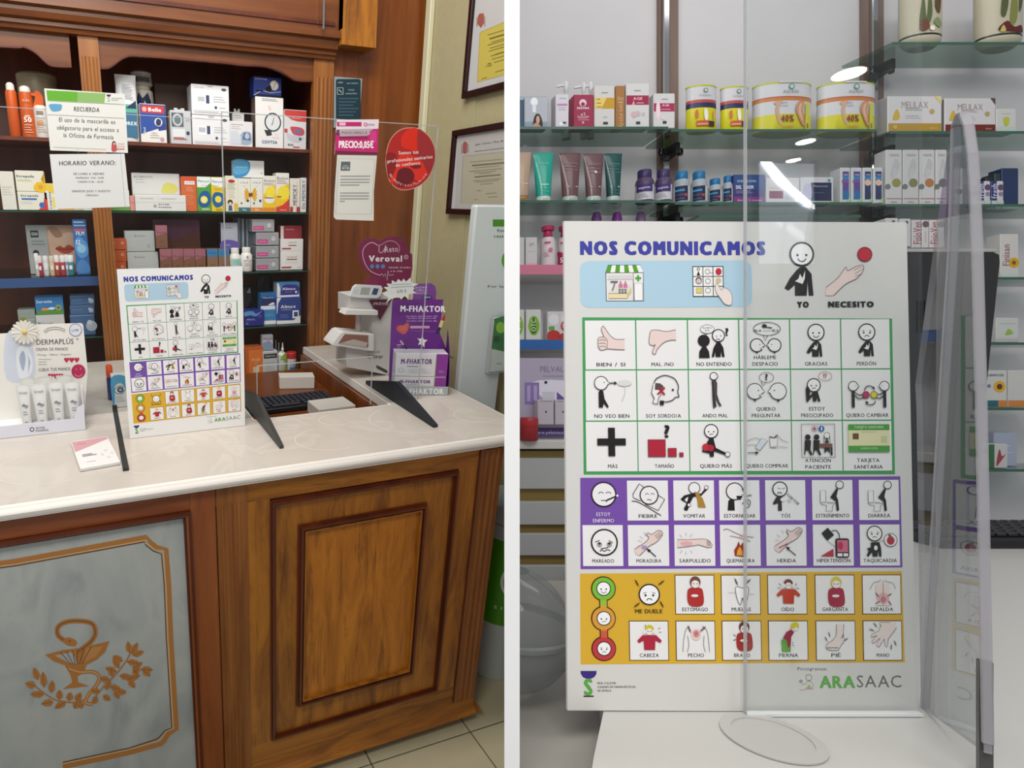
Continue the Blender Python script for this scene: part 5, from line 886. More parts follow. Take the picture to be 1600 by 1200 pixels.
for lb, px, D in (('crumpled dark plastic bag behind the blue box', (377, 447, 402, 496), 2.40), ('dark wrapped pack standing at the back of the fourth shelf', (402, 428, 431, 470), 2.47)):
    a_, b_, z0_, z1_ = span(A_, *px, D); g = G(); w_, h_ = b_-a_, z1_-s4; n = 10
    g.loft([[(w_/2*s_*math.cos(2*math.pi*j/n)*(1+.12*math.sin(j*2.3+z*9)), .04+.03*s_*math.sin(2*math.pi*j/n)*(1+.2*math.cos(j*1.7+z*7)), z*h_) for j in range(n)] for z, s_ in ((0, .9), (.15, 1), (.4, .96), (.6, 1.02), (.8, .9), (.95, .7), (1, .5))], mat('#1c1c20', .3)); o = g.obj('plastic_bag'); o.matrix_world = TRS(A_, (a_+b_)/2, D, s4+.0009); fin(o, lb, 'bag')
pbox(A_, (382, 485, 413, 510), 'dark blue box with a light blue wave', '#2b2f80', 'P #5a94c4 0,66 0,92 40,96 60,78 90,96 60,62 30,70;n Alvis 30 44 9 #c8d0f0 40;h 6 34 60 38 1 #8088c8;c 80 60 10 #6a58a8;c 80 60 6 #2b2f80;n GEL 12 16 8 #b8c0e8', 2.35, s4, .05, side='#202460')
pbox(A_, (407, 458, 431.5, 484), 'blue box with a white foot standing on a pale blue one', '#2f6aa0', 'p #2a2f60 0,20 0,70 40,84 100,60 100,20;r 0 0 100 24 #e2e4e8;n Almax 48 74 11 #bcd8f0 70;P #e8eaee 50,28 80,44 90,30', 2.37, aY(420, 484.4, 2.37).z, .045)
pbox(A_, (411, 484, 432, 509.5), 'pale blue and white box under the blue one', '#3f80b4', 'r 0 0 100 26 #e6e8ea;h 10 60 80 72 2 #9cc0dc', 2.36, s4, .045)
pbox(A_, (432.5, 441.5, 468.5, 464), 'small blue and white antacid box on the bigger one', '#4a8cc0', 'P #3a3484 0,0 16,0 24,80 80,84 99,60 90,20 70,10;r 0 0 100 14 #e6e4e4;t Almax 52 58 18 #e8ecf6 60;h 34 34 70 34 1 #a8a8d8;c 84 34 8 #e8eaf0;p #e6e4e4 0,0 0,100 6,100 14,60 10,0', 2.36, aY(450, 464.6, 2.36).z, .05, side='#a8a8b4')
pbox(A_, (432, 464.5, 470, 506.5), 'large blue antacid box with a white wave and a small picture', '#34509c', 'P #2f4488 4,90 40,98 96,96 96,30 50,14 6,16;p #e8e6e6 0,0 100,0 100,30 70,12 0,14;p #e8e6e6 0,100 18,100 6,80 2,40 0,40;t Almax 48 66 12 #eef0f8 64;h 20 54 60 56 1 #a8b4dc;r 66 20 92 50 #e8e8ec;r 72 26 88 44 #34446c;h 14 26 50 34 2 #7f9cd4', 2.35, s4, .055)
# -- fifth shelf
pbox(A_, (383, 543, 411, 589), 'orange box on the lowest shelf beside the poster', '#c4602a', 'p #e07a34 20,92 100,92 100,0 20,0;b PLUS 60 56 9 #f0b890 46;n gel 60 46 7 #f0b890;r 44 4 80 30 #dcc8b4', 2.35, s5, .06, side='#8c3f1a')
pbox(A_, (410, 549, 434, 585), 'grey and white box with a black name band on the lowest shelf', '#c9c9c8', 'r 8 70 96 90 #23262a;n DERMA 52 80 8 #d8d8d8 70;h 14 18 80 50 5 #a4a6a8;h 20 6 70 8 1 #55585c', 2.35, s5, .05)
pbox(A_, (410, 524, 427, 548.6), 'little white box with red lettering standing on the grey box', '#c4c6ce', 't Nasal 50 78 13 #a04058 80;p #8f9cb8 0,0 0,50 60,66 100,40 100,0', 2.36, s5+(aY(422, 549, 2.35).z-s5)+.002, .03, tab=None)
for lb, px, art in (('white nasal spray bottle with a lime green swirl', (435, 551, 451, 583), 'P #9cbc3c 20,70 60,96 90,80 80,20 50,6 70,60;h 20 26 60 40 3 #b8bcb4'),):
    sp = vessel(A_, px, lb, ([(.84, 0), (.92, .03), (.92, .86), (.5, .97), (.4, 1)], '#dfe1da'), [], art, D=2.35, base=s5)
    g = G(); g.lathe([(.0045, 0), (.0045, .008), (.007, .010), (.003, .022), (.002, .040)], mat('#e8e8e4', .3), 12, 0, .014); g.obj('nozzle', parent=sp, M=Matrix.Translation((0, 0, span(A_, *px, 2.35)[3]-s5-.001)))
vessel(A_, (449.5, 552, 466, 583), 'white bottle with a wide red cap', ([(.9, 0), (.95, .02), (.95, .7)], '#dcdad8'), [('cap', [(.97, .69), (.97, .96), (.85, 1)], '#c0302c')], 'r 20 10 90 26 #3a70a8;h 20 34 80 56 4 #b8a0a0', D=2.35, base=s5)
for i, x in enumerate((429, 433.5)):
    vessel(A_, (x, 532+i*4, x+6, 552), ('grey dropper vial behind the spray bottle, taller', 'grey dropper vial behind the spray bottle, shorter')[i], ([(.9, 0), (.9, .5), (.4, .6), (.35, 1)], '#a9ada8'), [], D=2.43, base=s5, n=10, name='vial')
tagroom('roomA')
# ================================================ LEFT: things on the counter and on the screens
# acrylic screens standing on black feet
YSA = 1.665
def top_at(px, py): return aY(px, py, YSC)
xa0, xa1 = aY(-60, 400, YSA).x, aY(346, 200, YSA).x; za = aY(200, 179, YSA).z
g = G(); g.box(xa0, xa1, YSA+.001, YSA+.0045, TZ+.001, za, M_ACR); o = g.obj('acrylic_screen'); fin(o, 'left clear acrylic screen carrying the two paper notices', 'screen')
g = G(); e = .0022; g.box(xa0, xa1, YSA+.0008, YSA+.0047, za, za+e*.6, M_ACRE); g.box(xa1, xa1+e*.5, YSA+.0008, YSA+.0047, TZ+.001, za, M_ACRE); g.obj('polished_edge', parent=o)
xb0, xb1 = top_at(347, 200).x, (top_at(683, 192).x+top_at(655, 624).x)/2; zb1 = top_at(520, 186).z
hx0, hx1, hz = top_at(402, 620).x, top_at(581, 590).x, top_at(500, 564).z
g = G(); P = [(xb0, TZ+.001), (hx0, TZ+.001), (hx0, hz), (hx1, hz), (hx1, TZ+.001), (xb1, TZ+.001), (xb1, zb1), (xb0, zb1)]
g.prism(P, YSC, YSC+.0035, M_ACR); sB = g.obj('acrylic_screen'); fin(sB, 'right clear acrylic screen with a serving slot and the round red sticker', 'screen')
g = G(); n = len(P)
for i in range(n):
    (a, b), (c, d) = P[i], P[(i+1) % n]
    if abs(b-d) < 1e-6 and b < TZ+.01: continue
    if abs(a-c) < 1e-6: g.box(a-.0009, a+.0009, YSC-.0002, YSC+.0037, min(b, d), max(b, d), M_ACRE)
    else: g.box(min(a, c), max(a, c), YSC-.0002, YSC+.0037, b-.0009, b+.0009, M_ACRE)
g.obj('polished_edge', parent=sB)
def foot(pt, pa, pb, lb, th=.012, c='#26272b'):
    """triangular foot: front tip, apex, rear bottom given as pixels; stands in a plane of constant X"""
    t = aZ(*pt, TZ); Xp = t.x; a = aX(*pa, Xp); b = aZ(*pb, TZ)
    yb = b.y; P = [(t.y, TZ+.001), (t.y-.002, TZ+.008), (a.y-.012, a.z-.004), (a.y, a.z), (yb, TZ+.012), (yb, TZ+.001)]
    g = G(); n = len(P)
    V = [(Xp-th/2, y, z) for y, z in P]+[(Xp+th/2, y, z) for y, z in P]; tri = tessellate_polygon([[Vector((y, z, 0)) for y, z in P]])
    Fc = [tuple(q) for q in tri]+[tuple(n+j for j in reversed(q)) for q in tri]+[(j, (j+1) % n, n+(j+1) % n, n+j) for j in range(n)]
    g.add(V, Fc, mat(c, .45)); bm = bmesh.new(); o = g.obj('screen_foot'); bm.from_mesh(o.data); bmesh.ops.recalc_face_normals(bm, faces=bm.faces[:]); bm.to_mesh(o.data); bm.free()
    return fin(o, lb, 'bracket')
print('apex', aX(402, 618, aZ(440, 701, TZ).x), aX(622, 596, aZ(680, 668, TZ).x))
foot((680, 668), (622, 596), (572, 600), 'black triangular screen foot nearest the purple display', .014, '#1f242c')
foot((440, 701), (402, 618), (375, 605), 'dark grey triangular screen foot right of the poster', .010, '#3b3b3a')
foot((197, 736), (180, 644), (170, 640), 'dark bar-like screen foot between leaflet box and poster', .013, '#333330')
# notices on the left screen
def quadsign(px, Y, col, name, label, cat, fn, th=.0006, **k):
    M = TRS(MA, 0, Y, 0); return flatsign(M, px, col, name, label, cat, [('print', fn)], th, **k)
def rec(g):
    g.o(25, 25, 5); g.F([(237, 580), (700, 605), (690, 680), (246, 658)], '#86ae62'); g.F([(237, 580), (480, 592), (480, 670), (246, 658)], '#5fa42c'); g.F([(700, 605), (840, 612), (845, 690), (690, 680)], '#d8d8d2')
    g.lay += 1; g.F([(706, 612), (742, 614), (736, 630), (712, 630)], '#4a2040'); g.T('S', 724, 652, 36, '#8a9a78', wt=1, flip=-1); g.R(745, 640, 830, 648, '#a8a8a4'); g.R(745, 654, 800, 662, '#a8a8a4')
    g.L([(246, 662), (845, 692)], 3, '#77a058'); g.L([(244, 770), (846, 800)], 3, '#8a8a88')
    g.F([(262, 690), (350, 690), (358, 712), (346, 738), (290, 745), (268, 725)], '#5a9cc0', sm=True)
    g.T('RECUERDA', 553, 730, 34, '#3c3c3e', w=200, wt=1, flip=-1, rot=-2.5)
    for t, x, y, w in (('El uso de la mascarilla es', 556, 818, 440), ('obligatorio para el acceso a', 562, 880, 485), ('la Oficina de Farmacia', 567, 938, 390)): g.T(t, x, y, 32, '#4a4a4e', w=w, wt=0, flip=-1, rot=-2.5)
    g.F([(752, 985), (778, 985), (788, 1050), (748, 1055)], '#b8504e', sm=True); g.D(766, 994, 15, '#4a3038'); g.D(768, 998, 9, '#e0b8a4'); g.T('ME QUEDO', 822, 1000, 10, '#c8706a', flip=-1, w=50); g.T('EN CASA', 822, 1020, 12, '#c8706a', flip=-1, w=54); g.R(790, 1036, 848, 1044, '#c8706a')
    g.L([(292, 1024), (705, 1042)], 4, '#b4b4b0'); g.L([(480, 1030), (485, 1068)], 3, '#b9b9b5')
quadsign([(69, 138), (195, 147), (200, 239), (78.5, 235)], YSA-.0012, '#dbdad4', 'paper_notice', 'laminated notice with a green band and the heading RECUERDA', 'notice', rec)
def hor(g):
    g.o(25, 230, 6.154); g.T('HORARIO VERANO:', 687, 152, 42, '#3c3c40', w=545, wt=1, flip=-1, rot=.6)
    for t, x, y, w, h in (('DE LUNES A VIERNES', 700, 256, 295, 20), ('MAÑANAS  9:30 - 14:00', 710, 295, 270, 17), ('TARDES 17:30 - 20:30', 714, 333, 250, 17), ('SABADOS JULIO Y AGOSTO', 722, 422, 370, 20), ('CERRADO', 731, 462, 120, 16)): g.T(t, x, y, h, '#55565a', w=w, wt=1, flip=-1)
    g.L([(1005, 65), (1050, 570)], 2.5, '#8a8a8a')
quadsign([(77.5, 241), (194.5, 240), (203, 323), (87, 326.5)], YSA-.0012, '#d6d6d4', 'paper_notice', 'white paper with summer opening hours HORARIO VERANO', 'notice', hor)
# cards on the right screen
def dk_(g):
    g.o(480, 25, 5); g.RR(224, 492, 418, 845, 18, '#14323e'); g.lay += 1; g.T('iMED', 260, 520, 12, '#9ab0b8', flip=-1); g.T('con tarjeta', 352, 524, 12, '#9ab0b8', flip=-1, w=90); g.L([(236, 560), (280, 560), (280, 612), (236, 612)], 4, '#c0ccd0', closed=True); g.L([(248, 575), (268, 598)], 5, '#c0ccd0'); g.T('PAGO', 345, 578, 11, '#9ab0b8', flip=-1); g.T('contactless', 345, 604, 13, '#9ab0b8', flip=-1, w=90)
    for i in range(6): g.R(245, 640+i*26, 400-(i % 3)*20, 650+i*26, '#3c5866')
M = TRS(MA, 0, YC+.012, 0)
flatsign(M, [(522, 119.5), (566, 123), (562, 190), (521, 200)], '#8f9a9c', 'payment_card_sign', 'dark teal rounded info card on the brown wood panel', 'sign', [('print', dk_)], .003)
def prc(g):
    g.o(480, 25, 5); g.R(232, 828, 424, 862, '#b8286c'); g.O(456, 848, 12, 6, '#c0387a'); g.R(474, 842, 526, 856, '#b9a4b0'); g.lay += 1; g.R(250, 832, 300, 856, '#e8b4cc'); g.lay -= 1
    g.F([(222, 905), (556, 880), (550, 1085), (214, 1080)], '#c0286e'); g.lay += 1; g.R(228, 888, 530, 905, '#5a3c4c'); g.R(228, 912, 465, 930, '#4c3644'); g.F([(250, 885), (510, 880), (505, 915), (470, 935), (255, 940)], '#b8a8b0'); g.R(488, 895, 540, 990, '#d03a86'); g.R(250, 945, 470, 958, '#7a2a50')
    g.lay += 1; g.T('MASCARILLA', 370, 912, 20, '#6a5a64', w=200, flip=-1); g.T('PRECIO:0,05€', 382, 1004, 52, '#f8f0f4', w=272, wt=2, flip=-1, rot=-.5, sp=.02); g.F([(216, 1052), (550, 1066), (550, 1085), (214, 1078)], '#6e2448')
quadsign([(526, 187), (592, 186.5), (589, 242), (522.5, 241)], YSC-.0012, '#e4d8de', 'price_card', 'pink and white price card reading PRECIO:0,05€', 'card', prc)
def ltr(g):
    g.o(500, 180, 7.06); g.L([(210, 475), (605, 485), (565, 1092), (172, 1088)], 3, '#6a7a7c', closed=True); g.F([(232, 512), (335, 512), (330, 612), (226, 612)], '#5c6468'); g.lay += 1; g.A(282, 585, 32, 180, 360, 6, '#c0c6c8'); g.A(282, 600, 28, 180, 360, 5, '#c0c6c8'); g.R(240, 585, 325, 590, '#c0c6c8')
    for i, y in enumerate((672, 708, 740, 770, 858, 890, 922, 950)): g.R(225-i*1.4, y-5, (555, 550, 548, 435, 542, 540, 538, 275)[i], y+5, '#8d9092')
quadsign([(527, 242), (589, 243), (584, 300), (584, 345), (525, 343), (521.5, 339), (523, 300)], YSC-.001, '#d8d8cf', 'paper_notice', 'white framed letter taped below the pink price card', 'notice', ltr)
def red(g):
    g.o(500, 180, 7.06); P = [(1000, 135), (1100, 150), (1200, 225), (1262, 340), (1275, 460), (1250, 580), (1190, 700), (1100, 780), (1000, 820), (910, 828), (830, 800), (760, 720), (730, 600), (722, 480), (745, 340), (800, 230), (890, 155)]
    g.F(P, '#c8a08c', sm=True); g.lay += 1; Q = [(1000+(x-1000)*.975, 480+(y-480)*.975) for x, y in P]; g.F(Q, '#b02420', sm=True); g.lay += 1
    g.F([(985, 150), (1080, 165), (1080, 400), (985, 380), (900, 340), (905, 230)], '#d82a14', sm=True); g.F([(820, 600), (900, 420), (1110, 500), (1190, 620), (1120, 720), (1040, 700), (1010, 600), (900, 590), (800, 760), (770, 690)], '#d83020', sm=True); g.F([(1080, 160), (1190, 240), (1255, 360), (1265, 500), (1200, 640), (1130, 520), (1080, 440)], '#9c2a2c', sm=True); g.F([(735, 420), (840, 440), (830, 600), (760, 700), (732, 560)], '#8a1c20', sm=True)
    g.lay += 1; g.F([(850, 640), (900, 585), (990, 590), (1040, 660), (1010, 740), (900, 790), (850, 760)], '#6a1820', sm=True); g.F([(1000, 560), (1090, 540), (1110, 580), (1040, 590)], '#7a1c1c', sm=True); g.lay += 1
    g.T('Somos tus', 975, 410, 38, '#f0e0dc', w=220, wt=1, flip=-1, rot=3); g.T('profesionales sanitarios', 990, 482, 38, '#f0e0dc', w=500, wt=1, flip=-1, rot=6); g.T('de confianza', 968, 538, 36, '#f0e0dc', w=270, wt=1, flip=-1, rot=6)
    t = '#TuEmpiezaTuSalud'; 
    for i, ch in enumerate(t): a = math.radians(150-i*7.6); g.T(ch, 970+225*math.cos(a), 545+225*math.sin(a), 30, '#e8c0bc', wt=0, flip=-1, rot=(90-math.degrees(a))*-1)
P = [(1000, 135), (1100, 150), (1200, 225), (1262, 340), (1275, 460), (1250, 580), (1190, 700), (1100, 780), (1000, 820), (910, 828), (830, 800), (760, 720), (730, 600), (722, 480), (745, 340), (800, 230), (890, 155)]
quadsign([(500+x/7.06, 180+y/7.06) for x, y in smooth(P, True, 3)], YSC-.0012, '#b06a5c', 'round_sticker', 'round red sticker reading Somos tus profesionales sanitarios de confianza', 'sticker', red)
g = G(); g.add([(aY(x, y, YSC-.0014).x, YSC-.0014, aY(x, y, YSC-.0014).z) for x, y in ((641, 192), (652, 192), (652, 203), (641, 203))], [(3, 2, 1, 0)], M_ACRE); g.obj('tape', parent=bpy.data.objects['round_sticker'])
# framed diplomas on the side wall
def wallM(): 
    M = Matrix(((0, 1, 0, XR), (-1, 0, 0, 0), (0, 0, 1, 0), (0, 0, 0, 1)))   # local x -> -Y, local y -> +X (front faces -X)
    return M
WM = MA @ wallM(); fw = PL(TRS(WM, 0, -.012, 0))
def diploma(z1px, z0px, corner, label, paper, art, up):
    (cx, cy) = corner; f = PL(TRS(WM, 0, -.012, 0)); x0 = f(cx, cy)[0]; 
    zb_, zt2 = z0px, z1px; fwid = .020; x1 = x0+.62
    g = G(); c = mat('#2a0f10', .3)
    for a in ((x0, x1, zb_, zb_+fwid), (x0, x1, zt2-fwid, zt2), (x0, x0+fwid, zb_+fwid, zt2-fwid), (x1-fwid, x1, zb_+fwid, zt2-fwid)): g.box(a[0], a[1], -.024, -.002, a[2], a[3], c, .002)
    e = empty('framed_diploma', TRS(WM, (x0+x1)/2, 0, zb_)); fin(e, label, 'picture'); T_ = Matrix.Translation((-(x0+x1)/2, 0, -zb_))
    g.obj('picture_frame', parent=e, M=T_); g = G(); g.box(x0+fwid*.6, x1-fwid*.6, -.012, -.003, zb_+fwid*.6, zt2-fwid*.6, mat('#c6c6c6', .5)); g.obj('mount_board', parent=e, M=T_)
    a = G(PL(TRS(WM, 0, -.0125, 0)), .0002); a.lay = 1; art(a); q = a.obj('certificate', parent=e, M=T_ @ Matrix.Translation((0, -.0125, 0)))
f = PL(TRS(WM, 0, -.012, 0))
def d1(g):
    g.o(480, 25, 5); g.F([(1350, 128), (1540, 48), (1640, 8), (1640, 430), (1540, 460), (1328, 518)], '#c9b956'); g.lay += 1; g.L([(1350, 128), (1540, 48), (1640, 8)], 2, '#8a8058'); g.L([(1350, 128), (1328, 518)], 2, '#8a8058'); g.lay += 1
    g.F([(1335, 0), (1350, -20), (1380, -20), (1382, 50), (1358, 92), (1332, 60)], '#a85a52'); g.R(1324, 10, 1331, 80, '#9a8a5a'); g.R(1384, 0, 1390, 80, '#9a8a5a')
    for i, (x, y, w) in enumerate(((1410, 135, 130), (1425, 165, 150), (1440, 192, 130), (1410, 215, 150), (1430, 238, 140), (1420, 262, 160), (1470, 285, 100), (1480, 245, 90), (1435, 300, 130), (1445, 325, 130), (1460, 350, 120), (1410, 360, 30), (1470, 425, 90), (1365, 478, 40))): g.L([(x, y+14), (x+w, y+14-w*.30)], 5 if i != 1 else 12, '#77703c')
    g.L([(1395, 400), (1420, 375), (1440, 380), (1410, 395), (1445, 385)], 3, '#77703c', sm=True)
za1, za0 = 3.0, f(724, 155)[1]
diploma(f(730, -90)[1], f(724.5, 155)[1], (725, 150), 'dark framed diploma with a yellow certificate, upper of two', None, d1, 0)
def d2(g):
    g.o(690, 180, 10.91); g.F([(270, 390), (1065, 245), (1400, 190), (1400, 1600), (1065, 1600), (226, 1600)], '#b9b8b4'); g.lay += 1; g.F([(365, 700), (1065, 625), (1400, 590), (1400, 1500), (330, 1500)], '#b4b09a'); g.L([(365, 700), (1065, 625)], 14, '#9a9c98'); g.L([(365, 700), (330, 1500)], 14, '#9a9c98'); g.lay += 1
    g.F([(365, 480), (400, 445), (440, 470), (435, 640), (400, 660), (358, 640)], '#a05a58'); g.R(338, 500, 350, 660, '#8a7068'); g.R(448, 490, 460, 640, '#6a6a68')
    g.T('Juan Carlos I, Rey de España', 900, 455, 34, '#5c6470', w=660, wt=1, flip=-1, rot=8); g.L([(560, 620), (1065, 560)], 10, '#6c7078')
    for i, (x, y, w, h) in enumerate(((490, 800, 560, 8), (520, 860, 560, 26), (570, 900, 420, 8), (470, 960, 560, 9), (550, 985, 380, 8), (640, 1000, 220, 7), (565, 1055, 440, 22), (540, 1120, 480, 8), (580, 1145, 400, 8), (660, 1180, 220, 8), (600, 1290, 80, 8), (760, 1340, 180, 8), (560, 1440, 60, 8), (800, 1400, 160, 8))): g.L([(x, y), (x+w, y-w*.09)], h, '#77725a')
diploma(f(707, 205)[1], f(703, 334.5)[1], (705, 270), 'dark framed diploma with the royal crest, lower of two', None, d2, 0)
tagroom('roomA')
# ---- hand cream counter display at the left
Yd = (aZ(25, 683, TZ).y+aZ(134, 672, TZ).y)/2; xd1 = aZ(134, 672, TZ).x; xd0 = xd1-.30
f = PL(TRS(MA, 0, Yd, 0)); fb_ = PL(TRS(MA, 0, Yd+.085, 0)); zt0 = f(70, 659)[1]
dsp = empty('cream_display', TRS(MA, (xd0+xd1)/2, Yd, TZ+.001)); fin(dsp, 'white cardboard counter display of hand creams with a daisy on top', 'display')
DT = dsp.matrix_world.inverted()
def dp(name, g, parent=None, Mw=None): o = g.obj(name, parent=parent or dsp); o.matrix_local = DT @ (Mw or Matrix.Identity(4)); return o
g = G(); P = [(xd0, TZ+.001), (xd1, TZ+.001)]+[f(131, 631), f(121, 637), f(115, 655)]+[(xd0, zt0+.0)]; g.prism(P, Yd, Yd+.0015, '#dfe0ea'); dp('tray_front', g)
g = G(); g.box(xd0, xd1, Yd+.0015, Yd+.084, TZ+.001, TZ+.02, '#e4e2e2'); g.prism([(0, 0), (1, 0), (1, 1)], 0, 1, '#dddde6') if False else None
g.loft([[(xd1-.0015, Yd+.0015, TZ+.001), (xd1, Yd+.0015, TZ+.001), (xd1, Yd+.0015, f(131, 631)[1]), (xd1-.0015, Yd+.0015, f(131, 631)[1])], [(xd1-.0015, Yd+.084, TZ+.001), (xd1, Yd+.084, TZ+.001), (xd1, Yd+.084, fb_(140, 600)[1]), (xd1-.0015, Yd+.084, fb_(140, 600)[1])]], mat('#d6d6e2')); dp('tray_side', g)
g = G(); TLx = fb_(56.5, 507); TRx = fb_(127, 505); P = [(xd0, TZ+.02), (xd1, TZ+.02), fb_(137, 578), fb_(130, 508), TRx, TLx, fb_(25, 520), (xd0, fb_(25, 520)[1])]; g.prism(P, Yd+.084, Yd+.0865, '#e9e6df'); back = dp('back_card', g)
MBk = TRS(MA, 0, Yd+.084, 0); a = G(PL(MBk), .00012); a.lay = 2
a.F([(10, 522), (38, 520), (52, 545), (52, 590), (10, 592)], '#cfd6e2', sm=True); a.F([(26, 548), (40, 540), (50, 560), (48, 585), (30, 590)], '#e4e8ee', sm=True); a.lay += 1; a.F([(30, 560), (36, 548), (40, 562), (36, 580)], '#a8b4c8', sm=True); a.F([(44, 555), (48, 566), (44, 584)], '#b4bece')
a.T('DERMAPLÚS', 86, 534, 8.2, '#55565c', w=58, wt=1, flip=-1, rot=1.5); a.T('®', 121, 530, 3, '#55565c', flip=-1); a.T('CREMA DE MANOS', 81, 545.5, 4.6, '#66666c', w=50, wt=1, flip=-1, rot=1); a.T('/ Protege  / Hidrata  / Regenera', 84, 554, 2.8, '#77777c', w=54, flip=-1, rot=1); 
for i, y in enumerate((561, 565, 569)): a.R(60, y, 60+(20, 13, 13)[i], y+1, '#a9a6a4')
def hearts(x, y): 
    for i in range(3): a.F([(x+i*8, y+7), (x-4+i*8, y+2), (x-3.5+i*8, y-1), (x-1+i*8, y-1.4), (x+i*8, y+.4), (x+1+i*8, y-1.4), (x+3.5+i*8, y-1), (x+4+i*8, y+2)], '#c02f4c')
hearts(104, 560); a.T('CUIDA TUS MANOS', 85, 577, 4.8, '#6a6a70', w=50, wt=1, flip=-1, rot=2); hearts(79, 585); a.lay += 2; a.D(122.5, 580, 11, '#b82f5a'); a.lay += 1; a.A(122.5, 582, 6, 20, 160, 1.2, '#e08aa8'); a.D(119, 577, 1.1, '#e08aa8'); a.D(126, 576, 1.1, '#e08aa8')
a.O(118, 515.5, 9.5, 1.2, '#8a93a8', '#dfe2ea'); a.lay += 1; a.T('LMK', 118, 516, 3.6, '#6a7690', w=12, flip=-1, rot=6); a.L([(68, 518), (76, 512.5), (85, 511), (94, 512), (102, 515), (101, 518), (93, 515), (85, 514.5), (76, 516), (71, 520)], .8, '#6a6660', closed=True)
q = a.obj('back_print', parent=back); q.matrix_local = back.matrix_local.inverted() @ DT @ MBk
a = G(PL(TRS(MA, 0, Yd, 0)), .00012); a.lay = 2; a.O(50, 671, 3, 1.3, '#3b4258'); a.T('INTER', 63.5, 668.5, 3, '#3b4258', w=14, wt=1, flip=-1, rot=4); a.T('PHARMA', 66, 672.5, 3, '#3b4258', w=20, wt=1, flip=-1, rot=4); q = a.obj('front_print', parent=dsp); q.matrix_local = DT @ TRS(MA, 0, Yd, 0)
MD = TRS(MA, aY(38.5, 519, Yd+.075).x, Yd+.075, aY(38.5, 519, Yd+.075).z); rd = (aY(63, 530, Yd+.075)-aY(42, 530, Yd+.075)).length
dz = empty('paper_daisy', MD); fin(dz, 'white paper daisy fixed to the top of the hand cream display', 'flower')
pg = G(); pg.F([(0.1, -.06), (.35, -.1), (.8, -.16), (1, -.07), (1, .07), (.8, .16), (.35, .1), (.1, .06)], '#dcd8cc'); pg.v = [(x*rd, y-.002*(1-abs(z)*8), z*rd) for x, y, z in pg.v]; p0 = None
for i in range(18):
    p = pg.obj('petal', parent=dz) if p0 is None else p0.copy()
    if p0 is None: p0 = p
    else: sc.collection.objects.link(p)
    p.matrix_local = Matrix.Rotation(i*math.pi/9, 4, 'Y') @ Matrix.Translation((0, -.0006*(i % 2), 0)) @ Matrix.Rotation(math.radians(6), 4, 'X')
g = G(); g.lathe([(rd*.20, -.002), (rd*.20, .001), (rd*.14, .004), (.001, .005)], mat('#d8b45c', .6), 14); g.obj('flower_centre', parent=dz, M=Matrix.Rotation(math.radians(90), 4, 'X') @ Matrix.Translation((0, 0, .001)))
for i, (px, lb) in enumerate((((27, 603, 49, 662), 'leftmost hand cream tube in the counter display'), ((50, 601, 75, 661), 'second hand cream tube from the left in the display'), ((77, 598, 101, 657), 'third hand cream tube from the left in the display'), ((102.5, 598, 126, 654), 'rightmost hand cream tube in the counter display'))):
    tube(MA, px, lb, '#dfdfdd', '#d6d6d6', 'n Dermaplus 50 82 6 #77777a 60;P #8a8f92 28,50 44,56 60,52 78,50 60,46 44,50;h 34 30 66 36 2 #8a8a8c;h 40 12 60 12 1 #8a8a8c', D=Yd+.012, base=TZ+.02, group='hand cream tubes in the counter display', caph=.06, depth=.024)
for i, (px, lb) in enumerate((((34, 592, 58, 650), 'hand cream tube in the second row, left end'), ((60, 590, 84, 650), 'hand cream tube in the second row, middle'), ((90, 588, 116, 648), 'hand cream tube in the second row, right end'))):
    tube(MA, px, lb, '#d9d8d2', '#d0d0d0', '', D=Yd+.045, base=TZ+.02, group='hand cream tubes in the counter display', caph=.06, depth=.024)
# folded leaflet pack lying flat, eye drops box
c4 = [aZ(121, 689, TZ+.009), aZ(178, 684, TZ+.009), aZ(188, 721, TZ+.009), aZ(125, 732, TZ+.009)]
u = (c4[2]-c4[3]); wv = (c4[0]-c4[3]); W_, L_ = u.length, wv.length; M = TRS(MA, c4[3].x, c4[3].y, TZ+.001, math.degrees(math.atan2(u.y, u.x)))
g = G(); g.box(0, W_, 0, L_, 0, .008, mat('#e3e1de', .4), .001); lf = g.obj('leaflet_pack'); lf.matrix_world = M; fin(lf, 'flat white and rose leaflet pack lying on the counter by the left foot', 'leaflet')
a = G(lambda x, y: (x*W_/100, y*L_/100), .0001); a.lay = 2; a.F([(2, 98), (98, 98), (98, 90), (2, 58)], '#c9989c'); a.lay = 3; a.L([(12, 84), (20, 88), (30, 84), (36, 88)], 1.2, '#b04a58'); a.R(16, 42, 42, 45, '#7a7474'); a.R(16, 37, 52, 40, '#7a7474'); a.R(20, 16, 44, 18, '#b8b4b2')
for k in range(4): a.L([(78+9*math.cos(k*1.571), 34+9*math.sin(k*1.571)), (78+15*math.cos(k*1.571+.3), 34+15*math.sin(k*1.571+.3)), (78+15*math.cos(k*1.571-.3), 34+15*math.sin(k*1.571-.3))], 1, '#8a8686', closed=True)
a.v = [(x, z, .008-y) for x, y, z in a.v]; a.obj('print', parent=lf)
De = aZ(185, 637, TZ).y
pbox(MA, (175, 589, 200, 638), 'light blue and white eye drops box half behind the poster', '#d6d8d6', 'P #4f9cc0 0,0 0,100 100,100 100,60 60,80 20,70 14,30;l #2c4058 2 10,56 30,68 60,72 92,62;l #2c4058 2 10,56 34,44 64,44 92,60;c 54 58 10 #2f4a64;c 54 58 5 #8ab0c4;h 20 20 80 34 3 #8a98a0', De, TZ, .05, side='#3a8ab4')
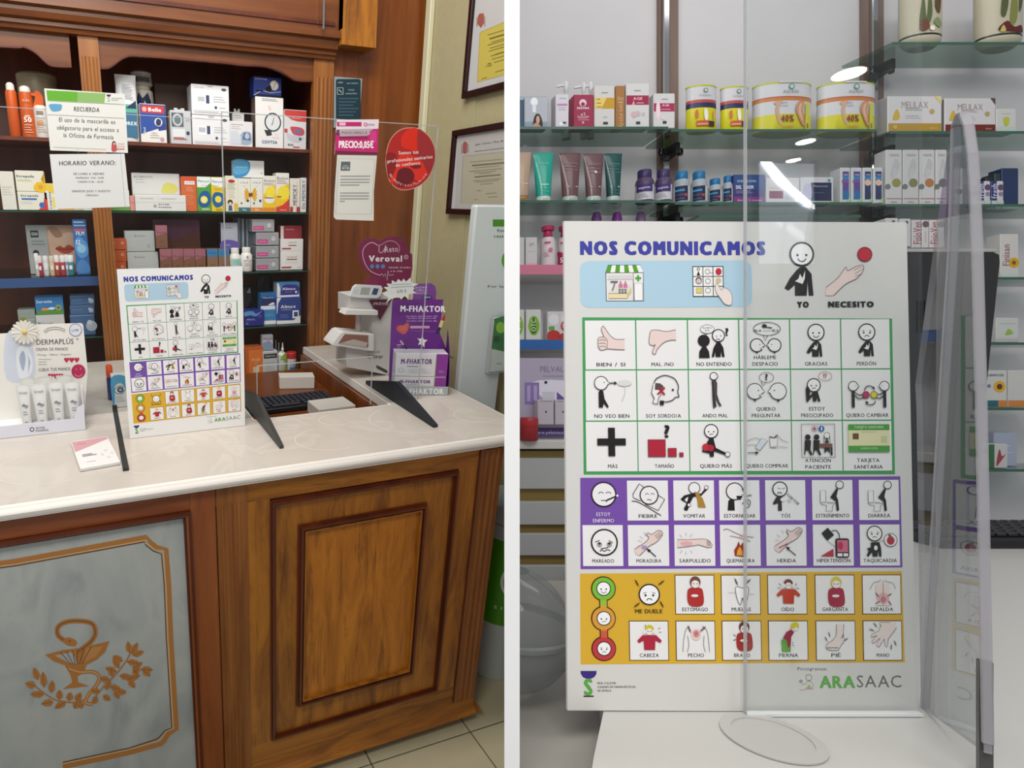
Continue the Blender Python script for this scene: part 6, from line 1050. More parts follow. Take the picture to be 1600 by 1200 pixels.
vessel(MA, (166, 571, 178, 618), 'dark blue dropper bottle with an orange cap behind the eye drops box', ([(.9, 0), (.95, .03), (.95, .6), (.7, .68)], '#2c3a6c'), [('cap', [(.82, .66), (.9, .70), (.9, .95), (.6, 1)], '#e0542c')], D=De+.07, base=TZ, n=14)
# ---- white cardboard blood pressure stand
YV = 1.77; MV = TRS(MA, 0, YV, 0); fv = PL(MV)
def vpx(x, y): return (500+x/5.556, 350+y/5.556)
body = flatsign(MV, [(541, 573), (541, 538), (576, 538), (582, 531), (582, 489), (545, 489), (545, 462), (573, 460), (614, 462), (615, 540), (612, 575), (606, 586)], '#d6d3ce', 'monitor_stand', 'white cardboard stand holding a blood pressure monitor', 'stand', [('print', lambda g: (g.T('Veroval®', 583.5, 549.5, 3.2, '#8a8684', w=20, flip=-1, rot=-2), g.T('COMP', 586, 558, 5.2, '#66625f', w=25, wt=1, flip=-1, rot=-2)))], .09)
# set it on the worktop: its outline already reaches down to the surface
def bp(name, px, y0, y1, m, rx=0):
    g = G(); g.prism([fv(*p) for p in px], y0, y1, mat(m) if isinstance(m, str) else m); return g.obj(name, parent=body)
bp('small_shelf', [(533, 489), (537, 482), (584, 483), (584, 490)], -.03, .02, '#dcdad6'); bp('tray_shelf', [(514, 536), (516, 532), (527, 518), (532, 516), (578, 520), (578, 545), (572, 545)], -.03, .05, '#dbd8d4')
bp('tray_inlay', [(523, 533), (533, 519), (569, 521), (569, 539)], -.0315, -.03, '#8a5f50'); bp('tray_inlay_leaflet', [(526, 533), (546, 527), (568, 532), (566, 539)], -.0325, -.0316, '#b9aca4')
g = G(); cx_, cz_ = fv(563.5, 518); _, cz2 = fv(563.5, 489); g.lathe([(.010, cz_), (.010, cz2)], mat('#b4a6a4', .4), 14, cx_, .02); g.obj('cuff_tube', parent=body)
MVd = TRS(MA, 0, YV-.02, 0)
dev = flatsign(MVd, [(547.5, 463), (553, 449), (558, 445), (596, 447), (598, 451), (595, 461), (589, 466), (560, 465)], '#dedfe0', 'blood_pressure_monitor', 'white blood pressure monitor with grey display and blue button', 'monitor', [('screen_and_buttons', lambda g: (g.F([(565, 449), (579, 449.5), (576, 461), (562, 460)], '#a9aca4'), g.F([(553, 452), (562, 451), (559, 460), (551, 459)], '#cfd2d2'), g.F([(584, 450), (592, 451), (588.5, 461), (580.5, 460)], '#3c4a70')))], .014)
heart = [(330, 250), (340, 170), (400, 125), (470, 122), (525, 150), (560, 122), (640, 106), (715, 125), (755, 180), (765, 240), (800, 262), (802, 380), (785, 480), (640, 560), (520, 600), (430, 560), (395, 525), (388, 492), (410, 470), (460, 465), (370, 380)]
def hp(g):
    g.o(500, 350, 5.556); H = [(680, 250), (690, 200), (650, 155), (590, 148), (530, 180), (500, 185), (450, 160), (395, 190), (370, 250), (390, 340), (440, 410), (520, 445)]
    g.L(H[:6], 5, '#d8a8bc', sm=True); g.L(H[5:], 6, '#e0c0cc', sm=True); g.L([(515, 190), (512, 235), (535, 250), (560, 215), (570, 180), (560, 250)], 5, '#e6d0d8', sm=True); g.T('Reto', 620, 218, 48, '#f0e4e8', w=110, flip=-1, rot=4, wt=0)
    g.T('Veroval', 568, 300, 50, '#f4eef0', w=290, wt=2, flip=-1); g.O(747, 287, 17, 4, '#e8d0d8'); g.T('R', 747, 287, 16, '#e8d0d8', flip=-1)
    for x in (452, 500, 547): g.D(x, 368, 18, '#5a8ac0')
    g.T('tómale el pulso', 692, 376, 16, '#e8d0d8', w=195, flip=-1, wt=1); g.T('a la vida', 663, 408, 16, '#e8d0d8', w=105, flip=-1, wt=1); g.L([(520, 445), (540, 432), (552, 455), (565, 430), (582, 492), (590, 405), (600, 445), (640, 440)], 5, '#e6c8d4')
MH = TRS(MA, 0, YV+.02, 0)
flatsign(TRS(MA, 0, YV-.004, 0), [vpx(x, y) for x, y in heart[:13]+[(700, 530), (640, 545), (520, 560), (430, 560)]+heart[16:]], '#80214c', 'heart_sign', 'crimson heart-shaped cardboard sign above the white monitor stand', 'sign', [('print', hp)], .003).location.y
bpy.data.objects['heart_sign'].matrix_world = Matrix.Translation((0, 0, 0)) @ bpy.data.objects['heart_sign'].matrix_world
flatsign(TRS(MA, 0, YV-.006, 0), [(576.5, 469), (613, 467), (594, 500)], '#5c2038', 'new_label', 'dark maroon triangular label reading ¡NUEVO! on the white stand', 'label', [('print', lambda g: g.T('¡NUEVO!', 595, 474.5, 4, '#e8d4dc', w=23, wt=1, flip=-1, rot=-2))], .001)
flatsign(TRS(MA, 0, YV-.11, 0, 0), [(589, 574), (591, 571.5), (604, 578), (606, 581), (604, 583.5), (591, 577)], '#4a504c', 'oval_clip', 'small dark grey oval clip at the foot of the white stand', 'clip', (), .01)
# ---- purple display
pL, pR = aZ(612, 617, TZ), aZ(700, 618, TZ); ang = math.degrees(math.atan2(pR.y-pL.y, pR.x-pL.x)); MF = TRS(MA, (pL.x+pR.x)/2, (pL.y+pR.y)/2+.0, TZ+.001, ang); FW_ = (pR-pL).length
def MFy(y): return MF @ Matrix.Translation((0, y, 0))
PUR = '#6f2c8c'
fd_ = empty('purple_display', MF); fin(fd_, 'purple cardboard display with lipstick picture behind the black foot', 'display')
f0, f1 = PL(MF), PL(MFy(.07)); zf0, zf1 = f0(660, 604)[1], f0(660, 553)[1]
g = G(); g.box(-FW_/2, FW_/2, 0, .002, 0, zf0, mat('#aeb4b8')); g.obj('tray_front', parent=fd_)
a = G(f0, .00012); a.lay = 2; a.T('M-FHAKTOR', 660, 611.5, 8.5, '#eef0f2', w=66, wt=2, flip=-1, rot=-.6); a.obj('front_print', parent=fd_)
g = G(); zz_ = f1(650, 468)[1]; P = [(-FW_/2, 0), (FW_/2, 0), (FW_/2, f1(690, 545)[1]), f1(687, 520), f1(692.6, 468), f1(613, 468.5), f1(611, 505)]; g.prism(P, .07, .072, PUR); bc = g.obj('back_card', parent=fd_)
g = G(); P = [f1(645, 470), f1(647.6, 446), f1(652, 443.6), f1(674, 442.7), f1(680, 447), f1(682, 455), f1(681, 470)]; g.prism(P, .0722, .0735, '#7a4494'); g.obj('header_tab', parent=fd_)
xr_ = FW_/2; g = G(); pts = [(0, 0), (.07, 0), (.07, f1(688, 515)[1]), (.055, zf1+.045), (.03, zf1+.012), (0, zf0+.03)]
for xx in (xr_-.0015,): 
    n = len(pts); V = [(xx, y, z) for y, z in pts]+[(xx+.0015, y, z) for y, z in pts]; tri = tessellate_polygon([[Vector((y, z, 0)) for y, z in pts]]); g.add(V, [tuple(q) for q in tri]+[tuple(n+j for j in q) for q in tri]+[(j, (j+1) % n, n+(j+1) % n, n+j) for j in range(n)], mat('#5e2478'))
g.obj('side_wing', parent=fd_)
a = G(f1, .00012); a.lay = 2; a.tr = lambda x, y: f1(x, y)
a.o(500, 350, 5.556); a.T('M-FHAKTOR', 855, 702, 48, '#f6f2f8', w=375, wt=2, flip=-1, rot=-.5)
for i, (y, w_) in enumerate(((763, 265), (780, 245), (803, 255))): a.T('una linea clasica para ella', 845, y, 10, '#d8c0e4', w=w_, flip=-1)
a.R(750, 845, 912, 866, '#d4a0c8'); a.L([(745, 888), (1030, 892)], 2, '#a884bc'); a.F([(690, 915), (640, 885), (635, 860), (655, 840), (690, 838), (725, 818), (740, 835), (735, 870), (715, 905)], '#cc5a58', sm=True); a.lay += 1; a.F([(690, 890), (655, 870), (665, 852), (695, 850), (722, 835), (722, 865)], '#d46a60', sm=True)
a.F([(850, 930), (862, 958), (895, 965), (870, 985), (868, 1028), (845, 998), (815, 1005), (830, 975), (808, 950), (838, 955)], '#f2f0f4'); a.F([(1010, 795), (1040, 740), (1042, 795), (1030, 805)], '#b03038'); a.F([(1005, 795), (1030, 805), (1010, 865), (985, 855)], '#d8c47c'); a.F([(985, 853), (1010, 862), (985, 920), (958, 905)], '#2c2c54'); a.F([(660, 970), (675, 965), (700, 1000), (685, 1010)], '#c8a8b0'); a.F([(685, 1010), (700, 1000), (732, 1030), (715, 1045)], '#3a2458'); a.R(638, 1000, 672, 1007, '#d0b8dc'); a.R(638, 1018, 668, 1024, '#b090c4')
a.obj('back_print', parent=bc)
a = G(f1, .00012); a.lay = 1; a.o(500, 350, 5.556)
for t_, y in (('ROSTRO', 552), ('CUELLO', 575), ('ESCOTE', 600)): a.T(t_, 880, y, 17, '#e4c8ec', w=100, flip=-1, wt=1)
a.E(932, 637, 45, 16, '#27306c'); a.lay += 1; a.T('DERMO', 932, 637, 13, '#e8e8f4', w=60, flip=-1); 
for q_ in range(1): a.v = [(x, y-.0005, z) for x, y, z in a.v]
o = a.obj('tab_print', parent=fd_, M=Matrix.Translation((0, .0715, 0)))
for i, (z0_, z1_, lb) in enumerate(((.012, zf0+.030, 'white and purple product box, lower one in the purple display'), (zf0+.0315, zf1, 'white and purple product box, upper one in the purple display'))):
    hh = z1_-z0_; ww = FW_-.016; e = G(); e.box(-ww/2, ww/2, 0, .062, 0, hh, mat('#dedde2', .35), .0012); e.box(ww/2*.56, ww/2+.0004, -.0004, .0624, .001, hh-.001, mat('#8a3a98')); e.box(ww/2*.53, ww/2*.56, -.0004, .0624, .001, hh-.001, mat('#a8b858')); b_ = e.obj('medicine_box'); b_.matrix_world = MF @ Matrix.Translation((-.001, .004, z0_)); fin(b_, lb, 'box', 'product boxes in the purple display')
    W = 100*ww/hh; a = G(lambda u_, v_: ((u_/W-.5)*ww, v_*hh/100), .0001); a.lay = 6; draw(a, 'b M-FHAKTOR 40 66 21 #6a4a80 60;r 22 42 44 46 #9a90a8;c 11 28 11 #b9b9c4;c 11 28 8 #dedde2;h 26 16 68 32 3 #b4b4bc;h 84 20 94 26 2 #c8a0d4', W); a.obj('printed_front', parent=b_)
# price star
cx0, cy0 = 625.5, 452; pts = []
SP = [(600, 445, 0)]
star = [(540, 600), (588, 578), (552, 548), (598, 545), (577, 518), (622, 520), (625, 488), (660, 508), (680, 478), (708, 500), (725, 475), (748, 500), (785, 465), (792, 508), (855, 522), (800, 548), (825, 560), (800, 575), (838, 598), (770, 610), (768, 655), (735, 625), (705, 655), (690, 640), (655, 640), (620, 650), (572, 688), (598, 640), (548, 612)]
def stp(g): g.o(500, 350, 5.556); g.T('6,95 €', 710, 583, 26, '#6a6a6c', w=80, wt=1, flip=-1, rot=2); g.L([(620, 528), (790, 520)], 6, '#a8aaac'); g.L([(615, 552), (805, 540)], 6, '#8ab0a4')
flatsign(MF @ Matrix.Translation((0, -.012, 0)), [vpx(*p) for p in star], '#e8e8e6', 'price_star', 'white starburst price tag beside the purple display header', 'tag', [('print', stp)], .001)
# ---- tall white info panel and round bin right of the counter
YP = 1.57; MP_ = TRS(MA, 0, YP, 0); fp = PL(MP_); pl, pr_ = (fp(750, 320)[0]+fp(712, 600)[0])/2, fp(797, 450)[0]; zpt = fp(760, 320)[1]
g = G(); g.box(pl, pr_, YP, YP+.03, .0, zpt, mat('#ccd4d2', .35), .006); ip = g.obj('info_panel'); fin(ip, 'tall white information panel with a green strip right of the counter', 'panel')
a = G(fp, .0001); a.lay = 2; a.R(770, 343, 800, 354, '#4a8a20'); a.T('Recoge', 777, 360, 5, '#3c4238', w=24, wt=1, flip=-1, al='l'); a.T('restos de', 772, 369, 5, '#3c4238', w=36, wt=1, flip=-1, al='l'); a.O(802, 407, 16, 5, '#5a9a28'); a.T('Por la Salud', 762, 447.5, 4, '#55584f', w=50, wt=1, flip=-1, al='l'); a.obj('print', parent=ip, M=MP_)
a = G(PL(TRS(MA, 0, YP-.02, 0))); lh0, lh1 = a.tr(763, 583), a.tr(800, 500)
g = G(); g.box(lh0[0], lh1[0], YP-.022, YP-.0205, lh0[1], a.tr(780, 520)[1], M_ACR); g.box(lh0[0], lh0[0]+.0015, YP-.0205, YP-.001, lh0[1], lh1[1], M_ACRE); g.box(lh0[0], lh1[0], YP-.022, YP-.001, lh0[1]-.0015, lh0[1], M_ACRE); lh = g.obj('leaflet_holder'); fin(lh, 'clear wall-mounted leaflet holder on the tall white panel', 'holder')
g = G(); g.box(lh0[0]+.004, lh1[0], YP-.018, YP-.010, lh0[1]+.0025, lh1[1]+.01, mat('#cfd6ce')); l2 = g.obj('leaflet'); fin(l2, 'green and white leaflets standing in the clear holder', 'leaflet')
a = G(PL(TRS(MA, 0, YP-.018, 0)), .0001); a.lay = 2; a.F([(772, 498), (800, 490), (800, 552), (768, 545)], '#3f7a44'); a.lay = 3; a.E(782, 512, 7, 9, '#8ab84a'); a.E(776, 530, 5, 6, '#2c5a34'); a.lay = 3; a.T('info', 780, 568, 3, '#66706a', flip=-1); o = a.obj('print', parent=l2, M=Matrix.Translation((0, YP-.018, 0)))
pb = aZ(762, 1060, 0); R_ = .085; xb_ = aZ(741, 1052, 0).x+R_; yb_ = aZ(741, 1052, 0).y+.02
bn = G(); bn.lathe([(R_*.93, 0), (R_*.97, .012), (R_, .30), (R_*1.0, .62), (R_*1.0, .64)], mat('#c4cccb', .3), 40, 0, 0, 1); bo = bn.obj('recycling_bin'); bo.matrix_world = TRS(MA, xb_, yb_, .001); fin(bo, 'round white bin with a green band behind the counter corner', 'bin')
def bz(y): return aY(775, y, yb_-R_*.6).z
g = G(); g.lathe([(R_*1.003, bz(972)), (R_*1.003, bz(847))], mat('#4c9a1c', .35), 40, cap=False); g.obj('green_band', parent=bo)
g = G(); g.lathe([(R_*1.004, bz(826)), (R_*1.004, bz(823))], mat('#9aa4a4', .35), 40, cap=False); g.obj('seam', parent=bo)
a = G(lambda u_, v_: (u_, v_), .0003); a.lay = 3; zc_ = (bz(905)); r_ = .036; a.L([(r_*math.cos(t*.2618), zc_+1.5*r_*math.sin(t*.2618)) for t in range(24)], .009, '#e6ecea', closed=True); a.T('SIGRE', 0, bz(946), .012, '#e6ecea', w=.10, flip=1, sp=.5); bend2(a, R_*1.004, 0); a.v = [(x, y, z) for x, y, z in a.v]
o = a.obj('logo_print', parent=bo, M=Matrix.Rotation(math.radians(-18), 4, 'Z'))
tagroom('roomA')
bl, br, tl, tr = bY(887, 1110, .506), bY(1433, 1112, .506), bY(895, 344, .5165), bY(1430, 349, .5165)
M = MB @ frame3((bl+br)/2, br-bl, (tl+tr)/2-(bl+br)/2)
print('poster B dims', (br-bl).length, ((tl+tr)/2-(bl+br)/2).length)
k = (br-bl).length/PW; 
poster(M @ Matrix.Diagonal((k, 1, ((tl+tr)/2-(bl+br)/2).length/PH, 1)), 'large pictogram poster standing close up in front of the glass shelves', white='#dedcd8')
tagroom('roomB')
# ================================================ RIGHT: white pharmacy (camera-aligned axes)
B_ = MB; DS, DW = 1.40, 1.53
def bz_(y, D=DS): return (PY-y)/FPX*D
def bx_(x, D=DS): return (x-PX)/FPX*D
def bobj(g, name, parent=None, **kw):
    o = g.obj(name, parent=parent, **kw)
    if parent is None: o.matrix_world = MB
    return o
g = G(); g.box(bx_(780, DW), bx_(1720, DW), DW, DW+.06, -.9, 1.1, M_WHT); bobj(g, 'wall_back_right_shop', kind='structure')
g = G(); g.box(.1, 2.2, .2, 1.9, -.95, -.90, mat('#77736d', .5)); bobj(g, 'floor_right_shop', kind='structure')
# uprights with chrome strips and black brackets
BR = '#6d564e'
ups = []
for i, (x0, x1, c0, c1) in enumerate(((1030, 1060, 1037, 1047), (1349, 1381, 1364, 1373))):
    g = G(); g.box(bx_(x0, DW-.012), bx_(x1, DW-.012), DW-.012, DW-.001, -.6, 1.0, wood('upright_wood%d' % i, [(.3, '#6b544a'), (.7, '#7d665a')], (14, 14, 1), 2, .5)); o = bobj(g, 'shelf_upright'); fin(o, ('brown shelf upright with chrome strip between the left and middle bays', 'brown shelf upright with chrome strip left of the right-hand bay')[i], 'upright')
    g = G(); g.box(bx_(c0, DW-.022), bx_(c1, DW-.022), DW-.022, DW-.0125, -.6, 1.0, M_CHR, .002); g.obj('chrome_strip', parent=o); ups.append(o)
    cxs = bx_((c0+c1)/2, DW-.03)
    for y in ((222, 330) if i == 0 else (95, 222, 332)):
        if i == 0: pass
        zc = bz_({222: 202+4*i, 330: 316, 332: 319, 95: 66}[y])-.0205; g = G(); g.prismz([(cxs-.012, DW-.024), (cxs+.012, DW-.024), (cxs+.005, DW-.075), (cxs-.005, DW-.075)], zc-.012, zc+.0125, mat('#1e1d1e', .3)); b_ = g.obj('bracket', parent=o)
        for sx in (-.024, .024):
            g = G(); g.lathe([(.006, zc-.008), (.007, zc), (.006, zc+.008)], mat('#3a393a', .15, .8), 12, cxs+sx, DW-.045); g.box(min(cxs, cxs+sx), max(cxs, cxs+sx), DW-.05, DW-.04, zc-.004, zc+.004, mat('#1e1d1e', .3)); g.obj('clamp_screw', parent=o)
# glass shelves: (x0, x1, y, left-end notch)
sh = {}
for k, x0, x1, y, lb in (('L1', 770, 1044, 198, 'top glass shelf of the left bay'), ('M1', 1048, 1370, 202, 'top glass shelf of the middle bay with the big cans'), ('R0', 1394, 1700, 66, 'highest glass shelf of the right bay with painted jars'), ('R1', 1390, 1700, 205, 'glass shelf of the right bay with the laxative boxes'), ('L2', 770, 1050, 313, 'second glass shelf of the left bay with tubes'), ('M2', 1054, 1362, 316, 'second glass shelf of the middle bay'), ('R2', 1384, 1700, 319, 'second glass shelf of the right bay'), ('M3', 1092, 1345, 336, 'dark-edged glass shelf just above the big poster'), ('R3', 1384, 1700, 433, 'glass shelf at the right edge level with the monitor'), ('R4', 1384, 1700, 535, 'glass shelf at the right edge in line with the red bottles'), ('R5', 1384, 1700, 637, 'glass shelf at the right edge with the sunflower boxes'), ('R6', 1384, 1700, 733, 'lowest glass shelf at the right edge')):
    z = bz_(y); g = G(); a_, b_ = bx_(x0), bx_(x1); dd = 0 if k[0] != 'R' else -.025
    g.prismz([(a_, DS), (b_, DS), (b_+dd, DW-.026), (a_+dd, DW-.026)], z-.006, z, M_GLS)
    o = bobj(g, 'glass_shelf'); fin(o, lb, 'shelf', 'glass shelves on the white wall'); g = G(); g.box(a_, b_, DS-.001, DS, z-.006, z, mat('#3a5f50', .25)); g.obj('front_edge', parent=o); sh[k] = z
for k, y0, y1, c, lb in (('L3', 414, 429, '#c8748c', 'pink-edged shelf with the pink wash bottles'), ('L4', 531, 546, '#2f5fa0', 'blue-edged shelf with the red bottles')):
    z = bz_(y0); g = G(); g.box(bx_(770), bx_(1040), DS, DW-.002, bz_(y1), z, mat('#b9b6b6')); o = bobj(g, 'coloured_shelf'); fin(o, lb, 'shelf'); g = G(); g.box(bx_(770), bx_(1040), DS-.002, DS, bz_(y1), z, mat(c, .35)); g.obj('shelf_edge_strip', parent=o); sh[k] = z
# white base unit with slatted front
z5 = bz_(682); un = G(); un.box(bx_(770), bx_(1330), DS-.10, DW-.026, bz_(702, DS-.10), z5, mat('#c3c0bb', .4), .002); uo = bobj(un, 'slatted_unit'); fin(uo, 'white drawer unit with gold grooves behind the poster', 'cabinet')
zb_ = [bz_(y, DS-.09) for y in (716, 764, 784, 820, 834, 868, 884, 914)]
for i in range(0, 8, 2):
    g = G(); g.box(bx_(770), bx_(1330), DS-.09, DW-.06, zb_[i+1], zb_[i], mat('#a9aaaa', .4), .001); g.obj('panel_board', parent=uo)
g = G(); g.box(bx_(770), bx_(1330), DS-.078, DW-.026, bz_(926, DS-.09), bz_(703, DS-.06), mat('#8a7440', .35, .3)); g.obj('gold_backing', parent=uo)
g = G(); g.box(bx_(770), bx_(1330), DS-.12, DW-.026, -.89, bz_(928, DS-.09), mat('#716d68', .5)); g.obj('plinth', parent=uo)
# -- top shelf, left bay
L1, M1, R0, R1, L2, M2, R2, L3, L4 = (sh[k] for k in ('L1', 'M1', 'R0', 'R1', 'L2', 'M2', 'R2', 'L3', 'L4')); D1 = 1.41
def bb_(px, lb, col, art='', base=L1, depth=.028, **k): return pbox(B_, px, lb, col, art, k.pop('D', D1), base, depth, **k)
bb_((800, 151, 819, 197), 'dark blue box cut by the divider on the left top shelf', '#34506c', 'r 0 90 100 100 #a8b4bc')
bb_((819, 151, 856, 197), 'silver blue box with a small portrait of a dark-haired woman', '#b4bac4', 'e 42 84 16 14 #f4f6f8;r 34 50 50 76 #e6eaf0;r 0 0 100 20 #8fa2b4;P #3f2c28 38,2 40,30 50,44 64,44 76,26 76,2;e 58 26 8 13 #d0a894;P #c49a84 32,2 50,16 72,2', side='#5c6c7c')
bb_((868, 147, 889, 198), 'narrow white serum box with lilac print', '#d8d4da', 'h 28 88 80 94 1 #8a90a0;p #c48ab8 10,66 90,66 90,72 10,72;h 20 54 80 60 2 #b8a8c0;r 50 12 80 18 #4a4c58;c 40 12 6 #f4f4f6', side='#b8b4ba')
for px, lb in (((876, 124, 893, 172), 'white pump bottle behind the serum box'), ((905, 126, 919, 172), 'first white pump bottle behind the crimson pack'), ((916, 125, 930, 172), 'second white pump bottle behind the crimson pack')):
    v = vessel(B_, px, lb, ([(.8, 0), (.86, .02), (.86, .58), (.4, .68), (.3, .7)], '#c6c6c8'), [('pump_head', [(.34, .7), (.34, .82), (.5, .84), (.5, .96), (.3, 1)], '#d8d8da')], D=1.462, base=L1, n=14, name='pump_bottle')
    g = G(); r_ = .008; g.box(-.022, .0, .008, .013, span(B_, *px, 1.462)[3]-L1-.012, span(B_, *px, 1.462)[3]-L1-.006, mat('#d8d8da', .3), .001); g.obj('pump_spout', parent=v)
bb_((896, 148, 928, 199), 'crimson bottle-shaped pack with white print', '#9c2448', 'c 46 76 11 #e4d0d8;c 46 72 6 #9c2448;b ISDIN 46 60 6 #ecd8e0 60;t x2 46 42 9 #e8d0d8;h 22 24 76 30 2 #d8a8b8;n SOLAR 48 34 5 #e8d0d8 60;c 46 16 4 #d0a0b0')
bb_((928.5, 134, 961, 199), 'white box with a shiny gold band', '#d3d1cf', 'r 0 46 100 72 #c89a30;p #e8cc70 0,46 34,46 60,72 0,72;h 10 50 34 68 3 #7a5a20;h 34 84 66 84 1 #8a8a8c;n isdin 52 26 4 #a8a8a8;r 42 8 66 14 #3c3c40')
bb_((961.5, 134, 977, 199.5), 'narrow wood-brown box beside the gold-banded one', '#a4713a', 'r 24 60 76 62 #d8b890;n 100ml 50 70 9 #d8b890 60;h 30 40 70 52 2 #c8a070;v Hyaluronic 50 30 10 #d0a878')
bb_((978, 130, 1015, 199.5), 'white box with a crimson band, the larger of two', '#d6d4d3', 'r 0 52 98 73 #a02448;p #e0a0b4 24,52 32,62 38,52;t AGE 50 66 6 #f0dce4 40;h 44 56 76 60 1 #e0b8c4;h 34 84 62 84 1 #8a8a8c;c 34 30 7 #d8b0b8;c 50 32 6 #c8b8bc;c 74 31 4 #c4c0c0;r 42 8 60 14 #3c3c40', side='#b2b0b0')
bb_((1021, 146, 1055, 199.8), 'white box with a crimson band, the smaller of two', '#d4d2d1', 'r 0 48 98 72 #a82a54;e 20 52 10 26 #f0d8e0;t AGE 56 66 6 #f0dce4 34;h 34 54 80 58 1 #e0b8c4;h 36 84 66 84 1 #8a8a8c;r 42 12 60 20 #3c3c40;c 44 30 6 #e0d4d6', side='#b2b0b0')
# -- cans
def can(px, lb, big):
    yel = '#cfc81c'
    if not big:
        p = [('rim', [(1.03, .955), (1.03, .985), (.9, 1)], '#b9bc20'), ('red_band', [(1.006, .60), (1.006, .665)], '#b04a48'), ('navy_band', [(1.008, .49), (1.008, .60)], '#2a2c54')]
        return vessel(B_, px, lb, ([(.97, 0), (1, .01), (1, .50), (1.0, .501)], yel), [('white_top', [(1.0, .50), (1.0, .955)], '#c9c8cc')]+p, 'c 52 86 5 #5a8a70;c 52 86 3 #c9c8cc;n Colageno 50 76 4 #8a8a90 50;P #c86a40 10,40 20,44 22,28 12,26;P #e8e4e0 46,46 58,42 60,24 50,20 44,32;P #d8a080 84,40 94,40 94,26 86,24;r 14 8 62 20 #c05a38;r 62 7 90 19 #3a2c2c;h 18 12 58 15 1 #e8c8b0', D=1.405, base=M1, name='can', cat='can', n=32, sy=.45, group='collagen cans on the middle shelf')
    p = [('rim', [(1.01, .955), (1.01, .985), (.93, 1)], '#b9bc20'), ('orange_band', [(1.004, .60), (1.004, .68)], '#c07a30'), ('red_line', [(1.006, .665), (1.006, .69)], '#b4543c')]
    return vessel(B_, px, lb, ([(.97, 0), (1, .01), (1, .33)], yel), [('white_body', [(1.0, .33), (1.0, .955)], '#ccccd0')]+p, 'P #c9a088 12,56 18,50 16,40 24,14 30,14 24,42 32,58 22,60;c 52 88 6 #5a9a80;c 52 88 3.5 #ccccd0;n AQUILEX 51 78 5.5 #7a7c84 36;r 25 96 78 99 #ccccd0;h 30 50 44 56 2 #c0bcc0;b 40% 42 23 13 #8c3c20 28;n COLAGENO 42 6 5 #b0702c 26;P #c88a68 66,56 82,58 78,40 84,12 76,10 62,34 60,44;P #dcae94 68,50 76,54 72,40 78,16 66,34;p #cfc81c 84,2 98,2 98,56 86,56;r 88 4 95 14 #7a7c40', D=1.405, base=M1, name='can', cat='can', n=40, sy=.4, group='collagen cans on the middle shelf')
can((1073, 131, 1117, 201), 'small yellow collagen can at the left end of the row', 0); can((1127, 133, 1167, 201), 'small yellow collagen can next to the large ones', 0)
can((1178, 126, 1264, 203), 'large yellow and white can marked 40%, left one', 1); can((1279, 126, 1363, 203), 'large yellow and white can marked 40%, right one', 1)
# -- right bay jars and boxes
for px, lb, dk in (((1409, -30, 1466, 66), 'painted ceramic apothecary jar on the highest shelf, left one', 0), ((1528, -30, 1590, 68), 'painted ceramic apothecary jar on the highest shelf, right one', 1)):
    vessel(B_, px, lb, ([(.62, 0), (.72, .02), (.84, .06), (.95, .10), (.97, .14), (1, .3), (1, 1)], '#b9b39c'), [('dark_ring', [(.975, .145), (.982, .175)], '#26241f')], ('P #55603a 6,30 20,80 30,40 40,90 50,50 34,28;P #7a8c60 54,34 74,42 96,32 80,26;P #5c4428 60,60 72,96 90,70 96,92 84,50;c 50 24 4 #ece6d0;P #6a4030 6,26 24,40 40,26 20,20' if not dk else 'P #5a1e18 4,22 30,36 56,26 90,30 96,18;P #7a8040 40,34 50,80 66,84 68,44 54,30;P #b8a860 8,20 18,30 26,20;P #4c5430 10,50 20,90 34,70 24,44;P #4c5430 76,50 84,90 96,70'), D=1.405, base=R0, name='ceramic_jar', cat='jar', n=32, sy=.6)
bb_((1387, 150, 1472, 205), 'white laxative box with a gold foot', '#cecbcc', 'r 0 0 100 25 #b08c30;n MELILAX 50 76 18 #9a8a88 50;P #c8a830 8,36 12,56 16,64 20,54 21,40 15,34;p #d8c878 86,100 100,78 100,92 92,100;c 82 58 7 #b0a060;h 32 62 64 66 2 #b4b0b0;h 32 40 60 46 2 #c0bcbc;t aboca 84 12 6 #d8c890 14;c 12 14 6 #c8a858', base=R1, side='#9a9898')
bb_((1476, 153, 1556, 207), 'white laxative box with a maroon foot behind the acrylic wing', '#cac7c8', 'r 0 0 100 23 #6e2420;n MELILAX 50 74 18 #9a8a88 50;P #c8a830 8,36 12,56 16,64 20,54 21,40 15,34;p #5a4440 90,100 100,100 100,80;c 84 54 7 #a89a5c;h 32 60 64 64 2 #b4b0b0;h 40 38 60 44 2 #c0bcbc;t aboca 86 11 6 #c89890 12', base=R1, side='#8a8888')
bb_((1556.5, 170, 1588, 207.5), 'small white box with a yellow drop beside the maroon-footed one', '#c6c6c2', 'r 0 0 100 25 #b9c8bc;P #b4b840 40,30 60,30 64,62 36,62;h 26 80 74 84 1 #b0b0a8', base=R1)
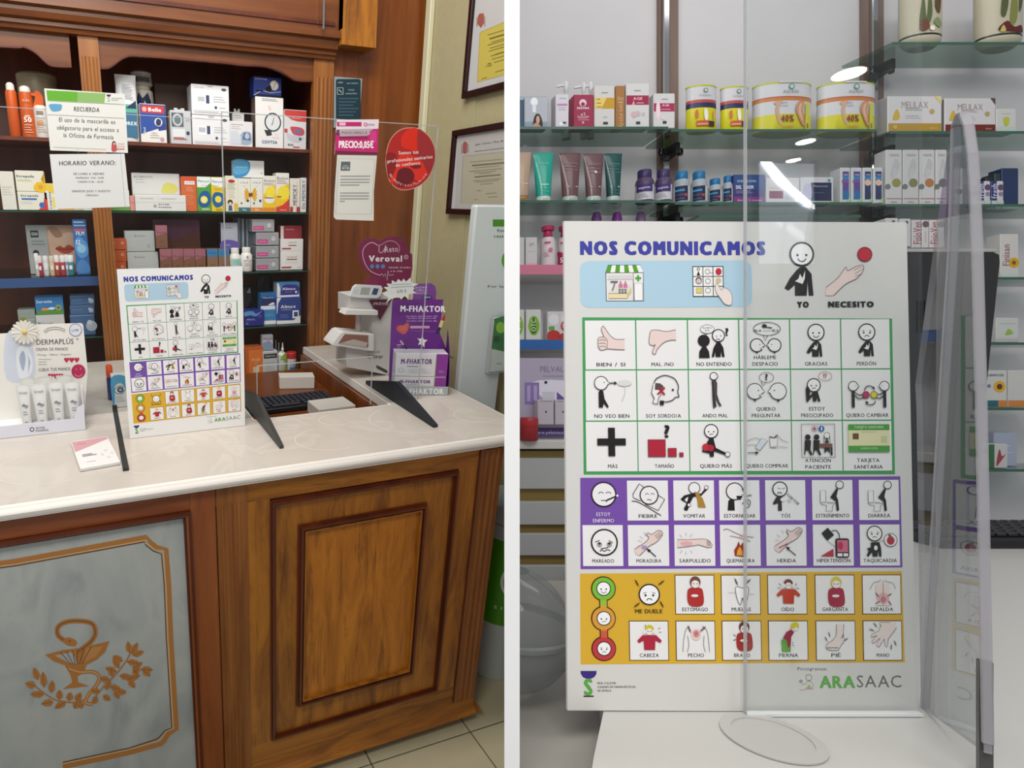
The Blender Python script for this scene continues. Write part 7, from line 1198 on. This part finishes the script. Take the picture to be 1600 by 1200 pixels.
# -- second shelf tubes and bottles
tb = 't xx 50 84 5 #ffffff'
for px, lb, c, cc, art in (((800, 235, 833, 311), 'beige cream tube at the divider', '#b59a84', '#a4784c', 'h 40 36 80 38 1 #d8c8b8'), ((836, 236, 868, 312), 'bright teal hand cream tube', '#17a08c', '#c4d4cc', 'n crema 48 78 4 #8ad8c8 50;h 26 34 66 34 1 #c8ece4;h 34 20 68 26 2 #4cc0ac'), ((877, 236, 911, 312), 'mauve cream tube, the left and larger of two', '#6b4a4e', '#b4bcb4', 'n crema 50 78 4 #a08488 60;h 30 30 78 30 1 #c8b8b8;h 24 64 80 70 2 #8a686c'), ((915, 237, 947, 313), 'mauve cream tube, the right of two beside the dark teal one', '#684a4e', '#b4c0b8', 'n crema 50 78 4 #a08488 60;h 26 30 76 30 1 #c8b8b8;h 24 60 80 74 3 #8a686c;c 52 60 3 #d8c8c8'), ((948, 237, 976, 313), 'dark petrol green cream tube', '#134a4a', '#b4c4bc', 'n crema 50 78 4 #6a9a9a 60;h 24 30 74 30 1 #b0cccc;h 20 60 80 72 3 #3c7474;h 30 16 70 22 2 #2c6464')):
    tube(B_, px, lb, c, cc, art, D=D1, base=L2, caph=.12, depth=.024)
def pills(px, lb, cap_, body_, lab, art, base, D=1.408, short=0):
    return vessel(B_, px, lb, ([(.9, 0), (.98, .03), (1, .10), (1, .62), (.9, .70), (.72, .76)], body_), [('cap', [(.74, .75), (.76, .77), (.76, .97), (.68, 1)], cap_), ('paper_label', [(1.008, .06), (1.008, .52)], lab)], art, D=D, base=base, name='supplement_bottle', cat='bottle', n=24, artr=1.02)
PA = 'r 4 30 96 52 #3c2a68;t magnesio 50 42 7 #d8d0e8 60;h 12 14 70 24 3 #a8a4b0'
BA = 'r 12 8 90 52 #1c2444;r 12 36 70 42 #3a8ac0;h 16 14 70 26 2 #5c6484;r 66 20 84 28 #a83c48'
pills((992, 262, 1022, 313), 'purple-capped magnesium bottle, left of two', '#382858', '#4a3a5c', '#c8c6cc', PA, L2); pills((1022.5, 262, 1050, 313), 'purple-capped magnesium bottle, right of two', '#3a2a5a', '#4a3a5c', '#c8c6cc', PA, L2)
pills((1051, 265, 1078, 315), 'tall blue-capped supplement bottle, left of two', '#1f6a9c', '#9aa4ac', '#c6c8cc', BA, M2); pills((1079, 265, 1105, 315), 'tall blue-capped supplement bottle, right of two', '#1f6a9c', '#9aa4ac', '#c6c8cc', BA, M2)
pills((1106, 277, 1128, 316), 'short blue-capped supplement bottle next to the tall ones', '#1f6a9c', '#9aa4ac', '#c6c8cc', BA, M2); pills((1128.5, 273, 1145, 316), 'short blue-capped supplement bottle beside the advert card', '#1f6a9c', '#9aa4ac', '#c6c8cc', BA, M2)
bb_((1146, 273, 1196, 316), 'blue and purple advert card for a toothpaste', '#3b3a70', 'r 0 0 100 22 #7a3a80;p #2c4c80 0,60 100,40 100,100 0,100;t SOLUCION 40 78 8 #c0c4e0 60;b DEL_TOOM 34 56 12 #d8d8ec 56;h 6 36 60 42 2 #9a98c8;t desde_3_meses 50 10 7 #d8b0d0 80', base=M2, depth=.01, name='advert_card', cat='card')
bb_((1197, 278, 1250, 317), 'white tablet box with a maroon panel under the reflection', '#cac8ca', 'r 8 18 50 48 #7c3450;P #b9bcc8 56,20 70,50 96,40 90,14;h 8 60 40 64 1 #c0a8a0;p #a8c48c 88,0 100,0 100,14', base=M2)
bb_((1251, 277, 1303, 317), 'white and navy tablet box', '#c8c8cc', 'r 30 8 94 80 #23284a;P #b8b4d0 4,20 10,70 30,70 30,16;t Melatonin 60 66 8 #9aa0c0 44;h 36 40 72 44 1 #6a7094;c 86 88 6 #5c8a8a;p #9cc48c 84,0 100,0 100,14', base=M2)
for i, (x0, x1, c2, lb) in enumerate(((1313, 1329, '#5a4a8c', 'slim white box with a violet stripe, first of four'), (1330, 1347, '#5a4a8c', 'slim white box with a violet stripe, second of four'), (1348, 1363, '#2a3464', 'slim white box with a navy stripe and round moon, third of four'), (1364.5, 1380, '#2a3464', 'slim white box with a navy stripe and round moon, last of four'))):
    bb_((x0, 262, x1, 317.5), lb, '#c6c8ca', f'r 20 10 86 90 {c2};r 20 66 86 76 #3a7ab0;'+('c 52 58 9 #d8b8a0;r 20 10 86 30 #2c2f58;' if i > 1 else 'r 10 58 86 64 #8a4a90;r 20 10 86 34 #2c6aa0;')+'p #a0c890 50,0 100,0 100,16 76,10;h 30 80 76 84 1 #c8ccdc', base=M2, depth=.03)
for i, (x0, x1) in enumerate(((1384, 1410), (1411, 1436), (1437, 1461), (1462, 1480))):
    bb_((x0, 234, x1, 318.5), ('first', 'second', 'third', 'narrow fourth')[i]+' tall white herbal tea box from the left on the right bay', '#c4c3c3', 'P #b4b4b6 30,52 56,84 84,74 66,56;P #bcbcbe 36,46 44,66 76,60;c 64 40 8 '+('#8c8c40', '#7a7c50', '#a8744c', '#6a6c6c')[i]+';c 10 33 5 #6c7470;l #a8484c 1 0,11 100,11;h 30 5 66 5 1 #9a9a9c;n tisana 50 92 6 #a8a8aa 60', base=R2, depth=.03)
bb_((1492, 262, 1505, 319), 'slim white box seen between the acrylic edges', '#c2c4c4', 'c 50 36 8 #6c7470;l #b0b0b0 1 0,14 100,14', base=R2)
for i in range(5):
    x0 = 1518+i*10.2
    bb_((x0, 283, x0+(9.6), 320), ('white sachet box with a violet flower, first of the small row', 'navy sachet box, second of the small row', 'white sachet box with a violet flower, third of the small row', 'navy sachet box, fourth of the small row', 'white sachet box with a violet flower, last of the small row')[i], '#c4c2c8' if i % 2 == 0 else '#2c3868', 'c 50 74 13 #5c4668;c 50 46 10 #8a7a9a;r 0 0 100 18 #b8c4bc' if i % 2 == 0 else 'r 0 0 100 18 #b8c4bc;v fresh 54 58 26 #c8cce0 62', base=R2, depth=.025)
for i, (x0, x1, y0, y1) in enumerate(((1540, 1553, 277, 282), (1554, 1564, 271, 282), (1565, 1592, 263, 320))):
    bb_((x0, y0, x1, 320), ('dark box top just above the small sachet row', 'taller dark green box behind the sachet row', 'dark blue box at the right edge of the second shelf')[i], ('#23262c', '#2c3c40', '#26365c')[i], 'p #c8e0d0 0,0 100,0 100,10 0,6', base=R2, D=1.445, depth=.03)
for i, (x0, x1) in enumerate(((1384, 1404), (1406, 1424))):
    bb_((x0, 341+i, x1, 386), ('white vein cream box, first behind the poster corner', 'white vein cream box, second behind the poster corner')[i], '#c8c6c6', 'c 60 88 6 #5a5a60', base=bz_(386, 1.30), D=1.30, depth=.03)
for i, (x0, x1, lb) in enumerate(((1425, 1440, 'white upright box with vertical crimson lettering beside the poster'), (1440.5, 1452, 'white box end with a small flower on the monitor'), (1452.5, 1466, 'second white upright box with vertical crimson lettering'), (1466.5, 1476, 'narrow white box behind the acrylic wing on the monitor'))):
    bb_((x0, 344, x1, 387.5), lb, '#c9c6c6', ('v FisioVen 56 54 30 #a04a58 80' if i in (0, 2) else 'c 50 86 12 #6a5a60;r 40 20 60 60 #b8b4b4'), base=bz_(388, 1.30), D=1.30, depth=.03)
# -- left pink and blue shelves
bb_((800, 371, 820, 415), 'white box cut by the divider on the pink shelf', '#c2bfc0', 'h 30 76 70 80 1 #8a8a8c', base=L3); bb_((821, 371, 840, 415), 'white box beside the pink wash bottles', '#c4c0c1', 'n gel 50 78 12 #8a8a8c 40;h 20 50 80 54 1 #b4b0b0;r 0 0 100 8 #d8a8b4', base=L3)
for i, (x0, x1) in enumerate(((843, 869), (870, 897))):
    v = vessel(B_, (x0, 350, x1, 415), ('pink-capped white wash bottle, left one on the pink shelf', 'pink-capped white wash bottle with a 50% sticker')[i], ([(.86, 0), (.95, .02), (.92, .6), (.78, .70), (.5, .72)], '#cfc4c6'), [('pump_head', [(.52, .72), (.58, .76), (.50, .86), (.78, .88), (.80, .98), (.5, 1)], '#a82858')], ('r 30 54 66 58 #c04870;c 66 38 5 #c86a88;h 24 24 60 32 3 #d0a8b4' if i == 0 else 'r 20 54 60 58 #c04870;r 4 0 96 28 #a82450;b 50% 50 14 12 #f0d8e0 60;P #a82450 4,26 96,30 96,36 50,30 4,36'), D=D1, base=L3, name='wash_bottle', n=22)
for i, x in enumerate((931, 963, 1000)): vessel(B_, (x-8, 330, x+10, 356), ('violet', 'bright violet', 'pale violet')[i]+' cap peeping over the top edge of the big poster', ([(.9, 0), (.9, .9), (.6, 1)], ('#7a4a88', '#8c3f9a', '#8a6a94')[i]), [], D=1.45, base=L3, n=14)
for i, (x0, x1) in enumerate(((800, 820), (821.5, 846))):
    bb_((x0, 484, x1, 531), ('white and green lozenge box cut by the divider', 'white box with a green hexagon and dark name bar')[i], '#c6c8c2', 'P #7aa838 14,46 34,76 70,76 90,46 70,18 34,18;P #3c6a28 34,24 42,70 60,70 66,24;v OTC 50 48 14 #d0e0b8 40', base=L4)
for i, (x0, x1) in enumerate(((855, 878), (874, 900))):
    vessel(B_, (x0, 485, x1, 532), ('white mouthwash bottle with red foot and green tag, left', 'white mouthwash bottle with red foot beside the poster edge')[i], ([(.9, 0), (.96, .03), (.96, .6), (.8, .8), (.6, .9)], '#cac6c8'), [('cap', [(.62, .88), (.62, .98), (.5, 1)], '#c8c8cc'), ('red_foot', [(.97, .02), (.97, .26)], '#b0342c')], 'r 14 30 60 44 #5a9a48;h 20 60 80 66 1 #b09a9a' if i == 0 else 'c 40 48 15 #b0342c;b 50 38 50 10 #f0d8d8 50', D=D1+(.0 if i == 0 else -.0), base=L4, n=22) if False else bb_((x0, 487, x1-(3 if i == 0 else 0), 531.5), ('white and red tablet pack with a green tag', 'white and red pack with a round 50% sticker at the poster edge')[i], '#cac6c8', 'P #b0342c 4,0 4,26 50,34 96,26 96,0;e 50 72 42 20 #dcd8da;r 10 34 56 48 #5a9a48' if i == 0 else 'P #b0342c 4,0 4,20 50,26 96,20 96,0;e 50 76 42 18 #dcd8da;c 44 48 22 #b0342c;b 50% 46 50 13 #f0d8d8 60', base=L4)
# lavender display and red jar on the unit
zu = z5+.001; Dv = DS-.07
lv = pbox(B_, (812, 560, 900, 683), 'lavender cardboard display with small lilac pots', '#a9a0b4', 'r 0 0 100 12 #54407c;t www.pelutmax.com 60 6 4.5 #c8c0dc 70;n PELVALUD 66 87 7 #7c748c 60;h 40 78 96 80 1 #948ca4;P #d8d4e0 20,70 98,70 98,46 60,40;p #6a5490 66,58 66,44 90,44;r 8 42 34 70 #8470a8;r 12 46 18 66 #a898c4;r 24 46 30 66 #a898c4;r 40 40 62 58 #c4c2cc;c 46 70 2 #2c2838', Dv+.02, zu, .03, name='cardboard_display', cat='display', cl=.0008)
for i, (x0, x1) in enumerate(((812, 838), (840, 866), (867, 893))): bb_((x0, 625, x1, 664), ('first', 'second', 'third')[i]+' small pale carton in the lavender display', '#b8b0b8', 'c 50 52 4 #3c3440;h 10 96 90 98 1 #54465c', base=bz_(664, Dv), D=Dv-.006, depth=.024) if i else None
vessel(B_, (812, 653, 841, 682), 'round red jar with a lid at the divider', ([(.94, 0), (1, .04), (1, .52), (.96, .58)], '#8c2026'), [('lid', [(.99, .58), (1.02, .62), (1.02, .94), (.9, 1)], '#a02830')], D=Dv-.05, base=zu-.001, name='jar', cat='jar')
# -- boxes at the right edge
for px, k, lb, c, art in (((1563, 366, 1592, 432), 'R3', 'tall white box with a yellow flower at the right edge', '#c8c6c2', 'c 74 34 12 #c8a020;c 74 34 5 #7a5a20;v Finisan 30 52 16 #9a6a6c 50;r 0 0 100 12 #c0ccc4'), ((1556, 497, 1592, 534), 'R4', 'low white box with a green leaf at the right edge', '#c2c4c2', 'P #8cb04c 40,30 56,56 76,36;h 14 78 86 82 1 #a8aaa8;r 0 0 100 16 #b4b8b6'), ((1538, 579, 1574, 636), 'R5', 'white syrup box with a sunflower and teal foot at the right edge', '#c8c8c4', 'r 0 0 60 18 #2c6470;r 60 0 100 18 #c88040;c 66 56 16 #d8a828;c 66 56 8 #5c3c1c;t GRINTUSS 50 88 6 #4c6a8c 70;c 18 58 5 #6a7c98'), ((1575, 579, 1605, 636), 'R5', 'second syrup box running off the right edge', '#c6c6c2', 'r 0 0 100 18 #c88040'), ((1534, 692, 1543, 731), 'R6', 'slim green and white box lowest at the right edge', '#b8bcb4', 'r 0 60 100 80 #3a7a4c'), ((1544, 694, 1575, 732), 'R6', 'white box with a red figure lowest at the right edge', '#c4c4c4', 'P #a04048 40,10 56,80 70,50 90,60 66,30;r 0 0 30 100 #3c6a44'), ((1553, 676, 1590, 693), 'R6', 'flat blue and white box behind the red-figure box', '#a8b0c4', 'h 10 40 80 60 2 #d0d4e0')):
    bb_(px, lb, c, art, base=sh[k], depth=.03, D=D1+(.035 if 'flat blue' in lb else 0))
# -- monitor, keyboard, counter
Dm = 1.15
g = G(); f_ = lambda x, y: (bx_(x, Dm), bz_(y, Dm)); P = [f_(1400, 396), f_(1552, 394), f_(1561, 398), f_(1562, 410), f_(1546, 560), f_(1536, 660), f_(1524, 820), f_(1400, 820)]
g.prism(P, Dm, Dm+.02, mat('#29292a', .45), mat('#8c8c8a', .4)); mo = bobj(g, 'computer_monitor'); fin(mo, 'black monitor back with slanted sides behind the acrylic wing', 'monitor')
g = G(); g.box(*[f_(1400, 0)[0], f_(1556, 0)[0]], Dm-.002, Dm+.021, f_(0, 394)[1], f_(0, 389)[1], mat('#a9a8a4', .4), .001); g.obj('top_rim', parent=mo)
for i in range(5): g = G(); x_ = bx_(1432+i*6, Dm); g.box(x_, x_+.003, Dm-.001, Dm, bz_(520, Dm), bz_(470, Dm), '#141414'); g.obj('vent_slot', parent=mo)
g = G(); g.prism([f_(1440, 640), f_(1515, 640), f_(1512, 800), f_(1445, 800)], Dm+.004, Dm+.014, mat('#3c3c3c')); g.obj('stand_neck', parent=mo)
zcB = -.2785
g = G(); xl_ = .2516; g.prismz([(.214, .445), (.2516, .506), (.53, 1.17), (1.75, 1.17), (1.75, .36), (.165, .36)], zcB-.03, zcB, mat('#c3c2be', .25)); ct = bobj(g, 'white_counter'); fin(ct, 'white counter top under the big poster', 'counter')
g = G(); g.prismz([(.05, .30), (.16, .30), (.298, 1.168), (.2, 1.168)], zcB-.06, zcB-.02, mat('#6c6863', .4)) if False else g.box(.06, .9, .30, .94, zcB-.10, zcB-.0315, mat('#98948d', .4)); cg = bobj(g, 'grey_ledge'); fin(cg, 'dark grey ledge below the white counter at the lower left of the poster', 'ledge')
g = G(); g.box(.75, 1.7, .95, 1.12, -.895, zcB-.031, mat('#8f8c88')); cgb = bobj(g, 'counter_base'); fin(cgb, 'grey cabinet carrying the white counter', 'cabinet')
xk0, xk1 = .86, 1.32; kz = zcB+.001
kb2 = G(); kb2.box(0, .40, 0, .13, 0, .016, mat('#19191b', .4), .003); k2 = kb2.obj('keyboard'); k2.matrix_world = TRS(MB, 1.07, 1.005, kz); fin(k2, 'black keyboard at the right edge on the white counter', 'keyboard')
kk = G(); kk.box(0, .0155, 0, .016, 0, .006, mat('#2c2c30', .4), .0015); k0 = None
for r in range(5):
    for c in range(19):
        q = kk.obj('key', parent=k2) if k0 is None else k0.copy()
        if k0 is None: k0 = q
        else: sc.collection.objects.link(q)
        q.matrix_local = Matrix.Translation((.012+c*.02, .014+r*.022, .016))
# ring in the counter, acrylic screen, wing, bowl
g = G(); n = 40; r0, r1 = .0265, .034
g.v = []; P0 = [(math.cos(2*math.pi*i/n), math.sin(2*math.pi*i/n)) for i in range(n)]
g.loft([[(r1*a, r1*b, 0) for a, b in P0], [(r1*a, r1*b, .0012) for a, b in P0], [(r0*a, r0*b, .0014) for a, b in P0], [(r0*a, r0*b, .0004) for a, b in P0]], mat('#bab9b5', .3)); ro = g.obj('ring_cover'); ro.matrix_world = TRS(MB, .365, .468, zcB+.0006); fin(ro, 'round plastic ring cover set in the white counter', 'cover')
DP = .498; MPn = TRS(MB, 0, DP, 0); fpn = PL(MPn)
zb0 = zcB+.0008; x0_, x1_ = fpn(1167, 600)[0], fpn(1441, 600)[0]; zt_ = fpn(1300, -30)[1]
M_SCR = glass('screen_acrylic', '#fbfcfc', 1.42)
g = G(); g.box(x0_, x1_, DP, DP+.003, zb0, zt_, M_SCR); s_ = g.obj('acrylic_screen'); s_.matrix_world = MB; fin(s_, 'clear acrylic screen covering the right half of the big poster', 'screen')
g = G(); g.box(x0_-.0007, x0_, DP-.0001, DP+.0031, zb0, zt_, M_ACRE); g.box(x0_, x1_, DP-.001, DP+.004, zb0, zb0+.0025, mat('#e4e6e6', .2)); g.obj('polished_edge', parent=s_)
A0, A1 = Vector((.5325, .520, 0)), Vector((.470, .415, 0)); dW = (A1-A0).normalized(); ML = Matrix.Identity(4)
for i, v in enumerate((dW, Vector((0, 0, 1)).cross(dW), Vector((0, 0, 1)))): ML[0][i], ML[1][i], ML[2][i] = v
ML.translation = A0; MWg = MB @ ML; fwg = PL(MWg)
out = [(1439, 1112), (1432, 640), (1430, 600), (1458, 393), (1480, 236), (1487, 196), (1493, 178), (1500, 176), (1508, 196), (1514, 240), (1518, 300), (1522, 400), (1527, 600), (1531, 800), (1535, 1000), (1538, 1176)]
P = [fwg(*p) for p in out]; P = [(x, max(z, zb0)) for x, z in P]
M_WED = glass('wing_edge', '#e0dfe2', 1.5, .08, .25, '#eceaee')
M_WNG = glass('wing_acrylic', '#eceeef', 1.5)
g = G(); g.prism(P, 0, .004, M_WNG, M_WED); wg = g.obj('acrylic_wing'); wg.matrix_world = MWg; fin(wg, 'clear acrylic side wing with a curved top, mirroring the poster', 'screen')
g = G()
def strip(pts, w_):
    Q = [fwg(*p) for p in pts]
    for (a, b), (c, d) in zip(Q[:-1], Q[1:]): g.loft([[(a-w_, -.0008, b), (a+w_, -.0008, b), (a+w_, .0048, b), (a-w_, .0048, b)], [(c-w_, -.0008, d), (c+w_, -.0008, d), (c+w_, .0048, d), (c-w_, .0048, d)]], M_WED)
strip([(1537, 1160), (1534, 1000), (1530, 800), (1526, 600), (1521, 400), (1517, 300), (1513, 240), (1507, 196), (1500, 178), (1494, 180), (1488, 198)], .0012); strip([(1488, 200), (1483, 393), (1472, 563), (1460, 763), (1446, 1000), (1440, 1105)], .0009); g.obj('polished_edge', parent=wg)
g = G(); g.box(fwg(1530, 900)[0]-.002, fwg(1530, 900)[0]+.003, -.001, .006, zb0, fwg(1535, 1035)[1], mat('#4c4a4a', .3)); g.obj('dark_foot_edge', parent=wg)
bw = G(); R_ = .060; pr = [(R_*.35, -R_*.95)]+[(R_*math.cos(math.radians(a)), R_*math.sin(math.radians(a))) for a in range(-65, 75, 10)]+[(R_*.3, R_*.97)]
M_BOWL = glass('clear_plastic', '#dfe2e1', 1.45, .02, .2, '#b9bdbb')
bw.lathe([(r, z) for r, z in pr], M_BOWL, 36, cap=False); bwo = bw.obj('plastic_globe'); bwo.matrix_world = TRS(MB, bx_(797, .60), .60, zcB+.004-.0275+.057); fin(bwo, 'clear plastic globe container at the divider left of the poster', 'container')
g = G(); g.lathe([(R_*1.01, -.002), (R_*1.05, 0), (R_*1.05, .004), (R_*1.01, .006)], glass('rim_plastic', '#dfe2e1', 1.45, .05, .45, '#9c9f9d'), 36, cap=False); g.obj('rim', parent=bwo)
# round ceiling lamps and ceiling panel behind the camera (mirrored by the acrylic)
def lamp(px, py, dv, r, lb, em=26):
    P = bY(px, py, dv); loc = Vector((P.x, 2*DP-P.y, P.z)); g = G(); g.lathe([(r, 0), (r, .004)], mat('#fff8ee', .5, 0, 0, em), 28); o = g.obj('ceiling_lamp'); o.matrix_world = TRS(MB, *loc); fin(o, lb, 'lamp')
    g = G(); g.lathe([(r*1.12, .0045), (r*1.12, .02)], mat('#c0c0c0'), 28); g.obj('lamp_housing', parent=o)
lamp(1327, 116, 3.0, .066, 'round ceiling downlight mirrored in the acrylic screen')
lamp(1259, 222, 4.6, .06, 'second ceiling downlight, farther back, mirrored faintly in the acrylic')
lamp(1240, 251, 6.0, .06, 'third and farthest ceiling downlight behind the visitor')
# shop window behind the visitor, mirrored in the acrylic screen
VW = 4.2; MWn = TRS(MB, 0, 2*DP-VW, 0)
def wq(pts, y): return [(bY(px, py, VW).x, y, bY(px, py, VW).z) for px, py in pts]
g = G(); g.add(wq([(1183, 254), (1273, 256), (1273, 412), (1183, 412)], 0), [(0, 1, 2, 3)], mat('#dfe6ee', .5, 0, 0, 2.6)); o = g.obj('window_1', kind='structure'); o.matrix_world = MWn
g = G(); g.add(wq([(1186, 253), (1204, 253), (1236, 290), (1272, 322), (1272, 328), (1256, 322), (1210, 282)], .01), [tuple(range(7))], mat('#ffffff', .5, 0, 0, 22)); g.obj('glowing_streak', parent=o)  # added glowing strip, shaped for the diagonal streak mirrored in the acrylic
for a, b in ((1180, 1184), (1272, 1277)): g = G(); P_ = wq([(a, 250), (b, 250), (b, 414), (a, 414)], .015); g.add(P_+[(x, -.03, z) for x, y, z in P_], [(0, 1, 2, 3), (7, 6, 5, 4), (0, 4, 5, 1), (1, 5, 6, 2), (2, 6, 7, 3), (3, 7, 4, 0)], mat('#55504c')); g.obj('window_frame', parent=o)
tagroom('roomB')
trim()
for o in sc.objects:
    for k in ('roomA', 'roomB'):
        if k in o: del o[k]
